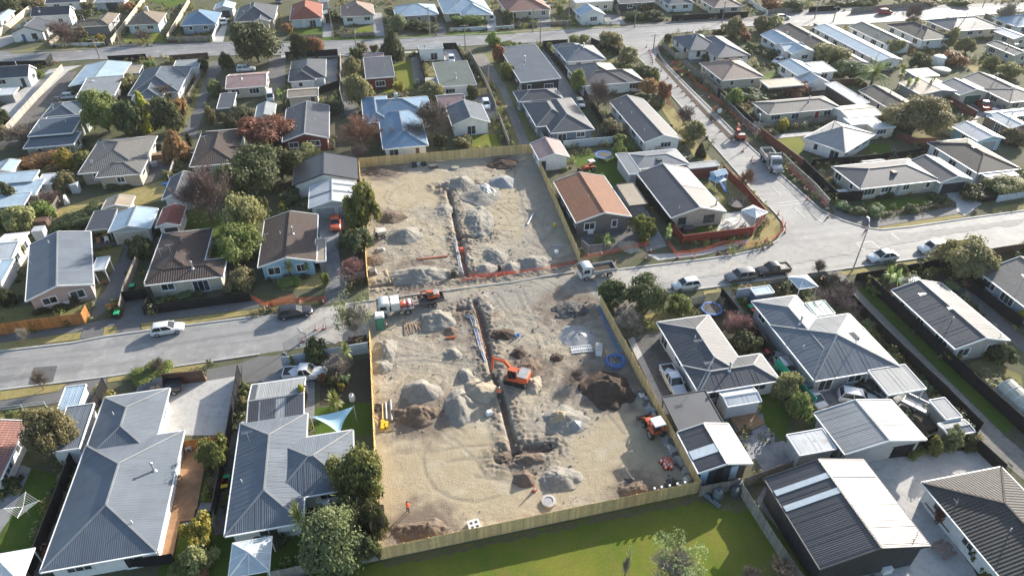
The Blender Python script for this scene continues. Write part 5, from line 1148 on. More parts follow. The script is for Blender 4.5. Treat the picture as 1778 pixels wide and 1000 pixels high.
for a in (
 ('new pine paling fence along the back of the upper works','paling','tan',2.0,t('p',625,291,926,266)),('new pine paling fence on the right of the upper works','paling','tan',1.9,t('p',926,267,1005,455)),('new pine paling fence on the left of the upper works','paling','tan',1.8,t('p',625,294,640,497)),
 ('new pine paling fence on the left of the lower works','paling','tan',1.9,t('p',644,592,661,967)),('new pine paling fence on the right of the lower works','paling','tan',1.9,t('p',1041,530,1211,851)),('new pine paling fence between the lower works and the park','paling','tan',2.0,t('p',662,971,1212,855)),
 ('bright orange stained fence along the left footpath','paling','orange',1.9,t('c1',-300,372,0,322,588,244,618,188)),('short orange stained fence beside the tall flower pots','paling','orange',1.5,t('c1',748,172,826,160,838,130)),('black paling fence below the dark brown tiled house','paling','black',1.6,t('c1',998,182,1720,90)),
 ('black gate beside the black paling fence','panel','black',1.7,t('c1',862,92,1020,72,1048,110,998,182)),('weathered timber fence along the sloping left driveway','paling','grey',1.7,t('c1',838,175,868,40) + t('b1',905,940,960,800)),('dark brown slatted gate by the wide concrete driveway','panel','brown',1.9,t('c1',1140,668,1412,640)),
 ('black fence with pale rail between the driveway and slate house','panel','black',1.8,t('p',418,653,402,752,373,906)),('warm timber fence at the top of the deck','paling','orange',1.7,t('d1',1245,145,1572,100)),('black fence left of the large grey house','panel','black',1.8,t('c1',735,690,640,890) + t('d1',548,150,225,1005)),
 ('pale blue white wall in front of the cabbage trees','sheet','bluewhite',1.8,t('c2',188,548,480,492,772,445)),('weathered fence behind the pale domed tree at the bottom','paling','conc',1.7,t('p',470,1010,660,972)),('grey paling fence between park and striped shed','paling','grey',1.8,t('d3',1278,455,1548,405)),('long pale paling fence between park and black workshop','paling','conc',1.8,t('p',1284,858,1345,955,1410,1050)),
 ('brown paling fence behind the black workshop corner','paling','grey',1.7,t('p',1290,846,1372,816)),('black fence behind the black workshop and round shrubs','panel','black',1.8,t('d4',500,222,965,178,1130,90)),('black fence with white cap at the bottom right yard','panel','black',1.5,t('d4',1440,128,1620,296)),
 ('black fence with white rail on the left of the gravel lane','panel','black',1.7,t('p',1452,503,1530,585,1640,692,1697,750)),('tall black fence on the right of the gravel lane','panel','black',1.8,t('p',1508,498,1640,628,1765,742,1830,800)),('black fence behind the long grey bungalow','panel','black',1.6,t('p',1677,500,1768,568)),
 ('black fence round the corner house side yard','panel','black',1.9,t('p',1391,292,1450,350,1494,349)),('red brown fence right of the big tip truck','panel','rust',1.8,t('p',1318,236,1391,292)),('black fence along the coned side street','panel','black',1.8,t('p',1246,166,1306,222)),('low concrete fence at the lamp post beside the side street','panel','conc',1.4,t('p',1306,222,1328,226)),
 ('weathered grey fence beside the dug up side street verge','paling','grey',1.8,t('p',1186,115,1246,166)),('cream double gate beside the charcoal L shaped house','sheet','cream',1.8,t('a3',1112,412,1208,400)),('grey curved fence at the far street corner','paling','grey',1.8,t('a3',1022,330,1112,412)),
 ('white wall with grey panels right of the corner driveway','wall','bluewhite',1.2,t('b4',1590,398,1778,365,2100,312)),('brown board fence at the right edge of the main street','panel','brown',1.6,t('p',1690,450,1778,436,1900,418)),('black fence in front of the cabbage tree garden','panel','black',1.5,t('b4',615,945,900,895,1190,845)),('black fence right of the olive tree','panel','black',1.8,t('p',1632,460,1704,508)),
 ('pale paling fence behind the small gazebo','paling','grey',1.5,t('p',1328,500,1428,484,1452,505)),('white sheet fence beside the blue shed','sheet','bluewhite',1.6,t('c3',1530,70,1662,52)),('black fence right of the netted trampoline','panel','black',1.6,t('c3',1425,60,1532,195)),('cream gate left of the netted trampoline','paling','cream',1.5,t('c3',1225,120,1310,105)),
 ('black fence with white posts beside the pink tree','panel','black',1.6,t('c3',1590,255,1778,505)),('bright green shade cloth screen between the two hipped houses','panel','green',1.7,t('p',1345,640,1411,708)),('red brown panel fence round the playhouse corner','panel','red',1.7,t('b3',1095,612,1165,690,1640,628,1722,505)),('red brown fence along the side street behind the playhouse','panel','red',1.6,t('b3',1722,500,1600,360,1480,240,1440,195)),
 ('black fence between the brown tiled and slate houses','panel','black',1.7,t('b3',715,120,1010,500,1105,612)),('pale steel fence behind the back lawn trampoline','sheet','bluewhite',1.6,t('p',978,258,1064,250)),('pale steel fence along the grass lane','sheet','steel',1.6,t('p',899,163,946,254)),('black fence between the flat grey roof and the pale hipped house','panel','black',1.6,t('p',942,82,1015,168,1064,246)),
 ('black street fence in front of the pale hipped house','panel','black',1.6,t('p',942,82,985,79)),('black fence at the far street corner left of the olive trees','panel','black',1.7,t('p',1026,77,1074,97)),('black fence left of the white box house','panel','black',1.6,t('p',726,92,738,145)),('black fence right of the white box house court','panel','black',1.6,t('p',770,86,792,85,822,144)),
 ('weathered fence between the green roof and the grass lane','panel','conc',1.5,t('p',815,96,848,156,884,256)),('tan timber gate right of the green roofed house','paling','tan',1.7,t('a2',1500,662,1582,652)),('black fence round the black hip roofed house','panel','black',1.7,t('p',497,102,587,97,590,152,553,165)),('pale concrete fence along the dark lane','panel','conc',1.3,t('p',592,100,591,165,600,200)),
 ('pale panel fence beside the gravel court at left','panel','conc',1.5,t('p',111,122,12,232)),('sunlit cream fence running off the top left corner','panel','cream',1.7,t('p',76,2,0,64,-80,128)),('low white front wall at the far street on the left','wall','white',.8,t('p',91,82,182,79)),('cream panel fence behind the bare tree at the low white wall','panel','cream',1.5,t('p',89,82,122,58)),
 ('long cream fence left of the brown hipped cottage','panel','cream',1.6,t('p',195,79,252,3)),('cream fence between the two hipped cottages by the far street','panel','cream',1.6,t('p',292,72,330,6)),('grey paling front fence of the pyramid roofed cottage','paling','grey',1.4,t('p',292,73,370,72)),('pale side fence right of the pyramid roofed cottage','panel','white',1.4,t('p',370,72,381,45)),('black street fence beside the small white gabled cottage','panel','black',1.6,t('p',0,119,82,116,92,104)),
 ('black street fence behind the long pale blue roof','panel','black',1.5,t('p',190,108,255,104)),('brown street fence behind the pale roofed garage','panel','brown',1.7,t('p',297,108,363,103)),('grey mesh fence along the left lane','picket','grey',1.3,t('p',325,178,353,128)),('grey picket fence in front of the bright red cottage','paling','grey',1.1,t('p',499,69,560,67)),('grey picket fence in front of the pinkish brown cottage','paling','grey',1.1,t('p',592,67,650,63)),
 ('white pillared street wall below the clipped hedge','wall','bluewhite',.9,t('p',782,55,845,52)),('white pillared street wall left of the red roofed house','wall','bluewhite',.9,t('p',862,52,892,50)),('tan low street fence in front of the dull red roof','paling','grey',1.0,t('p',890,48,984,43)),('low white picket fence at the small white garage','picket','white',.9,t('p',1011,45,1072,42)),('black street fence in front of the slate hipped cottage','panel','black',1.6,t('p',1166,37,1298,30)),
 ('grey paling fence at the top beside the brown hip roof','paling','grey',1.6,t('p',1204,0,1246,24)),('white side fence at the top right of the far street','panel','white',1.4,t('p',1294,2,1332,28)),('grey fence left of the tall trimmed hedge','paling','grey',1.6,t('p',1056,0,1076,30)),('black street fence opposite the very long blue roof','panel','black',1.6,t('p',1404,22,1458,19)),('long grey street fence behind the red car','paling','grey',1.6,t('p',1477,24,1548,17,1620,12)),
 ('grey street fence behind the white car at the top','paling','grey',1.5,t('p',1328,26,1394,21)),('brown fence left of the very long blue roof','paling','grey',1.6,t('p',1411,50,1473,84)),('red brown fence beside the driveway with the red ute','panel','rust',1.7,t('p',1622,168,1692,206)),('grey weathered fence above the diamond set house','paling','grey',1.5,t('p',1328,227,1400,218,1472,210)),('white street fence near the blue hipped house','panel','grey',1.5,t('p',1708,32,1778,62)),
 ('brown fence beside the big round tree','panel','rust',1.5,t('p',1545,236,1585,252,1622,252)),('pale fence between the round tree and the white gable roof','paling','cream',1.4,t('p',1615,222,1655,240)),('dark fence behind the corner house','panel','black',1.4,t('b4',320,150,640,130,960,95,1140,60)),('old fence behind the rusty lean to','panel','brown',1.5,t('a4',440,590,640,580,690,620)),
 ('low dark rail fence at the corner lawn','rail','brown',.8,t('b4',820,500,1300,425)),('grey fence left of the timber deck garden','picket','grey',1.3,t('d1',1505,160,1475,690)),('low dark fence along the front garden of the corner driveway','panel','black',1.1,t('b4',1360,300,1500,400,1600,385)),('dark fence left of the brown tiled house with blue gable','panel','brown',1.4,t('b2',145,320,360,300)),
 ('pale fence beside the grey brown hipped house drive','panel','conc',1.3,t('b1',1165,260,1215,110)),('grey fence beside the dry lawn left of the cream shed','paling','grey',1.4,t('b1',345,520,415,400)),('green tinted fence at the bottom left street verge','rail','steel',1.0,t('c1',-200,920,0,860,320,818)),('steel mesh gate at the lower end of the orange car driveway','picket','bluewhite',1.3,t('b2',610,1000,640,935,745,920)),
 ('timber retaining fence at the left works corner','panel','brown',1.0,t('c2',640,378,760,360)),('dark fence below the large grey house at the bottom','panel','black',1.4,t('d1',540,985,1070,925,1200,905))): fence(*a)
# ---------------------------------------------------------------- trees and shrubs
BARK = ground_mat('bark',[(.12,.095,.075),(.17,.14,.115),(.08,.065,.05)],.8,3.,.95,.6,12.,.03)
TWIG = {'brown': plain('twigs_brown',(.17,.135,.105),.85,.2),'purple': plain('twigs_mauve',(.16,.11,.1),.85,.2),'pale': plain('twigs_pale',(.3,.265,.22),.85,.2),'rust': plain('twigs_rust',(.24,.13,.085),.85,.2),'pink': plain('twigs_pink',(.3,.16,.14),.8,.2)}
LM = {'E': leaf_mat('leaves_dark',[(0.056,0.070,0.028),(0.098,0.112,0.042),(0.175,0.182,0.077)]),'L': leaf_mat('leaves_green',[(0.112,0.147,0.038),(0.189,0.217,0.056),(0.336,0.336,0.112)]),'O': leaf_mat('leaves_olive',[(0.168,0.161,0.070),(0.252,0.231,0.101),(0.392,0.350,0.168)]),
      'G': leaf_mat('leaves_golden',[(0.237,0.216,0.036),(0.338,0.288,0.048),(0.450,0.360,0.084)]),'R': leaf_mat('leaves_rust',[(0.188,0.090,0.054),(0.288,0.132,0.072),(0.375,0.204,0.108)]),'W': leaf_mat('leaves_greygreen',[(.15,.18,.075),(.2,.235,.1),(.29,.32,.17)]),'S': leaf_mat('leaves_blade',[(0.175,0.229,0.059),(0.321,0.352,0.106),(0.500,0.500,0.209)],.15),'D': leaf_mat('leaves_bronze',[(0.175,0.080,0.052),(0.290,0.136,0.068),(0.435,0.229,0.118)])}
def crown_mesh(shape,n_leaf,seed,leaf=.1):
 """leaf clumps through a lumpy volume; unit radius, unit height, z from 0 to 1"""
 r = random.Random(seed); V,F = [],[]
 lobes = []
 if shape == 'round':
  for _ in range(30):
   a = r.uniform(0,6.283); d = r.uniform(.1,.78); z = r.uniform(.22,.9) * (1 - .25 * d)
   lobes.append((math.cos(a) * d,math.sin(a) * d,z,r.uniform(.13,.32)))
  lobes.append((0,0,.5,.46))
 elif shape == 'shrub':
  for _ in range(24):
   a = r.uniform(0,6.283); d = r.uniform(.1,.8)
   lobes.append((math.cos(a) * d,math.sin(a) * d,r.uniform(.15,.75),r.uniform(.14,.3)))
  lobes.append((0,0,.36,.5))
 elif shape == 'cone':
  for _ in range(34):
   z = r.uniform(.08,.95); R_ = 1.02 - z; a = r.uniform(0,6.283)
   lobes.append((math.cos(a) * R_ * .72,math.sin(a) * R_ * .72,z,.1 + .22 * R_))
  for z in (.15,.35,.55,.75,.9): lobes.append((0,0,z,.12 + .55 * (1 - z)))
 elif shape == 'dome':
  for _ in range(46):
   a = r.uniform(0,6.283); u = r.uniform(0,1); ph = math.asin(u)
   lobes.append((math.cos(a) * math.cos(ph) * .76,math.sin(a) * math.cos(ph) * .76,.12 + .72 * math.sin(ph),r.uniform(.15,.24)))
  lobes.append((0,0,.4,.72))
 elif shape == 'open':                              # sparse: sprays with gaps
  for _ in range(22):
   a = r.uniform(0,6.283); d = r.uniform(.1,.8)
   lobes.append((math.cos(a) * d,math.sin(a) * d,r.uniform(.3,.92),r.uniform(.12,.26)))
 tot = sum(l[3] ** 2 for l in lobes)
 for lx,ly,lz,lr in lobes:
  k = int(n_leaf * lr * lr / tot)
  for _ in range(k):
   d = Vector((r.gauss(0,1),r.gauss(0,1),r.gauss(0,1))).normalized()
   if d.z < -.3 and r.random() < .5: d.z = -d.z
   rad = lr * (r.uniform(.7,1.1) if r.random() < .82 else r.uniform(.9,1.5))
   p = Vector((lx,ly,lz)) + Vector((d.x * rad,d.y * rad,d.z * rad * .85))
   if p.z < .01: continue
   s = leaf * r.uniform(.55,1.25)
   nrm = (d + Vector((r.uniform(-.7,.7),r.uniform(-.7,.7),r.uniform(-.3,.8)))).normalized()
   x = nrm.cross(Vector((r.uniform(-1,1),r.uniform(-1,1),r.uniform(-1,1)))).normalized(); y = nrm.cross(x)
   i = len(V)
   V += [tuple(p - x * s),tuple(p - y * s * .55 + nrm * s * .1),tuple(p + x * s),tuple(p + y * s * .55 + nrm * s * .12)]
   F.append((i,i + 1,i + 2,i + 3))
 me = bpy.data.meshes.new('crown'); me.from_pydata(V,[],F); return me
def bare_mesh(seed,n1=7,depth=4,droop=0.,dense=1.):
 r = random.Random(seed); m = MB()
 def grow(p,d,L,rad,lev):
  pts = [p]; q = p
  segs = 3
  dd = d.copy()
  for k in range(segs):
   dd = (dd + Vector((r.uniform(-.25,.25),r.uniform(-.25,.25),r.uniform(-.05,.18) - droop))).normalized()
   q = q + dd * L / segs; pts.append(q)
  if lev <= 1: m.tube(pts,[rad * (1 - .6 * k / segs) for k in range(segs + 1)],5,caps=False)
  else: m.tube([pts[0],pts[2],pts[3]],[rad,rad * .7,rad * .25],3,caps=False)
  if lev >= depth:
   for _ in range(6):
    b = pts[r.randint(1,3)]; e = (dd + Vector((r.uniform(-1,1),r.uniform(-1,1),r.uniform(-.5,1)))).normalized() * r.uniform(.07,.14); s_ = e.cross(Vector((r.uniform(-1,1),r.uniform(-1,1),1))).normalized() * .0045
    m.poly([b - s_,b + e,b + s_])
   return
  nb = (4,4,5,6)[lev]
  for _ in range(nb):
   k = r.randint(1,segs); b = pts[k]
   a = r.uniform(0,6.283); sp = r.uniform(.45,.95)
   side = Vector((math.cos(a),math.sin(a),r.uniform(-.1,.5)))
   nd = (dd * (1 - sp * .55) + side * sp).normalized()
   grow(b,nd,L * r.uniform(.52,.72),rad * .62,lev + 1)
 for k in range(n1):
  a = 6.283 * k / n1 + r.uniform(-.4,.4); el = r.uniform(.5,1.25)
  grow(Vector((0,0,.22)),Vector((math.cos(a) * math.cos(el),math.sin(a) * math.cos(el),math.sin(el))),r.uniform(.38,.52),.022,1)
 for _ in range(2200):
  d = Vector((r.gauss(0,1),r.gauss(0,1),abs(r.gauss(0,1)))).normalized(); b = Vector((0,0,.25)) + d * r.uniform(.35,.92) * (.8 + .25 * MN.noise(d * 2.5)); e = (d + Vector((r.uniform(-.7,.7),r.uniform(-.7,.7),r.uniform(-.2,.7)))).normalized() * r.uniform(.08,.16); s_ = e.cross(Vector((r.uniform(-1,1),r.uniform(-1,1),1))).normalized() * .0045
  m.poly([b - s_,b + e,b + s_])
 zm = max(v[2] for v in m.v); rm_ = sorted(math.hypot(v[0],v[1]) for v in m.v)[int(len(m.v) * .98)]
 m.v = [(v[0] / rm_,v[1] / rm_,v[2] / zm) for v in m.v]
 return m
def spiky_mesh(seed,heads,n_blade=70,L=.55,droop=.5):
 """cabbage-tree / flax heads of sword leaves"""
 r = random.Random(seed); m = MB()
 for hx,hy,hz,hr in heads:
  for _ in range(n_blade):
   a = r.uniform(0,6.283); el = r.uniform(-.5,1.45); l = hr * r.uniform(.7,1.1)
   d = Vector((math.cos(a) * math.cos(el),math.sin(a) * math.cos(el),math.sin(el))); s = d.cross(Vector((0,0,1)))
   s = (s.normalized() if s.length > .01 else Vector((1,0,0))) * hr * .055
   p0 = Vector((hx,hy,hz)); p1 = p0 + d * l * .55; p2 = p0 + d * l + Vector((0,0,-droop * l * .35 * math.cos(el)))
   m.poly([p0 - s * .5,p1 - s,p1 + s,p0 + s * .5]); m.poly([p1 - s,p2,p1 + s])
 return m
def palm_mesh(seed,n_f=26):
 r = random.Random(seed); m = MB()
 for k in range(n_f):
  a = 6.283 * k / n_f + r.uniform(-.2,.2); el = r.uniform(-.2,1.2); pts = []
  p = Vector((0,0,.62)); d = Vector((math.cos(a) * math.cos(el),math.sin(a) * math.cos(el),math.sin(el)))
  for j in range(7):
   pts.append(p.copy()); p = p + d * .17; d = (d + Vector((0,0,-.17))).normalized()
  for j in range(1,7):
   dd = (pts[j] - pts[j - 1]).normalized(); s = dd.cross(Vector((0,0,1))).normalized()
   for w_ in (-1,1):
    for q in range(3):
     b = pts[j - 1].lerp(pts[j],q / 3); tip = b + s * w_ * .2 * (1.1 - j / 9) + dd * .1 + Vector((0,0,-.06))
     m.poly([b,b + dd * .035,tip])
   m.bar(pts[j - 1],pts[j],.014)
 return m
CR = {}
def crowns(kind,big):
 key = (kind,big)
 if key in CR: return CR[key]
 shape = {'E': 'round','L': 'round','O': 'round','G': 'shrub','R': 'round','W': 'shrub','D': 'round','C': 'cone','h': 'shrub','A': 'dome','Y': 'open','Z': 'cone','g': 'shrub','r': 'shrub','o': 'shrub','Q': 'cone'}[kind]
 mat = LM[{'C': 'E','h': 'E','A': 'W','Y': 'W','Z': 'G','g': 'L','r': 'R','o': 'O','Q': 'R'}.get(kind,kind)]
 out = []
 for s in range(3):
  nl,lf = {0: (1600,.12),1: (4200,.085),2: (12000,.05)}[big]
  if shape == 'dome': nl = int(nl * 1.7); lf *= .75
  if shape == 'open': nl = nl // 9; lf *= .8
  me = crown_mesh(shape,nl,hash_(kind) + s * 11 + big,lf); me.materials.append(mat); out.append(me)
 CR[key] = out
 return out
def hash_(k): return sum(ord(c) * 31 for c in k)
BARE = {}
def bare(mk):
 if mk not in BARE:
  if 'base' not in BARE: BARE['base'] = [bare_mesh(5 + s,7,4).data('branches',TWIG['brown']) for s in range(3)]
  BARE[mk] = []
  for me in BARE['base']:
   c = me.copy(); c.materials.clear(); c.materials.append(TWIG[mk]); BARE[mk].append(c)
 return BARE[mk]
_trunk = MB(); _trunk.tube([(0,0,-.02),(.03,.02,.3),(-.02,.04,.6),(.02,0,1)],[1,.78,.62,.3],8);
for k in range(5):
 a = k * 1.3; _trunk.tube([(0,0,.35 + .08 * k),(math.cos(a) * 4,math.sin(a) * 4,.6 + .07 * k),(math.cos(a) * 7,math.sin(a) * 7,.8 + .04 * k)],[.5,.32,.12],5)
TRUNK = _trunk.data('trunk',BARK,60)
TREES = []
def tree(kind,tile,xl,xr,yt,yb,label,name=None,cat=None,group=None):
 """xl..xr, yt..yb: extent seen; kind picks crown form and leaf"""
 (x0,y0),(x1,y1) = t(tile,xl,yt,xr,yb)
 bush = kind in 'hgroWA'
 xc = (x0 + x1) / 2
 c = G(xc,y1); q = proj(c)[2]; rad = (x1 - x0) / 2 * q / FOC
 c = G(xc,y1) + Vector((0,rad * (.75 if bush else .55 if kind in 'EOLGRCDZQ' else .1),0))
 # height from the top of the outline
 lo,hi = .3,30.
 for _ in range(30):
  mid = (lo + hi) / 2
  if proj((c.x,c.y,mid))[1] > y0 + (x1 - x0) * .1: lo = mid
  else: hi = mid
 h = max(lo,rad * .5)
 i = len(TREES)
 nm = name or ({'B': 'bare_tree','S': 'cabbage_tree','F': 'palm_tree','C': 'conifer','Z': 'conifer','Q': 'conifer'}.get(kind[0]) or ('shrub' if bush or h < 2.6 else 'tree'))
 ct = cat or ('shrub' if nm == 'shrub' else 'palm' if nm in ('cabbage_tree','palm_tree') else 'tree')
 gr = group or {'shrub': 'garden shrubs','tree': 'garden trees','palm': 'palms and cabbage trees'}.get(ct)
 root = empty(nm,c,rnd.uniform(0,6.28),label,ct,gr)
 TREES.append((label,c.x,c.y,rad,h))
 if kind[0] == 'B':
  mk = {'B': 'brown','Bp': 'purple','Bw': 'pale','Br': 'rust','Bk': 'pink'}[kind]
  tr = MB(); tr.tube([(0,0,-.05),(.02,0,.3 * h)],[max(.06,.022 * h),max(.04,.014 * h)],7); tr.build('trunk',BARK,root)
  link('crown',bare(mk)[i % 3],root,(0,0,.0),0,(rad * 1.22,rad * 1.22,h * 1.05))
  return root
 if kind[0] == 'S':
  key = kind + str(i % 3)
  if key not in CR:
   if len(kind) > 1: heads = [(0,0,.3,.95)]                 # flax clump at ground level
   else: heads = [[(0,0,.68,.62)],[(-.3,.1,.6,.5),(.35,-.05,.7,.5)],[(-.35,-.1,.7,.48),(.3,.25,.6,.46),(.1,-.3,.5,.44)]][i % 3]
   CR[key] = spiky_mesh(i,heads,90 if len(kind) < 2 else 130).data('crown',LM['S'])
   tr = MB()
   for hx,hy,hz,hr in heads: tr.tube([(0,0,-.02),(hx * .4,hy * .4,hz * .5),(hx,hy,hz)],[.08,.06,.05],6)
   CR[key + 't'] = tr.data('trunk',BARK)
  link('crown',CR[key],root,None,0,(rad * 1.1,rad * 1.1,h)); link('trunk',CR[key + 't'],root,None,0,(rad,rad,h))
  return root
 if kind[0] == 'F':
  if 'F' not in CR: CR['F'] = palm_mesh(4,44).data('crown',LM['S'])
  link('crown',CR['F'],root,None,0,(rad * .95,rad * .95,h)); tr = MB(); tr.tube([(0,0,-.05),(0,0,h * .63)],[.3,.24],8); tr.build('trunk',BARK,root)
  return root
 px_w = (x1 - x0)
 big = 0 if px_w < 26 else 1 if px_w < 62 else 2
 me = crowns(kind,big)[i % 3]
 z0 = 0 if bush or kind in 'CZQ' or h < 3.5 else .12 * h
 link('crown',me,root,(0,0,z0),0,(rad * 1.24 * rnd.uniform(.84,1.14),rad * 1.24 * rnd.uniform(.84,1.14),(h - z0) * rnd.uniform(1.0,1.14))).rotation_euler = (rnd.uniform(-.1,.1),rnd.uniform(-.1,.1),0)
 if kind == 'Y':
  link('trunk',bare('pale')[i % 3],root,None,0,(rad * .95,rad * .95,h * .95)); tr = MB(); tr.tube([(0,0,-.05),(0,0,.3 * h)],[.07,.05],7); tr.build('stem',BARK,root)
  return root
 ts = max(.06,.028 * h)
 link('trunk',TRUNK,root,None,0,(ts,ts,h * .72))
 return root
def trees(tile,*rows):
 for r_ in rows: tree(r_[0],tile,*r_[1:])
trees('a1',
 ('Bp',360,540,120,340,'bare brown tree behind the low white street wall'),('o',470,585,190,305,'olive shrub behind the low white street wall'),('g',560,640,245,305,'yellow green shrub behind the low white street wall'),('G',645,710,235,300,'small golden shrub at the end of the low white wall'),
 ('B',925,1040,190,300,'bare little tree on the lawn of the brown hipped cottage'),('E',1500,1600,370,500,'dark bush below the far street left of the big evergreen'),('g',985,1062,405,482,'lime shrub beside the far street left of the slate house'),('E',1378,1442,405,505,'upright dark shrub beside the pale roofed garage'),
 ('W',1437,1520,550,660,'white green clipped ball tree beside the left lane'),('O',1405,1475,750,865,'olive bush beside the small flat shed'),('h',1470,1750,720,885,'broad dark shrub mass below the cream house'),('L',590,850,640,935,'leftmost of the tall garden conifers, yellowish green'),
 ('E',815,995,690,935,'dark rounded tree second in the conifer row'),('Z',960,1090,650,905,'golden orange cone tree in the conifer row'),('E',1075,1250,685,925,'dark tree right of the golden cone tree'),('R',1205,1300,670,810,'rusty orange shrub at the right end of the conifer row'),
 ('o',815,935,520,645,'brownish climber between the pale blue and slate roofs'),('B',1055,1225,560,705,'bare tree in front of the slate hipped roof'),('B',50,260,840,1005,'bare tree left of the stepped slate roofs'),('h',-30,55,740,870,'hedge bush at the left edge beside the panel fence'),('o',-30,50,860,970,'olive bush at the left edge below the hedge bush'),
 ('r',835,925,5,85,'rust coloured shrub by the grey garage at the top'),('O',545,625,5,75,'khaki bush between the white houses at the top left'),('E',-20,135,-20,110,'dark tree in the top left corner'),('O',120,265,-20,70,'olive tree right of the top left corner tree'),('C',1283,1322,905,1005,'slim dark cypress at the bottom of the left lane'),('g',245,300,480,545,'lime bush at the small white gabled cottage'),('h',500,620,60,130,'grey green bush beside the black ribbed roof'))
tree('E','p',397,489,34,118,'big dark evergreen standing at the far street')
tree('R','p',418,508,203,262,'bright rusty red spreading tree beside the dark gabled house')
tree('Q','p',286,326,228,282,'orange brown cypress right of the cluttered patio')
trees('a2',
 ('r',172,252,148,240,'rust red bush at the driveway of the red roofed cottage'),('E',255,372,235,392,'dark green tree at the far street beside the red one'),('D',350,467,250,385,'dark red leaved tree at the far street'),('C',858,1002,200,412,'tall pointed conifer below the far street'),
 ('W',908,1042,98,225,'pale green round tree in front of the blue roofed brick house'),('h',1050,1228,128,220,'dark round hedge bush beside the pale round tree'),('O',875,965,35,125,'olive tree behind the pale round tree'),('B',570,665,180,235,'bare shrub on the lawn of the pinkish roofed cottage'),('o',688,765,288,365,'brown feathery bush at the far street kerb'),('o',783,832,308,368,'small brown conical bush at the far street kerb'),
 ('O',590,735,400,580,'feathery grey olive tree left of the red box house'),('E',650,725,325,480,'dark narrow tree behind the feathery olive tree'),('O',622,792,525,760,'large grey olive tree along the dark lane'),('S',128,246,605,715,'cabbage tree beside the white parked van'),('h',385,565,680,800,'dark shrub mass right of the dark gabled house'),('Br',588,845,775,1005,'big rounded russet bare tree above the works back fence'),
 ('B',955,1185,830,1010,'bare grey tree in front of the blue hipped house'),('B',1105,1335,670,945,'large bare tree beside the blue gabled house'),('O',1108,1288,570,715,'autumn olive tree below the green roofed house'),('L',1568,1678,228,325,'yellow green street tree at the top of the grass lane'),('D',1612,1702,315,450,'dark red bush beside the grass lane'),('g',1672,1758,435,565,'lime bush beside the flat grey roof'),
 ('S',1638,1702,725,830,'spiky plant beside the parked white car'),('h',1210,1305,920,1010,'dark bush at the works back fence'),('g',1665,1778,283,330,'clipped hedge along the far street above the flat grey roof'),('h',1452,1518,580,680,'green bush at the timber gate'),('G',940,1020,560,640,'golden shrub on the lawn beside the red box house'),('o',1350,1470,920,1010,'olive bush below the blue gable'),('h',470,560,60,160,'dark bush between the two cottages by the far street'),('h',1690,1760,70,170,'bush beside the dull red roof'),('r',1195,1235,110,160,'orange shrub behind the dark round hedge bush'),
 ('h',70,150,750,800,'dark bush beside the pale gabled shed'),('g',1330,1580,158,190,'clipped green hedge behind the white pillared wall'))
trees('a3',
 ('G',875,962,10,75,'golden tree behind the tall trimmed hedge'),('L',298,352,28,105,'narrow green conifer at the driveway of the dull red roof'),('O',588,742,212,345,'olive tree at the far street corner'),('o',395,512,235,318,'orange brown shrub behind the pale hipped house'),('O',705,866,318,450,'wide olive tree at the side street mouth'),
 ('g',238,278,283,350,'small lime shrub beside the black street fence'),('E',1028,1092,235,310,'dark bush in the charcoal house garden'),('O',1438,1595,108,265,'olive gold tree right of the charcoal house'),('R',1508,1595,150,255,'rust red tree in front of the olive gold tree'),('h',1375,1465,195,265,'dark bush left of the olive gold tree'),('O',1640,1790,105,235,'brown olive tree at the top right of the corner block'),('r',1565,1645,215,290,'orange shrub beside the rust red tree'),
 ('W',478,640,410,490,'pale climber shrubs behind the black L roof'),('L',768,852,440,500,'yellow green bush beside the black L roof'),('Bp',508,662,525,770,'tall mauve bare tree in front of the black L roof'),('L',383,512,488,660,'green hedge trees between the dark fences'),('E',838,1002,445,560,'dark green tree along the side street'),('L',935,1012,485,570,'bright green bush along the side street'),('D',852,1018,530,670,'dark bronze tree along the side street'),('R',978,1092,568,715,'brown orange tree along the side street'),('o',938,1042,650,740,'olive shrub at the long white house'),
 ('Bp',1108,1228,712,865,'small purple street tree on the dry verge'),('O',1172,1342,815,990,'olive street tree beside the coned road'),('O',608,762,812,940,'brown olive bush beside the black fence'),('L',688,842,925,1010,'green shrubs at the end of the long white house'),('L',1462,1582,608,735,'round green tree below the cream cottage'),('h',1600,1790,620,705,'dark hedge below the cream cottage lawn'),('W',1600,1682,288,345,'grey green shrub right of the charcoal house'),('W',1708,1764,352,400,'small grey green shrub near the white porch house'),('h',1560,1660,330,400,'green shrub behind the charcoal house'),
 ('r',1715,1790,-10,65,'rust red tree at the top beside the far street'),('W',1300,1400,360,420,'pale shrub in the charcoal house yard'))
tree('h','a3',770,905,66,150,'left half of the tall trimmed street hedge'); tree('h','a3',895,1035,62,146,'right half of the tall trimmed street hedge')
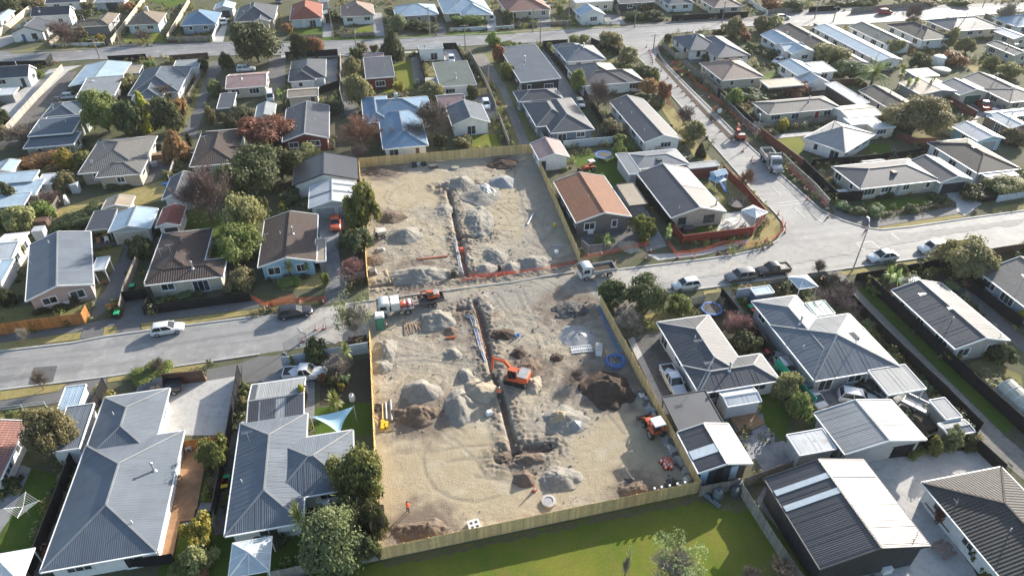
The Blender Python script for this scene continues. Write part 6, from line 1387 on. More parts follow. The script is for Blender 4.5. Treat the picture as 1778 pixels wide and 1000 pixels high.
trees('a4',
 ('O',-20,155,105,240,'brown olive tree left of the white porch house'),('O',355,555,295,460,'grey olive tree below the dark roofed house'),('W',468,632,400,525,'pale grey green tree left of the fan palm'),('F',600,860,430,600,'big fan of palm fronds behind the brown ribbed tiles'),('S',860,962,452,605,'tall cabbage tree right of the fan palm'),('S',915,1052,518,660,'many headed cabbage tree beside the flat pale roof'),('S',1080,1145,520,660,'slim palm in front of the pale gabled roof'),
 ('O',838,946,262,380,'olive tree beside the faded green roof'),('E',648,742,188,270,'dark bush beside the very long blue roof'),('E',1008,1138,372,480,'dark round tree right of the very long blue roof'),('D',1205,1392,345,455,'dark bronze spreading tree right of the round tree'),('O',1228,1335,195,330,'grey green tree beside the broad blue slate hip'),('O',1328,1452,258,380,'olive tree below the broad blue slate hip'),('L',1178,1282,625,700,'green bush at the red brown drive fence'),('G',82,162,800,905,'little lime yellow tree below the grey tiled hip house'),
 ('O',1512,1622,382,480,'olive bush in the back garden near the right edge'),('O',1625,1765,428,540,'brown olive bush near the right edge'),('Bp',935,1065,5,160,'mauve bare street tree beside the red car'),('Bw',1560,1720,-10,185,'pale bare tree at the top right'),('O',985,1105,118,178,'low olive bush under the mauve bare street tree'),('R',-10,125,-10,75,'rust red tree at the top beyond the far street'),('E',130,262,-10,85,'dark tree at the top beyond the far street'),('h',788,872,782,860,'round green bush in front of the brown ribbed tiles'),('r',130,385,580,665,'rusty hedge below the white glazed sheds'),
 ('h',-20,140,600,680,'dark hedge above the grey tiled hip house'),('h',1150,1230,200,300,'dark shrub left of the broad blue slate hip'),('O',1000,1180,-20,40,'olive trees at the top edge beyond the far street'),('h',480,640,-20,50,'dark trees beyond the grey street fence'),('O',640,800,-30,45,'olive brown trees beyond the long grey street fence'),('L',1280,1420,0,50,'green garden bush beyond the far street at the right'),('h',860,1000,850,950,'dark bush at the foot of the big round tree'),('h',0,100,330,400,'dark bush at the white porch house wall'),('o',0,120,880,930,'low hedge at the grey weathered fence'),('O',1640,1790,880,1010,'olive tree at the right edge below the white roofs'),('h',1600,1700,690,740,'dark shrub at the grey double gable'))
tree('O','p',1546,1646,165,243,'biggest round olive green tree in the right hand gardens')
trees('b1',
 ('R',80,365,55,190,'rusty autumn hedge below the stepped slate roofs'),('G',380,525,30,185,'golden shrub tree left of the grey brown hipped house'),('L',515,655,55,185,'green tree against the grey brown hipped roof'),('C',20,165,250,445,'leaning slender dark conifer by the stepped flat roofs'),('O',60,245,425,625,'olive brown tree below the leaning conifer'),('L',180,365,395,535,'yellow green shrub beside the dry lawn'),('O',365,525,180,335,'olive shrub right of the stepped flat roofs'),('Bp',245,425,310,445,'bare purple bush beside the propped white door'),('h',-40,85,455,605,'dark shrub mass at the left edge'),
 ('G',128,188,660,790,'yellow shrub beside the white ribbed roof'),('h',865,1035,640,805,'dark glossy shrub right of the double garage'),('h',565,740,535,625,'climbing shrub over the black pergola edge'),('Bp',1295,1610,100,545,'wide purple brown bare tree in the left back garden'),('h',345,645,485,595,'dark clipped hedge below the dry lawn'),('h',700,900,255,300,'low shrubs along the grey brown hipped house'),('O',1545,1748,845,1010,'brown topped clipped ball bush beside the brown L roof'),('h',1030,1110,560,640,'green bush between the garage and the rusty red shed'),('o',1110,1180,180,250,'olive bush beside the sloped yard fence'),('h',860,900,870,930,'little shrub on the sloping driveway edge'))
tree('E','p',388,487,258,350,'huge dark evergreen left of the black gable roof'); tree('O','p',384,462,338,420,'big olive brown tree below the huge dark evergreen'); tree('L','p',370,454,392,462,'mid green bushy tree left of the brown tiled gable'); tree('E','p',455,518,255,320,'dark shrubs behind the huge evergreen')
trees('b2',
 ('h',-10,75,365,530,'olive bush left of the brown tiled gable'),('L',615,845,295,625,'green feathery tree inside the upper left works fence'),('E',555,795,575,775,'dark bush beside the orange car driveway'),('S',168,302,785,925,'dark spiky yucca in front of the light blue gable'),('S',305,432,775,890,'second spiky yucca in front of the light blue gable'),('g',148,285,915,1005,'green shrub on the dry front lawn'),('Bk',585,745,765,935,'pinkish bare shrub beside the upper left works fence'),('g',448,502,875,975,'lime shrub at the orange car driveway'),('O',290,425,-10,120,'brown bush above the black gable roof'),('Bp',640,760,0,100,'bare bush at the works back fence left end'),('h',150,290,300,420,'dark shrub beside the white garage'),('h',1235,1310,20,60,'pale round shrub behind the works back fence'))
trees('b3',
 ('g',822,962,472,640,'yellow green shrub tree in front of the carport'),('g',865,935,595,690,'small green shrub on the brown tiled house front yard'),('S',585,695,625,745,'spiky flax beside the grey flowers'),('S',1008,1112,555,690,'small cabbage tree at the drive of the slate house'),('L',675,778,-5,115,'bamboo clump beside the back lawn trampoline'),('C',1252,1332,-5,105,'dark conifer behind the red container shed'),('Br',1545,1645,150,305,'thin bare street tree beside the parked tip truck'),('W',570,625,620,690,'grey lavender bush beside the spiky flax'),('W',640,705,640,700,'second grey lavender bush beside the spiky flax'),('g',770,850,0,60,'green shrub at the pale steel fence'))
tree('E','p',1038,1084,486,533,'dark round tree at the street corner of the lower works'); tree('E','p',1094,1164,488,548,'wide dark tree left of the parked white hatchback')
trees('b4',
 ('W',500,610,395,470,'clipped green shrub at the left of the corner hedge'),('W',600,710,425,500,'flowering shrub in the middle of the corner hedge'),('W',700,832,420,512,'white flowering shrub at the right of the corner hedge'),('W',978,1062,415,480,'pale flowering shrub on the low rail fence'),('W',1138,1212,398,440,'pale flowering shrub near the corner driveway'),('h',1158,1262,338,410,'dark round shrub at the corner house porch path'),('h',810,890,318,380,'dark round shrub below the corner house windows'),('O',1515,1790,195,345,'brown street tree behind the white panel wall'),('O',1215,1545,672,950,'large olive tree leaning over the white double cab'),
 ('S',755,935,838,1010,'bronze cabbage tree in the black fenced garden'),('g',695,792,910,1000,'lime shrub left of the bronze cabbage tree'),('E',878,985,820,915,'dark ball shrub behind the bronze cabbage tree'),('g',1088,1175,850,940,'green shrub right of the garden pool'),('W',1238,1335,945,1010,'pale bush below the black fenced garden'),('h',1370,1540,280,400,'dark planting beside the corner driveway'),('h',740,830,345,385,'small shrub by the corner house wall'),('h',270,320,140,180,'small bush in the corner house side yard'),('B',320,400,790,900,'leafless sapling on the verge beside the dark pickup'),('B',430,510,880,975,'leafless sapling by the lane mouth'))
trees('c1',('Bw',140,215,262,365,'pale leafless sapling in front of the orange stained fence'),('B',1060,1150,475,585,'leafless sapling on the left verge above the brown gate'),('B',255,345,560,700,'leafless sapling on the verge beside the road patch'),('g',860,1130,610,690,'clipped yellow green hedge behind the brown gate'),('h',215,330,110,185,'dark shrub under the rose walled house'),('h',320,450,90,160,'green shrub by the rose walled house corner'),('h',485,540,40,115,'upright shrub by the white porch'),('h',-40,90,0,140,'dark hedge at the left edge above the orange fence'),('W',1115,1170,50,100,'silver shrub left on the black fence'),('W',1205,1300,30,85,'silver shrub mid black fence'),('W',1330,1390,15,65,'silver shrub right on the black fence'),('h',745,840,120,205,'potted white flowers at the short orange fence'),('h',1540,1700,-10,60,'dark shrub at the right end of the black fence'))
tree('O','d1',225,495,-120,245,'spreading bare crowned olive tree beside the grey shed')
trees('c2',('Y',550,805,60,345,'sparse silvery tree at the left street corner of the works'),('E',332,482,362,540,'dense pointed shrub behind the pale blue white wall'),('S',548,708,378,530,'big spiky cabbage tree behind the pale blue white wall'),('Bw',478,640,440,570,'pale bare bush in front of the spiky cabbage tree'),('D',428,492,580,660,'bronze shrub at the bonnet of the white ute'),('h',465,565,605,700,'green shrub in the bed right of the white ute'),('S2',478,612,695,830,'spiky flax clump above the shade sail'),('G',312,358,645,825,'yellow climber on the striped carport edge'),('W',570,650,590,660,'pale rock garden shrub beside the bed'),('G',555,600,655,710,'orange yellow shrub beside the flax'),('S2',225,285,450,550,'thin flax at the wall end'))
trees('c3',('Bw',700,870,140,315,'pale bare bush beside the right works fence'),('Bk',1465,1645,155,310,'pink leaved tree behind the grey hipped house'),('h',1528,1695,300,450,'dark green shrub below the pink leaved tree'),('L',1065,1225,35,170,'rounded green shrub right of the wide dark tree'),('B',380,480,560,640,'dry weed tuft on the works') )
trees('c4',('W',663,788,222,310,'pale green shrub at the gravel lane fence'),('r',718,822,398,495,'orange shrub at the porch of the light hipped house'),('W',840,932,448,515,'grey green shrub beside the orange one'),('W',938,1008,508,560,'small grey green shrub near the carport'),('O',70,228,585,770,'olive shrub right of the green shade cloth'),('L',138,335,725,930,'bright green shrub below the green shade cloth'),('W',298,402,870,975,'pale shrub beside the ribbed shed'),('E',1535,1705,395,535,'dark shrub at the end of the long grey bungalow'),('G',1232,1335,438,515,'golden shrub at the corner of the long grey bungalow'),('Bp',355,600,-10,165,'dark wiry bush behind the green porch roof'),('B',480,600,-60,60,'bare bush at the lane mouth'),('h',620,690,610,680,'dark pot shrub beside the french doors'),('o',1520,1760,640,720,'golden rough grass hedge above the tunnel house'),('L',710,830,-20,50,'low green shrubs at the lane mouth'),('h',1400,1475,105,165,'green bush behind the long grey bungalow'),('G',1730,1790,130,230,'yellow bush at the right edge'))
trees('d1',('L',1365,1562,65,300,'glossy round green tree on the deck corner'),('G',1272,1482,645,840,'yellow green shrub below the timber deck'),('O',1238,1475,795,985,'feathery olive shrub at the bottom of the deck garden'),('g',1135,1330,925,1050,'lime shrub cut by the bottom edge'),('h',-40,90,310,440,'potted shrub at the left edge path'),('D',1310,1420,960,1040,'dark red shrub at the bottom edge'))
tree('L','p',572,686,788,895,'big bright bushy tree overhanging the lower works fence'); tree('E','p',584,652,858,935,'grey green bushy tree in front of the big bright one'); tree('E','p',640,674,870,945,'narrow bushy tree against the lower works fence'); tree('S','p',501,560,878,945,'spiky cabbage tree left of the pale domed tree'); tree('A','p',524,622,892,1002,'pale green dense domed tree at the bottom'); tree('h','p',445,505,912,950,'dark shrubs along the slate house wall'); tree('E','p',628,665,928,978,'dark shrub at the bottom left works corner')
trees('d3',('Y',935,1255,760,1040,'sparse silvery young tree on the park lawn'),('Y',735,795,825,1020,'thin young tree on the park lawn'),('B',1560,1700,950,1060,'bare bush at the bottom edge of the park'))
trees('d4',('g',975,1105,112,195,'small green ball shrub at the yard fence'),('L',1108,1212,65,190,'green ball shrub at the yard fence'),('W',1188,1355,-10,170,'largest pale ball shrub at the yard fence'),('h',1338,1475,15,140,'dark clipped shrub at the yard fence'),('S',1342,1435,675,775,'palm like plant at the white wall'),('E',1398,1525,785,920,'tree fern bush at the white wall'),('g',1488,1585,945,1040,'round shrub at the bottom right wall'),('r',1165,1255,525,660,'rust coloured planter grasses at the white wall'),('B',0,200,900,1060,'bare bush at the workshop corner'))
# ---------------------------------------------------------------- vehicles and machines
TYRE = plain('tyre_rubber',(.02,.02,.021),.85,.2); RIM = plain('wheel_rim',(.42,.43,.44),.35,.1,metal=.7); CARGLASS = plain('car_glass',(.02,.024,.028),.08,.1,sp=.7)
LAMP = plain('headlamp_lens',(.7,.72,.74),.15,.05); TAIL = plain('tail_lens',(.4,.02,.02),.25,.05); DARKP_ = plain('dark_plastic',(.03,.03,.032),.6,.1)
STEELD = plain('machine_steel',(.13,.125,.12),.6,.3,metal=.4); ORANGE = plain('machine_orange',(.55,.095,.03),.5,.12,dirt=((.22,.15,.1),1.6)); REDP = paint('machine_red',(.5,.06,.03),.4)
_wheel = {}
def wheel(parent,x,y,r=.33,w_=.22):
 k = (round(r,2),round(w_,2))
 if k not in _wheel:
  a,b = MB(),MB()
  n_ = 20
  def disc(m,prof):
   rings = []
   for rr_,yy in prof:
    i = len(m.v); m.v += [(rr_ * math.cos(6.2832 * j / n_),yy,rr_ * math.sin(6.2832 * j / n_)) for j in range(n_)]; rings.append(i)
   for p,q in zip(rings,rings[1:]):
    for j in range(n_): m.f.append((p + j,p + (j + 1) % n_,q + (j + 1) % n_,q + j)); m.uv.append([(0,0)] * 4); m.mi.append(0)
   for i in (rings[0],rings[-1]): m.f.append(tuple(range(i,i + n_))); m.uv.append([(0,0)] * n_); m.mi.append(0)
  disc(a,[(r * .6,-w_ / 2),(r * .93,-w_ / 2),(r,-w_ * .36),(r,w_ * .36),(r * .93,w_ / 2),(r * .6,w_ / 2)])
  disc(b,[(r * .2,-w_ / 2 - .02),(r * .62,-w_ / 2 - .005),(r * .62,w_ / 2 + .005),(r * .2,w_ / 2 + .02)])
  _wheel[k] = (a.data('tyre',TYRE,40),b.data('rim',RIM,40))
 wh = empty('wheel',(x,y,r)); wh.parent = parent
 link('tyre',_wheel[k][0],wh); link('rim',_wheel[k][1],wh)
 return wh
CARS = {}
SPEC = {  # length, width, height, belt z, cowl x, rear-of-glass x, windscreen rake, rear rake
 'hatch': (4.2,1.76,1.47,.93,.95,-1.92,.78,.38),'sedan': (4.7,1.82,1.45,.93,.95,-1.55,.8,.75),'wagon': (4.75,1.83,1.55,.98,1.0,-2.15,.8,.35),'suv': (4.6,1.87,1.68,1.05,1.0,-2.08,.7,.32),'coupe': (4.75,1.92,1.6,1.0,1.05,-2.05,.95,1.05),'ute': (5.3,1.88,1.8,1.08,1.1,-.75,.65,.22),'van': (4.7,1.75,1.95,1.1,1.75,-2.2,.55,.12)}
def loft(m,secs,mi=0):
 rings = []
 for x,zl,zt,hw in secs:
  h = zt - zl; i = len(m.v)
  m.v += [(x,-hw * .86,zl),(x,-hw * .98,zl + .16 * h),(x,-hw,zl + .5 * h),(x,-hw * .97,zl + .82 * h),(x,-hw * .84,zt),(x,0,zt + .02),(x,hw * .84,zt),(x,hw * .97,zl + .82 * h),(x,hw,zl + .5 * h),(x,hw * .98,zl + .16 * h),(x,hw * .86,zl)]
  rings.append(i)
 for a,b in zip(rings,rings[1:]):
  for j in range(11): m.f.append((a + j,b + j,b + (j + 1) % 11,a + (j + 1) % 11)); m.uv.append([(0,0)] * 4); m.mi.append(mi)
 m.f.append(tuple(range(rings[0],rings[0] + 11))); m.uv.append([(0,0)] * 11); m.mi.append(mi)
 m.f.append(tuple(reversed(range(rings[-1],rings[-1] + 11)))); m.uv.append([(0,0)] * 11); m.mi.append(mi)
def make_car(kind,pm):
 L,W,H,zb,xc,xr,rk,rr_ = SPEC[kind]; hw = W / 2; h2 = L / 2
 root = empty('car',(0,0,0)); m = MB()
 rear_top = zb - .05 if kind != 'ute' else 1.02
 loft(m,[(-h2,.42,rear_top - .18,hw * .8),(-h2 + .08,.3,rear_top - .04,hw * .93),(-h2 + .35,.22,rear_top,hw * .99),(xr + .3,.2,zb,hw),(0,.2,zb,hw),(xc - .15,.2,zb - .01,hw),(xc + .35,.22,zb - .07,hw * .99),(h2 - .35,.22,zb - .2,hw * .95),(h2 - .1,.26,zb - .3,hw * .86),(h2,.36,zb - .42,hw * .72)])
 m.build('body',pm,root,None,0,35)
 bw,tw = hw * .88,hw * .7
 A = [(xc,-bw,zb - .03),(xc,bw,zb - .03),(xr,bw,zb - .03),(xr,-bw,zb - .03)]; tf,tr_ = xc - rk,xr + rr_
 B = [(tf,-tw,H - .05),(tf,tw,H - .05),(tr_,tw,H - .05),(tr_,-tw,H - .05)]
 for nm,i,j in (('windscreen',0,1),('side_window',1,2),('rear_window',2,3),('side_window',3,0)):
  q = MB(); q.poly([A[i],A[j],B[j],B[i]]); q.build(nm,CARGLASS,root)
 q = MB(); xm = (tf + tr_) / 2
 loft(q,[(tr_ - .06,H - .1,H - .05,tw),(tr_ + .15,H - .09,H - .005,tw * 1.02),(xm,H - .09,H,tw * 1.03),(tf - .1,H - .09,H - .02,tw * 1.02),(tf + .08,H - .1,H - .06,tw)])
 for i in range(4): q.bar(A[i],B[i],.09,.09)
 for s in (1,-1):
  k = .52; a = Vector(A[1 if s > 0 else 0]).lerp(Vector(A[2 if s > 0 else 3]),k); b = Vector(B[1 if s > 0 else 0]).lerp(Vector(B[2 if s > 0 else 3]),k); q.bar(a,b,.1,.06)
 q.build('roof',pm,root,None,0,35)
 for s in (-1,1):
  q = MB(); q.mesh8([(h2 - .22,s * hw * .55,zb - .44),(h2 - .05,s * hw * .55,zb - .44),(h2 - .2,s * hw * .86,zb - .42),(h2 - .4,s * hw * .9,zb - .42),(h2 - .26,s * hw * .55,zb - .29),(h2 - .1,s * hw * .55,zb - .33),(h2 - .24,s * hw * .88,zb - .27),(h2 - .5,s * hw * .95,zb - .24)]); q.build('headlight',LAMP,root)
  q = MB(); q.box(-h2 - .012,-h2 + .12,s * hw * .62 - .14,s * hw * .62 + .14,rear_top - .36,rear_top - .16); q.build('tail_light',TAIL,root)
  q = MB(); q.box(xc - .32,xc - .18,s * (hw + .06) - .09,s * (hw + .06) + .09,zb - .02,zb + .12); q.build('mirror',pm,root)
  for x in (-h2 + .82,h2 - .86): wheel(root,x,s * (hw - .1))
 q = MB(); q.box(h2 - .03,h2 + .015,-.5,.5,.38,.5); q.build('grille',DARKP_,root)
 q = MB(); q.box(-h2 - .014,-h2 + .02,-.25,.25,.55,.66); q.build('number_plate',LAMP,root)
 if kind == 'ute':
  q = MB(); q.box(-h2 + .1,xr - .12,-hw * .8,hw * .8,1.03,1.05); q.build('tray_floor',DARKP_,root)
  q = MB(); q.box(-h2 + .04,xr - .06,-hw * .97,-hw * .82,.98,1.16); q.box(-h2 + .04,xr - .06,hw * .82,hw * .97,.98,1.16); q.box(-h2 + .02,-h2 + .12,-hw * .9,hw * .9,.9,1.16); q.build('tray_side',pm,root)
 return root
CARC = {'white': (.62,.63,.63),'black': (.018,.019,.022),'grey': (.16,.165,.17),'navy': (.02,.03,.055),'silver': (.4,.41,.42),'red': (.4,.03,.025),'orange': (.55,.1,.03),'darkgrey': (.05,.052,.056)}
def place(kind,colr,x,y,hx,hy,label,tile='p',cat='car',group='parked cars',name=None,z=0.):
 """middle of the car and a point its nose points to"""
 k = (kind,colr)
 if k not in CARS: CARS[k] = make_car(kind,paint('car_paint_' + colr,CARC[colr],.28,.5 if colr in ('silver','grey') else 0)); o = CARS[k]
 else: o = copy_tree(CARS[k])
 (a,b),(c,d) = t(tile,x,y,hx,hy); p,q = G(a,b),G(c,d); v = q - p
 o.location = (p.x,p.y,z); o.rotation_euler = (0,0,math.atan2(v.y,v.x)); o.name = name or {'ute': 'pickup_truck','van': 'van'}.get(kind,'car')
 tag(o,label,cat,group)
 return o
for a in (('hatch','white',293,576,330,570,'white hatchback parked on the left of the main street'),('wagon','black',514,547,560,540,'black wagon parked left of the works entrance'),('hatch','white',1190,499,1150,505,'white hatchback parked right of the works beside the dark bushes'),('suv','grey',1284,485,1240,491,'grey wagon parked in front of the dark pickup'),
          ('coupe','white',1530,451,1490,457,'white car with black roof glass parked near the lamp post'),('suv','white',1617,436,1580,441,'white wagon parked in front of the small trailer'),('sedan','orange',583,392,583.5,420,'orange car parked nose out in front of the white garage'),('suv','white',1487,697,1520,703,'white wagon with roof bars parked behind the pale garage'),
          ('sedan','grey',1527,686,1512,676,'grey car under the white corrugated carport'),('sedan','silver',1404,692,1392,680,'silver car beside the green shade cloth'),('hatch','silver',1356,634,1346,620,'silver car hidden between the hipped houses'),('hatch','white',389,42,388,52,'small white car in the driveway of the pyramid roofed cottage'),('hatch','silver',125,172,140,171,'pale car beside the white corrugated roof at left'),
          ('suv','white',428,124,440,123,'white car below the big dark evergreen'),('van','white',470,173,471,185,'white van beside the cabbage tree'),('hatch','white',784,107,786,120,'white car in the court of the white box house'),('wagon','white',844,186,848,200,'white wagon beside the blue gabled house'),('van','white',853,36,854,45,'white van in the drive right of the clipped hedge'),('hatch','darkgrey',484,6,486,12,'dark car at the top beside the grey hipped house'),
          ('hatch','silver',1007,184,1012,192,'pale car between the dark fences'),('suv','red',1536,25,1552,24,'red car driving on the far street'),('wagon','silver',1358,34,1374,33,'silver car on the far street at the top right'),('sedan','silver',1733,193,1722,198,'silver car beside the red pickup at the right edge'),('hatch','white',1351,110,1345,112,'white car beside the white porch house'),('hatch','black',947,13,948,22,'black car in the drive right of the dull red roof')): place(*a)
for a in (('ute','white',531,654,570,652,'white pickup parked nose right behind the pale blue white wall'),('ute','white',1168,668,1180,690,'white pickup in the drive of the grey hipped house'),('ute','black',1340,474,1300,479,'black pickup parked behind the grey wagon'),('ute','black',279,680,245,684,'black pickup behind the brown slatted gate'),('ute','red',1706,188,1698,178,'red pickup in the drive near the green garage door')): place(*a,cat='pickup',group='parked pickups')
def at_px(tile,x,y): (a,b),= t(tile,x,y); return G(a,b)
def yaw(tile,x,y,hx,hy):
 v = at_px(tile,hx,hy) - at_px(tile,x,y); return math.atan2(v.y,v.x)
def truck(name,label,p,rz,L,tray,cabc='white',load=None,axles=1,sc_=1.,bonnet=False,trayc='grey'):
 root = empty(name,p,rz,label,'truck'); root.scale = (sc_,) * 3
 pc = paint('car_paint_' + cabc,CARC[cabc],.28)
 W = 2.1; m = MB(); m.box(-L / 2,L / 2 - .3,-.4,.4,.55,.78); m.build('chassis',BLACKM,root)
 cx1 = L / 2 - (1.3 if bonnet else 0); cx0 = cx1 - 1.75
 m = MB(); loft(m,[(cx0,.5,2.25,W / 2 * .97),(cx0 + .3,.45,2.4,W / 2),(cx0 + 1.0,.45,2.42,W / 2),(cx1 - .35,.45,2.2,W / 2),(cx1 - .08,.45,1.35,W / 2 * .98),(cx1,.5,1.1,W / 2 * .9)]); m.build('cab',pc,root,None,0,35)
 m = MB(); m.poly([(cx1 - .04,-.9,1.42),(cx1 - .04,.9,1.42),(cx1 - .31,.82,2.17),(cx1 - .31,-.82,2.17)]); m.build('windscreen',CARGLASS,root)
 for s in (-1,1):
  m = MB(); m.box(cx0 + .35,cx1 - .45,s * W / 2 - .02 if s > 0 else s * W / 2 - .015,s * W / 2 + .015 if s > 0 else s * W / 2 + .02,1.4,2.0,0,.85); m.build('side_window',CARGLASS,root)
  m = MB(); m.box(cx1 - .2,cx1 - .08,s * (W / 2 + .16) - .1,s * (W / 2 + .16) + .1,1.35,1.85); m.build('mirror',BLACKM,root)
  m = MB(); m.box(L / 2 - .06,L / 2 + .03,s * .75 - .18,s * .75 + .18,.62,.82); m.build('headlight',LAMP,root)
  m = MB(); m.box(-L / 2 - .03,-L / 2 + .04,s * .8 - .15,s * .8 + .15,.6,.74); m.build('tail_light',TAIL,root)
  wheel(root,cx1 - .95 + (1.2 if bonnet else 0),s * (W / 2 - .14),.42,.26)
  for k in range(axles): wheel(root,-L / 2 + 1.0 + k * 1.15,s * (W / 2 - .2),.45,.42)
 if bonnet:
  m = MB(); loft(m,[(cx1 - .1,.5,1.45,W / 2 * .85),(L / 2 - .4,.5,1.35,W / 2 * .8),(L / 2,.55,1.15,W / 2 * .72)]); m.build('bonnet',pc,root,None,0,35)
  m = MB(); m.box(L / 2 - .02,L / 2 + .04,-.5,.5,.6,1.1); m.build('grille',RIM,root)
  for s in (-1,1): m = MB(); m.tube([(cx0 + .1,s * 1.0,.8),(cx0 + .1,s * 1.0,2.9)],.08,8); m.build('exhaust_stack',RIM,root)
 x0,x1 = -L / 2,cx0 - .15
 tm = plain('tray_' + trayc,{'grey': (.3,.31,.31),'white': (.6,.6,.59),'dark': (.06,.06,.062)}[trayc],.5,.2)
 if tray == 'tip':
  m = MB(); h = 1.0 if axles < 2 else 1.45; z0 = .95
  m.box(x0,x1,-W / 2,W / 2,z0,z0 + .1); m.box(x0,x1,-W / 2 - .02,-W / 2 + .08,z0 + .1,z0 + h * .5 + .1); m.box(x0,x1,W / 2 - .08,W / 2 + .02,z0 + .1,z0 + h * .5 + .1); m.box(x1 - .08,x1 + .04,-W / 2,W / 2,z0,z0 + h + .2); m.box(x0 - .04,x0 + .06,-W / 2,W / 2,z0,z0 + h * .5 + .1)
  m.build('tipping_body',tm,root)
  m = MB(); m.box(x0 + .08,x1 - .1,-W / 2 + .1,W / 2 - .1,z0 + .1,z0 + .22 + .1,0,.9,.7); m.build('load',HM[load or 'dark'],root)
 else:
  m = MB(); m.box(x0,x1,-W / 2,W / 2,.95,1.08); m.build('deck',tm,root)
  m = MB(); m.box(x1 - 1.3,x1 - .1,-W / 2 + .05,W / 2 - .05,1.08,2.25); m.build('locker',pc,root)
  for x in (x0 + .05,(x0 + x1 - 1.3) / 2,x1 - 1.4):
   for s in (-1,1): m = MB(); m.box(x - .04,x + .04,s * W / 2 - .04,s * W / 2 + .04,1.08,1.75); m.build('stanchion',BLACKM,root)
  for s in (-1,1): m = MB(); m.box(x0,x1 - 1.35,s * W / 2 - .03,s * W / 2 + .03,1.5,1.58); m.build('rail',BLACKM,root)
  for k in range(7):
   r_ = random.Random(k); x = x0 + .35 + k * (x1 - 1.6 - x0) / 7; m = MB(); m.box(x - .2,x + .2,-.7 + r_.uniform(0,.5),.2 + r_.uniform(0,.6),1.08,1.35 + r_.uniform(0,.4),0,.8,.8); m.build('load_item',[REDP,LAMP,ORANGE][k % 3],root)
 return root
truck('tipper_truck','small white tipper truck leaving the works onto the street',at_px('b3',572,902),yaw('b3',640,890,500,912),5.6,'tip','white','dark')
truck('service_truck','white service truck loaded with red gear beside the portable toilet',at_px('c2',960,165),yaw('c2',1000,160,860,180),5.2,'flat','white')
truck('tip_truck','big grey bonneted tip truck parked on the side street',at_px('b4',40,150),yaw('b4',0,90,90,215),7.2,'tip','silver','soil',2,1.1,True)
def excavator(p,rz,label,s=1.,slew=0.,boom=((.55,0,1.35),(1.9,0,3.05),(3.55,0,3.0)),tip=(3.75,0,.75),name='excavator',bc=None):
 root = empty(name,p,rz,label,'excavator'); root.scale = (s,s,s); oc = bc or ORANGE
 for sd in (-1,1):
  m = MB(); y = sd * .95; prof = [(-1.5,.12),(-1.35,0),(1.35,0),(1.5,.12),(1.6,.38),(1.5,.64),(1.35,.74),(-1.35,.74),(-1.5,.64),(-1.6,.38)]
  n_ = len(prof); i = len(m.v); m.v += [(x,y - .25,z) for x,z in prof] + [(x,y + .25,z) for x,z in prof]
  for j in range(n_): m.f.append((i + j,i + (j + 1) % n_,i + n_ + (j + 1) % n_,i + n_ + j)); m.uv.append([(0,0)] * 4); m.mi.append(0)
  m.f.append(tuple(range(i,i + n_))); m.f.append(tuple(range(i + n_,i + 2 * n_)));
  for _ in range(2): m.uv.append([(0,0)] * n_); m.mi.append(0)
  o = m.build('track',TYRE,root)
  k = MB()
  for q in range(14): k.box(-1.35 + q * .2,-1.25 + q * .2,y - .27,y + .27,.74,.78)
  tag(k.build('track_pads',STEELD,o),kind='stuff')
 m = MB(); m.box(-.7,.7,-.7,.7,.35,.78); m.build('undercarriage',STEELD,root)
 m = MB(); loft(m,[(-1.75,.95,1.75,.95),(-1.55,.85,1.9,1.15),(-.6,.82,1.9,1.2),(.2,.82,1.55,1.2),(1.1,.82,1.3,1.15),(1.2,.85,1.2,1.1)]); m.build('house',oc,root,None,0,35)
 m = MB(); m.box(-1.6,-.3,-1.0,1.0,1.9,1.98); m.build('engine_cover',plain('tray_grey',(.3,.31,.31),.5,.2),root)
 m = MB(); m.box(-.35,1.05,.2,1.15,1.3,2.75,0,.86,.9); m.build('cab',CARGLASS,root)
 m = MB(); m.box(-.28,.95,.24,1.1,2.75,2.83); m.build('cab_roof',oc,root)
 for x in (-.33,1.03):
  for y in (.22,1.13): m = MB(); m.bar((x,y,1.3),(x * .86 + .04,.675 + (y - .675) * .9,2.76),.08); m.build('cab_post',oc,root)
 b = [Vector(q) for q in boom]
 for q in b: q.y = -.2
 m = MB(); m.bar(b[0],b[1],.32,.42); m.bar(b[1],b[2],.3,.36); m.build('boom',oc,root)
 T = Vector(tip); T.y = -.2
 m = MB(); m.bar(b[2] + (b[2] - T).normalized() * .4,T,.24,.28); m.build('stick',oc,root)
 m = MB(); m.bar(b[0] + Vector((.3,0,-.1)),b[1].lerp(b[0],.15) + Vector((.1,0,-.15)),.12); m.bar(b[1] + Vector((.1,0,.3)),b[2] + Vector((.1,0,.35)),.11); m.build('hydraulic_ram',STEELD,root)
 m = MB(); m.box(T.x - .65,T.x + .1,-.65,.25,T.z - .75,T.z - .05,0,.7,1.);
 for k in range(4): m.bar((T.x - .62,-.6 + k * .27,T.z - .72),(T.x - .72,-.6 + k * .27,T.z - .85),.08)
 m.build('bucket',STEELD,root)
 return root
excavator(at_px('c3',30,640),yaw('c3',30,640,-160,590),'orange excavator digging at the lower trench',.9)
excavator(at_px('a3',1555,955),yaw('a3',1555,955,1500,880),'small red excavator working on the coned side street',.72,name='mini_excavator',bc=REDP)
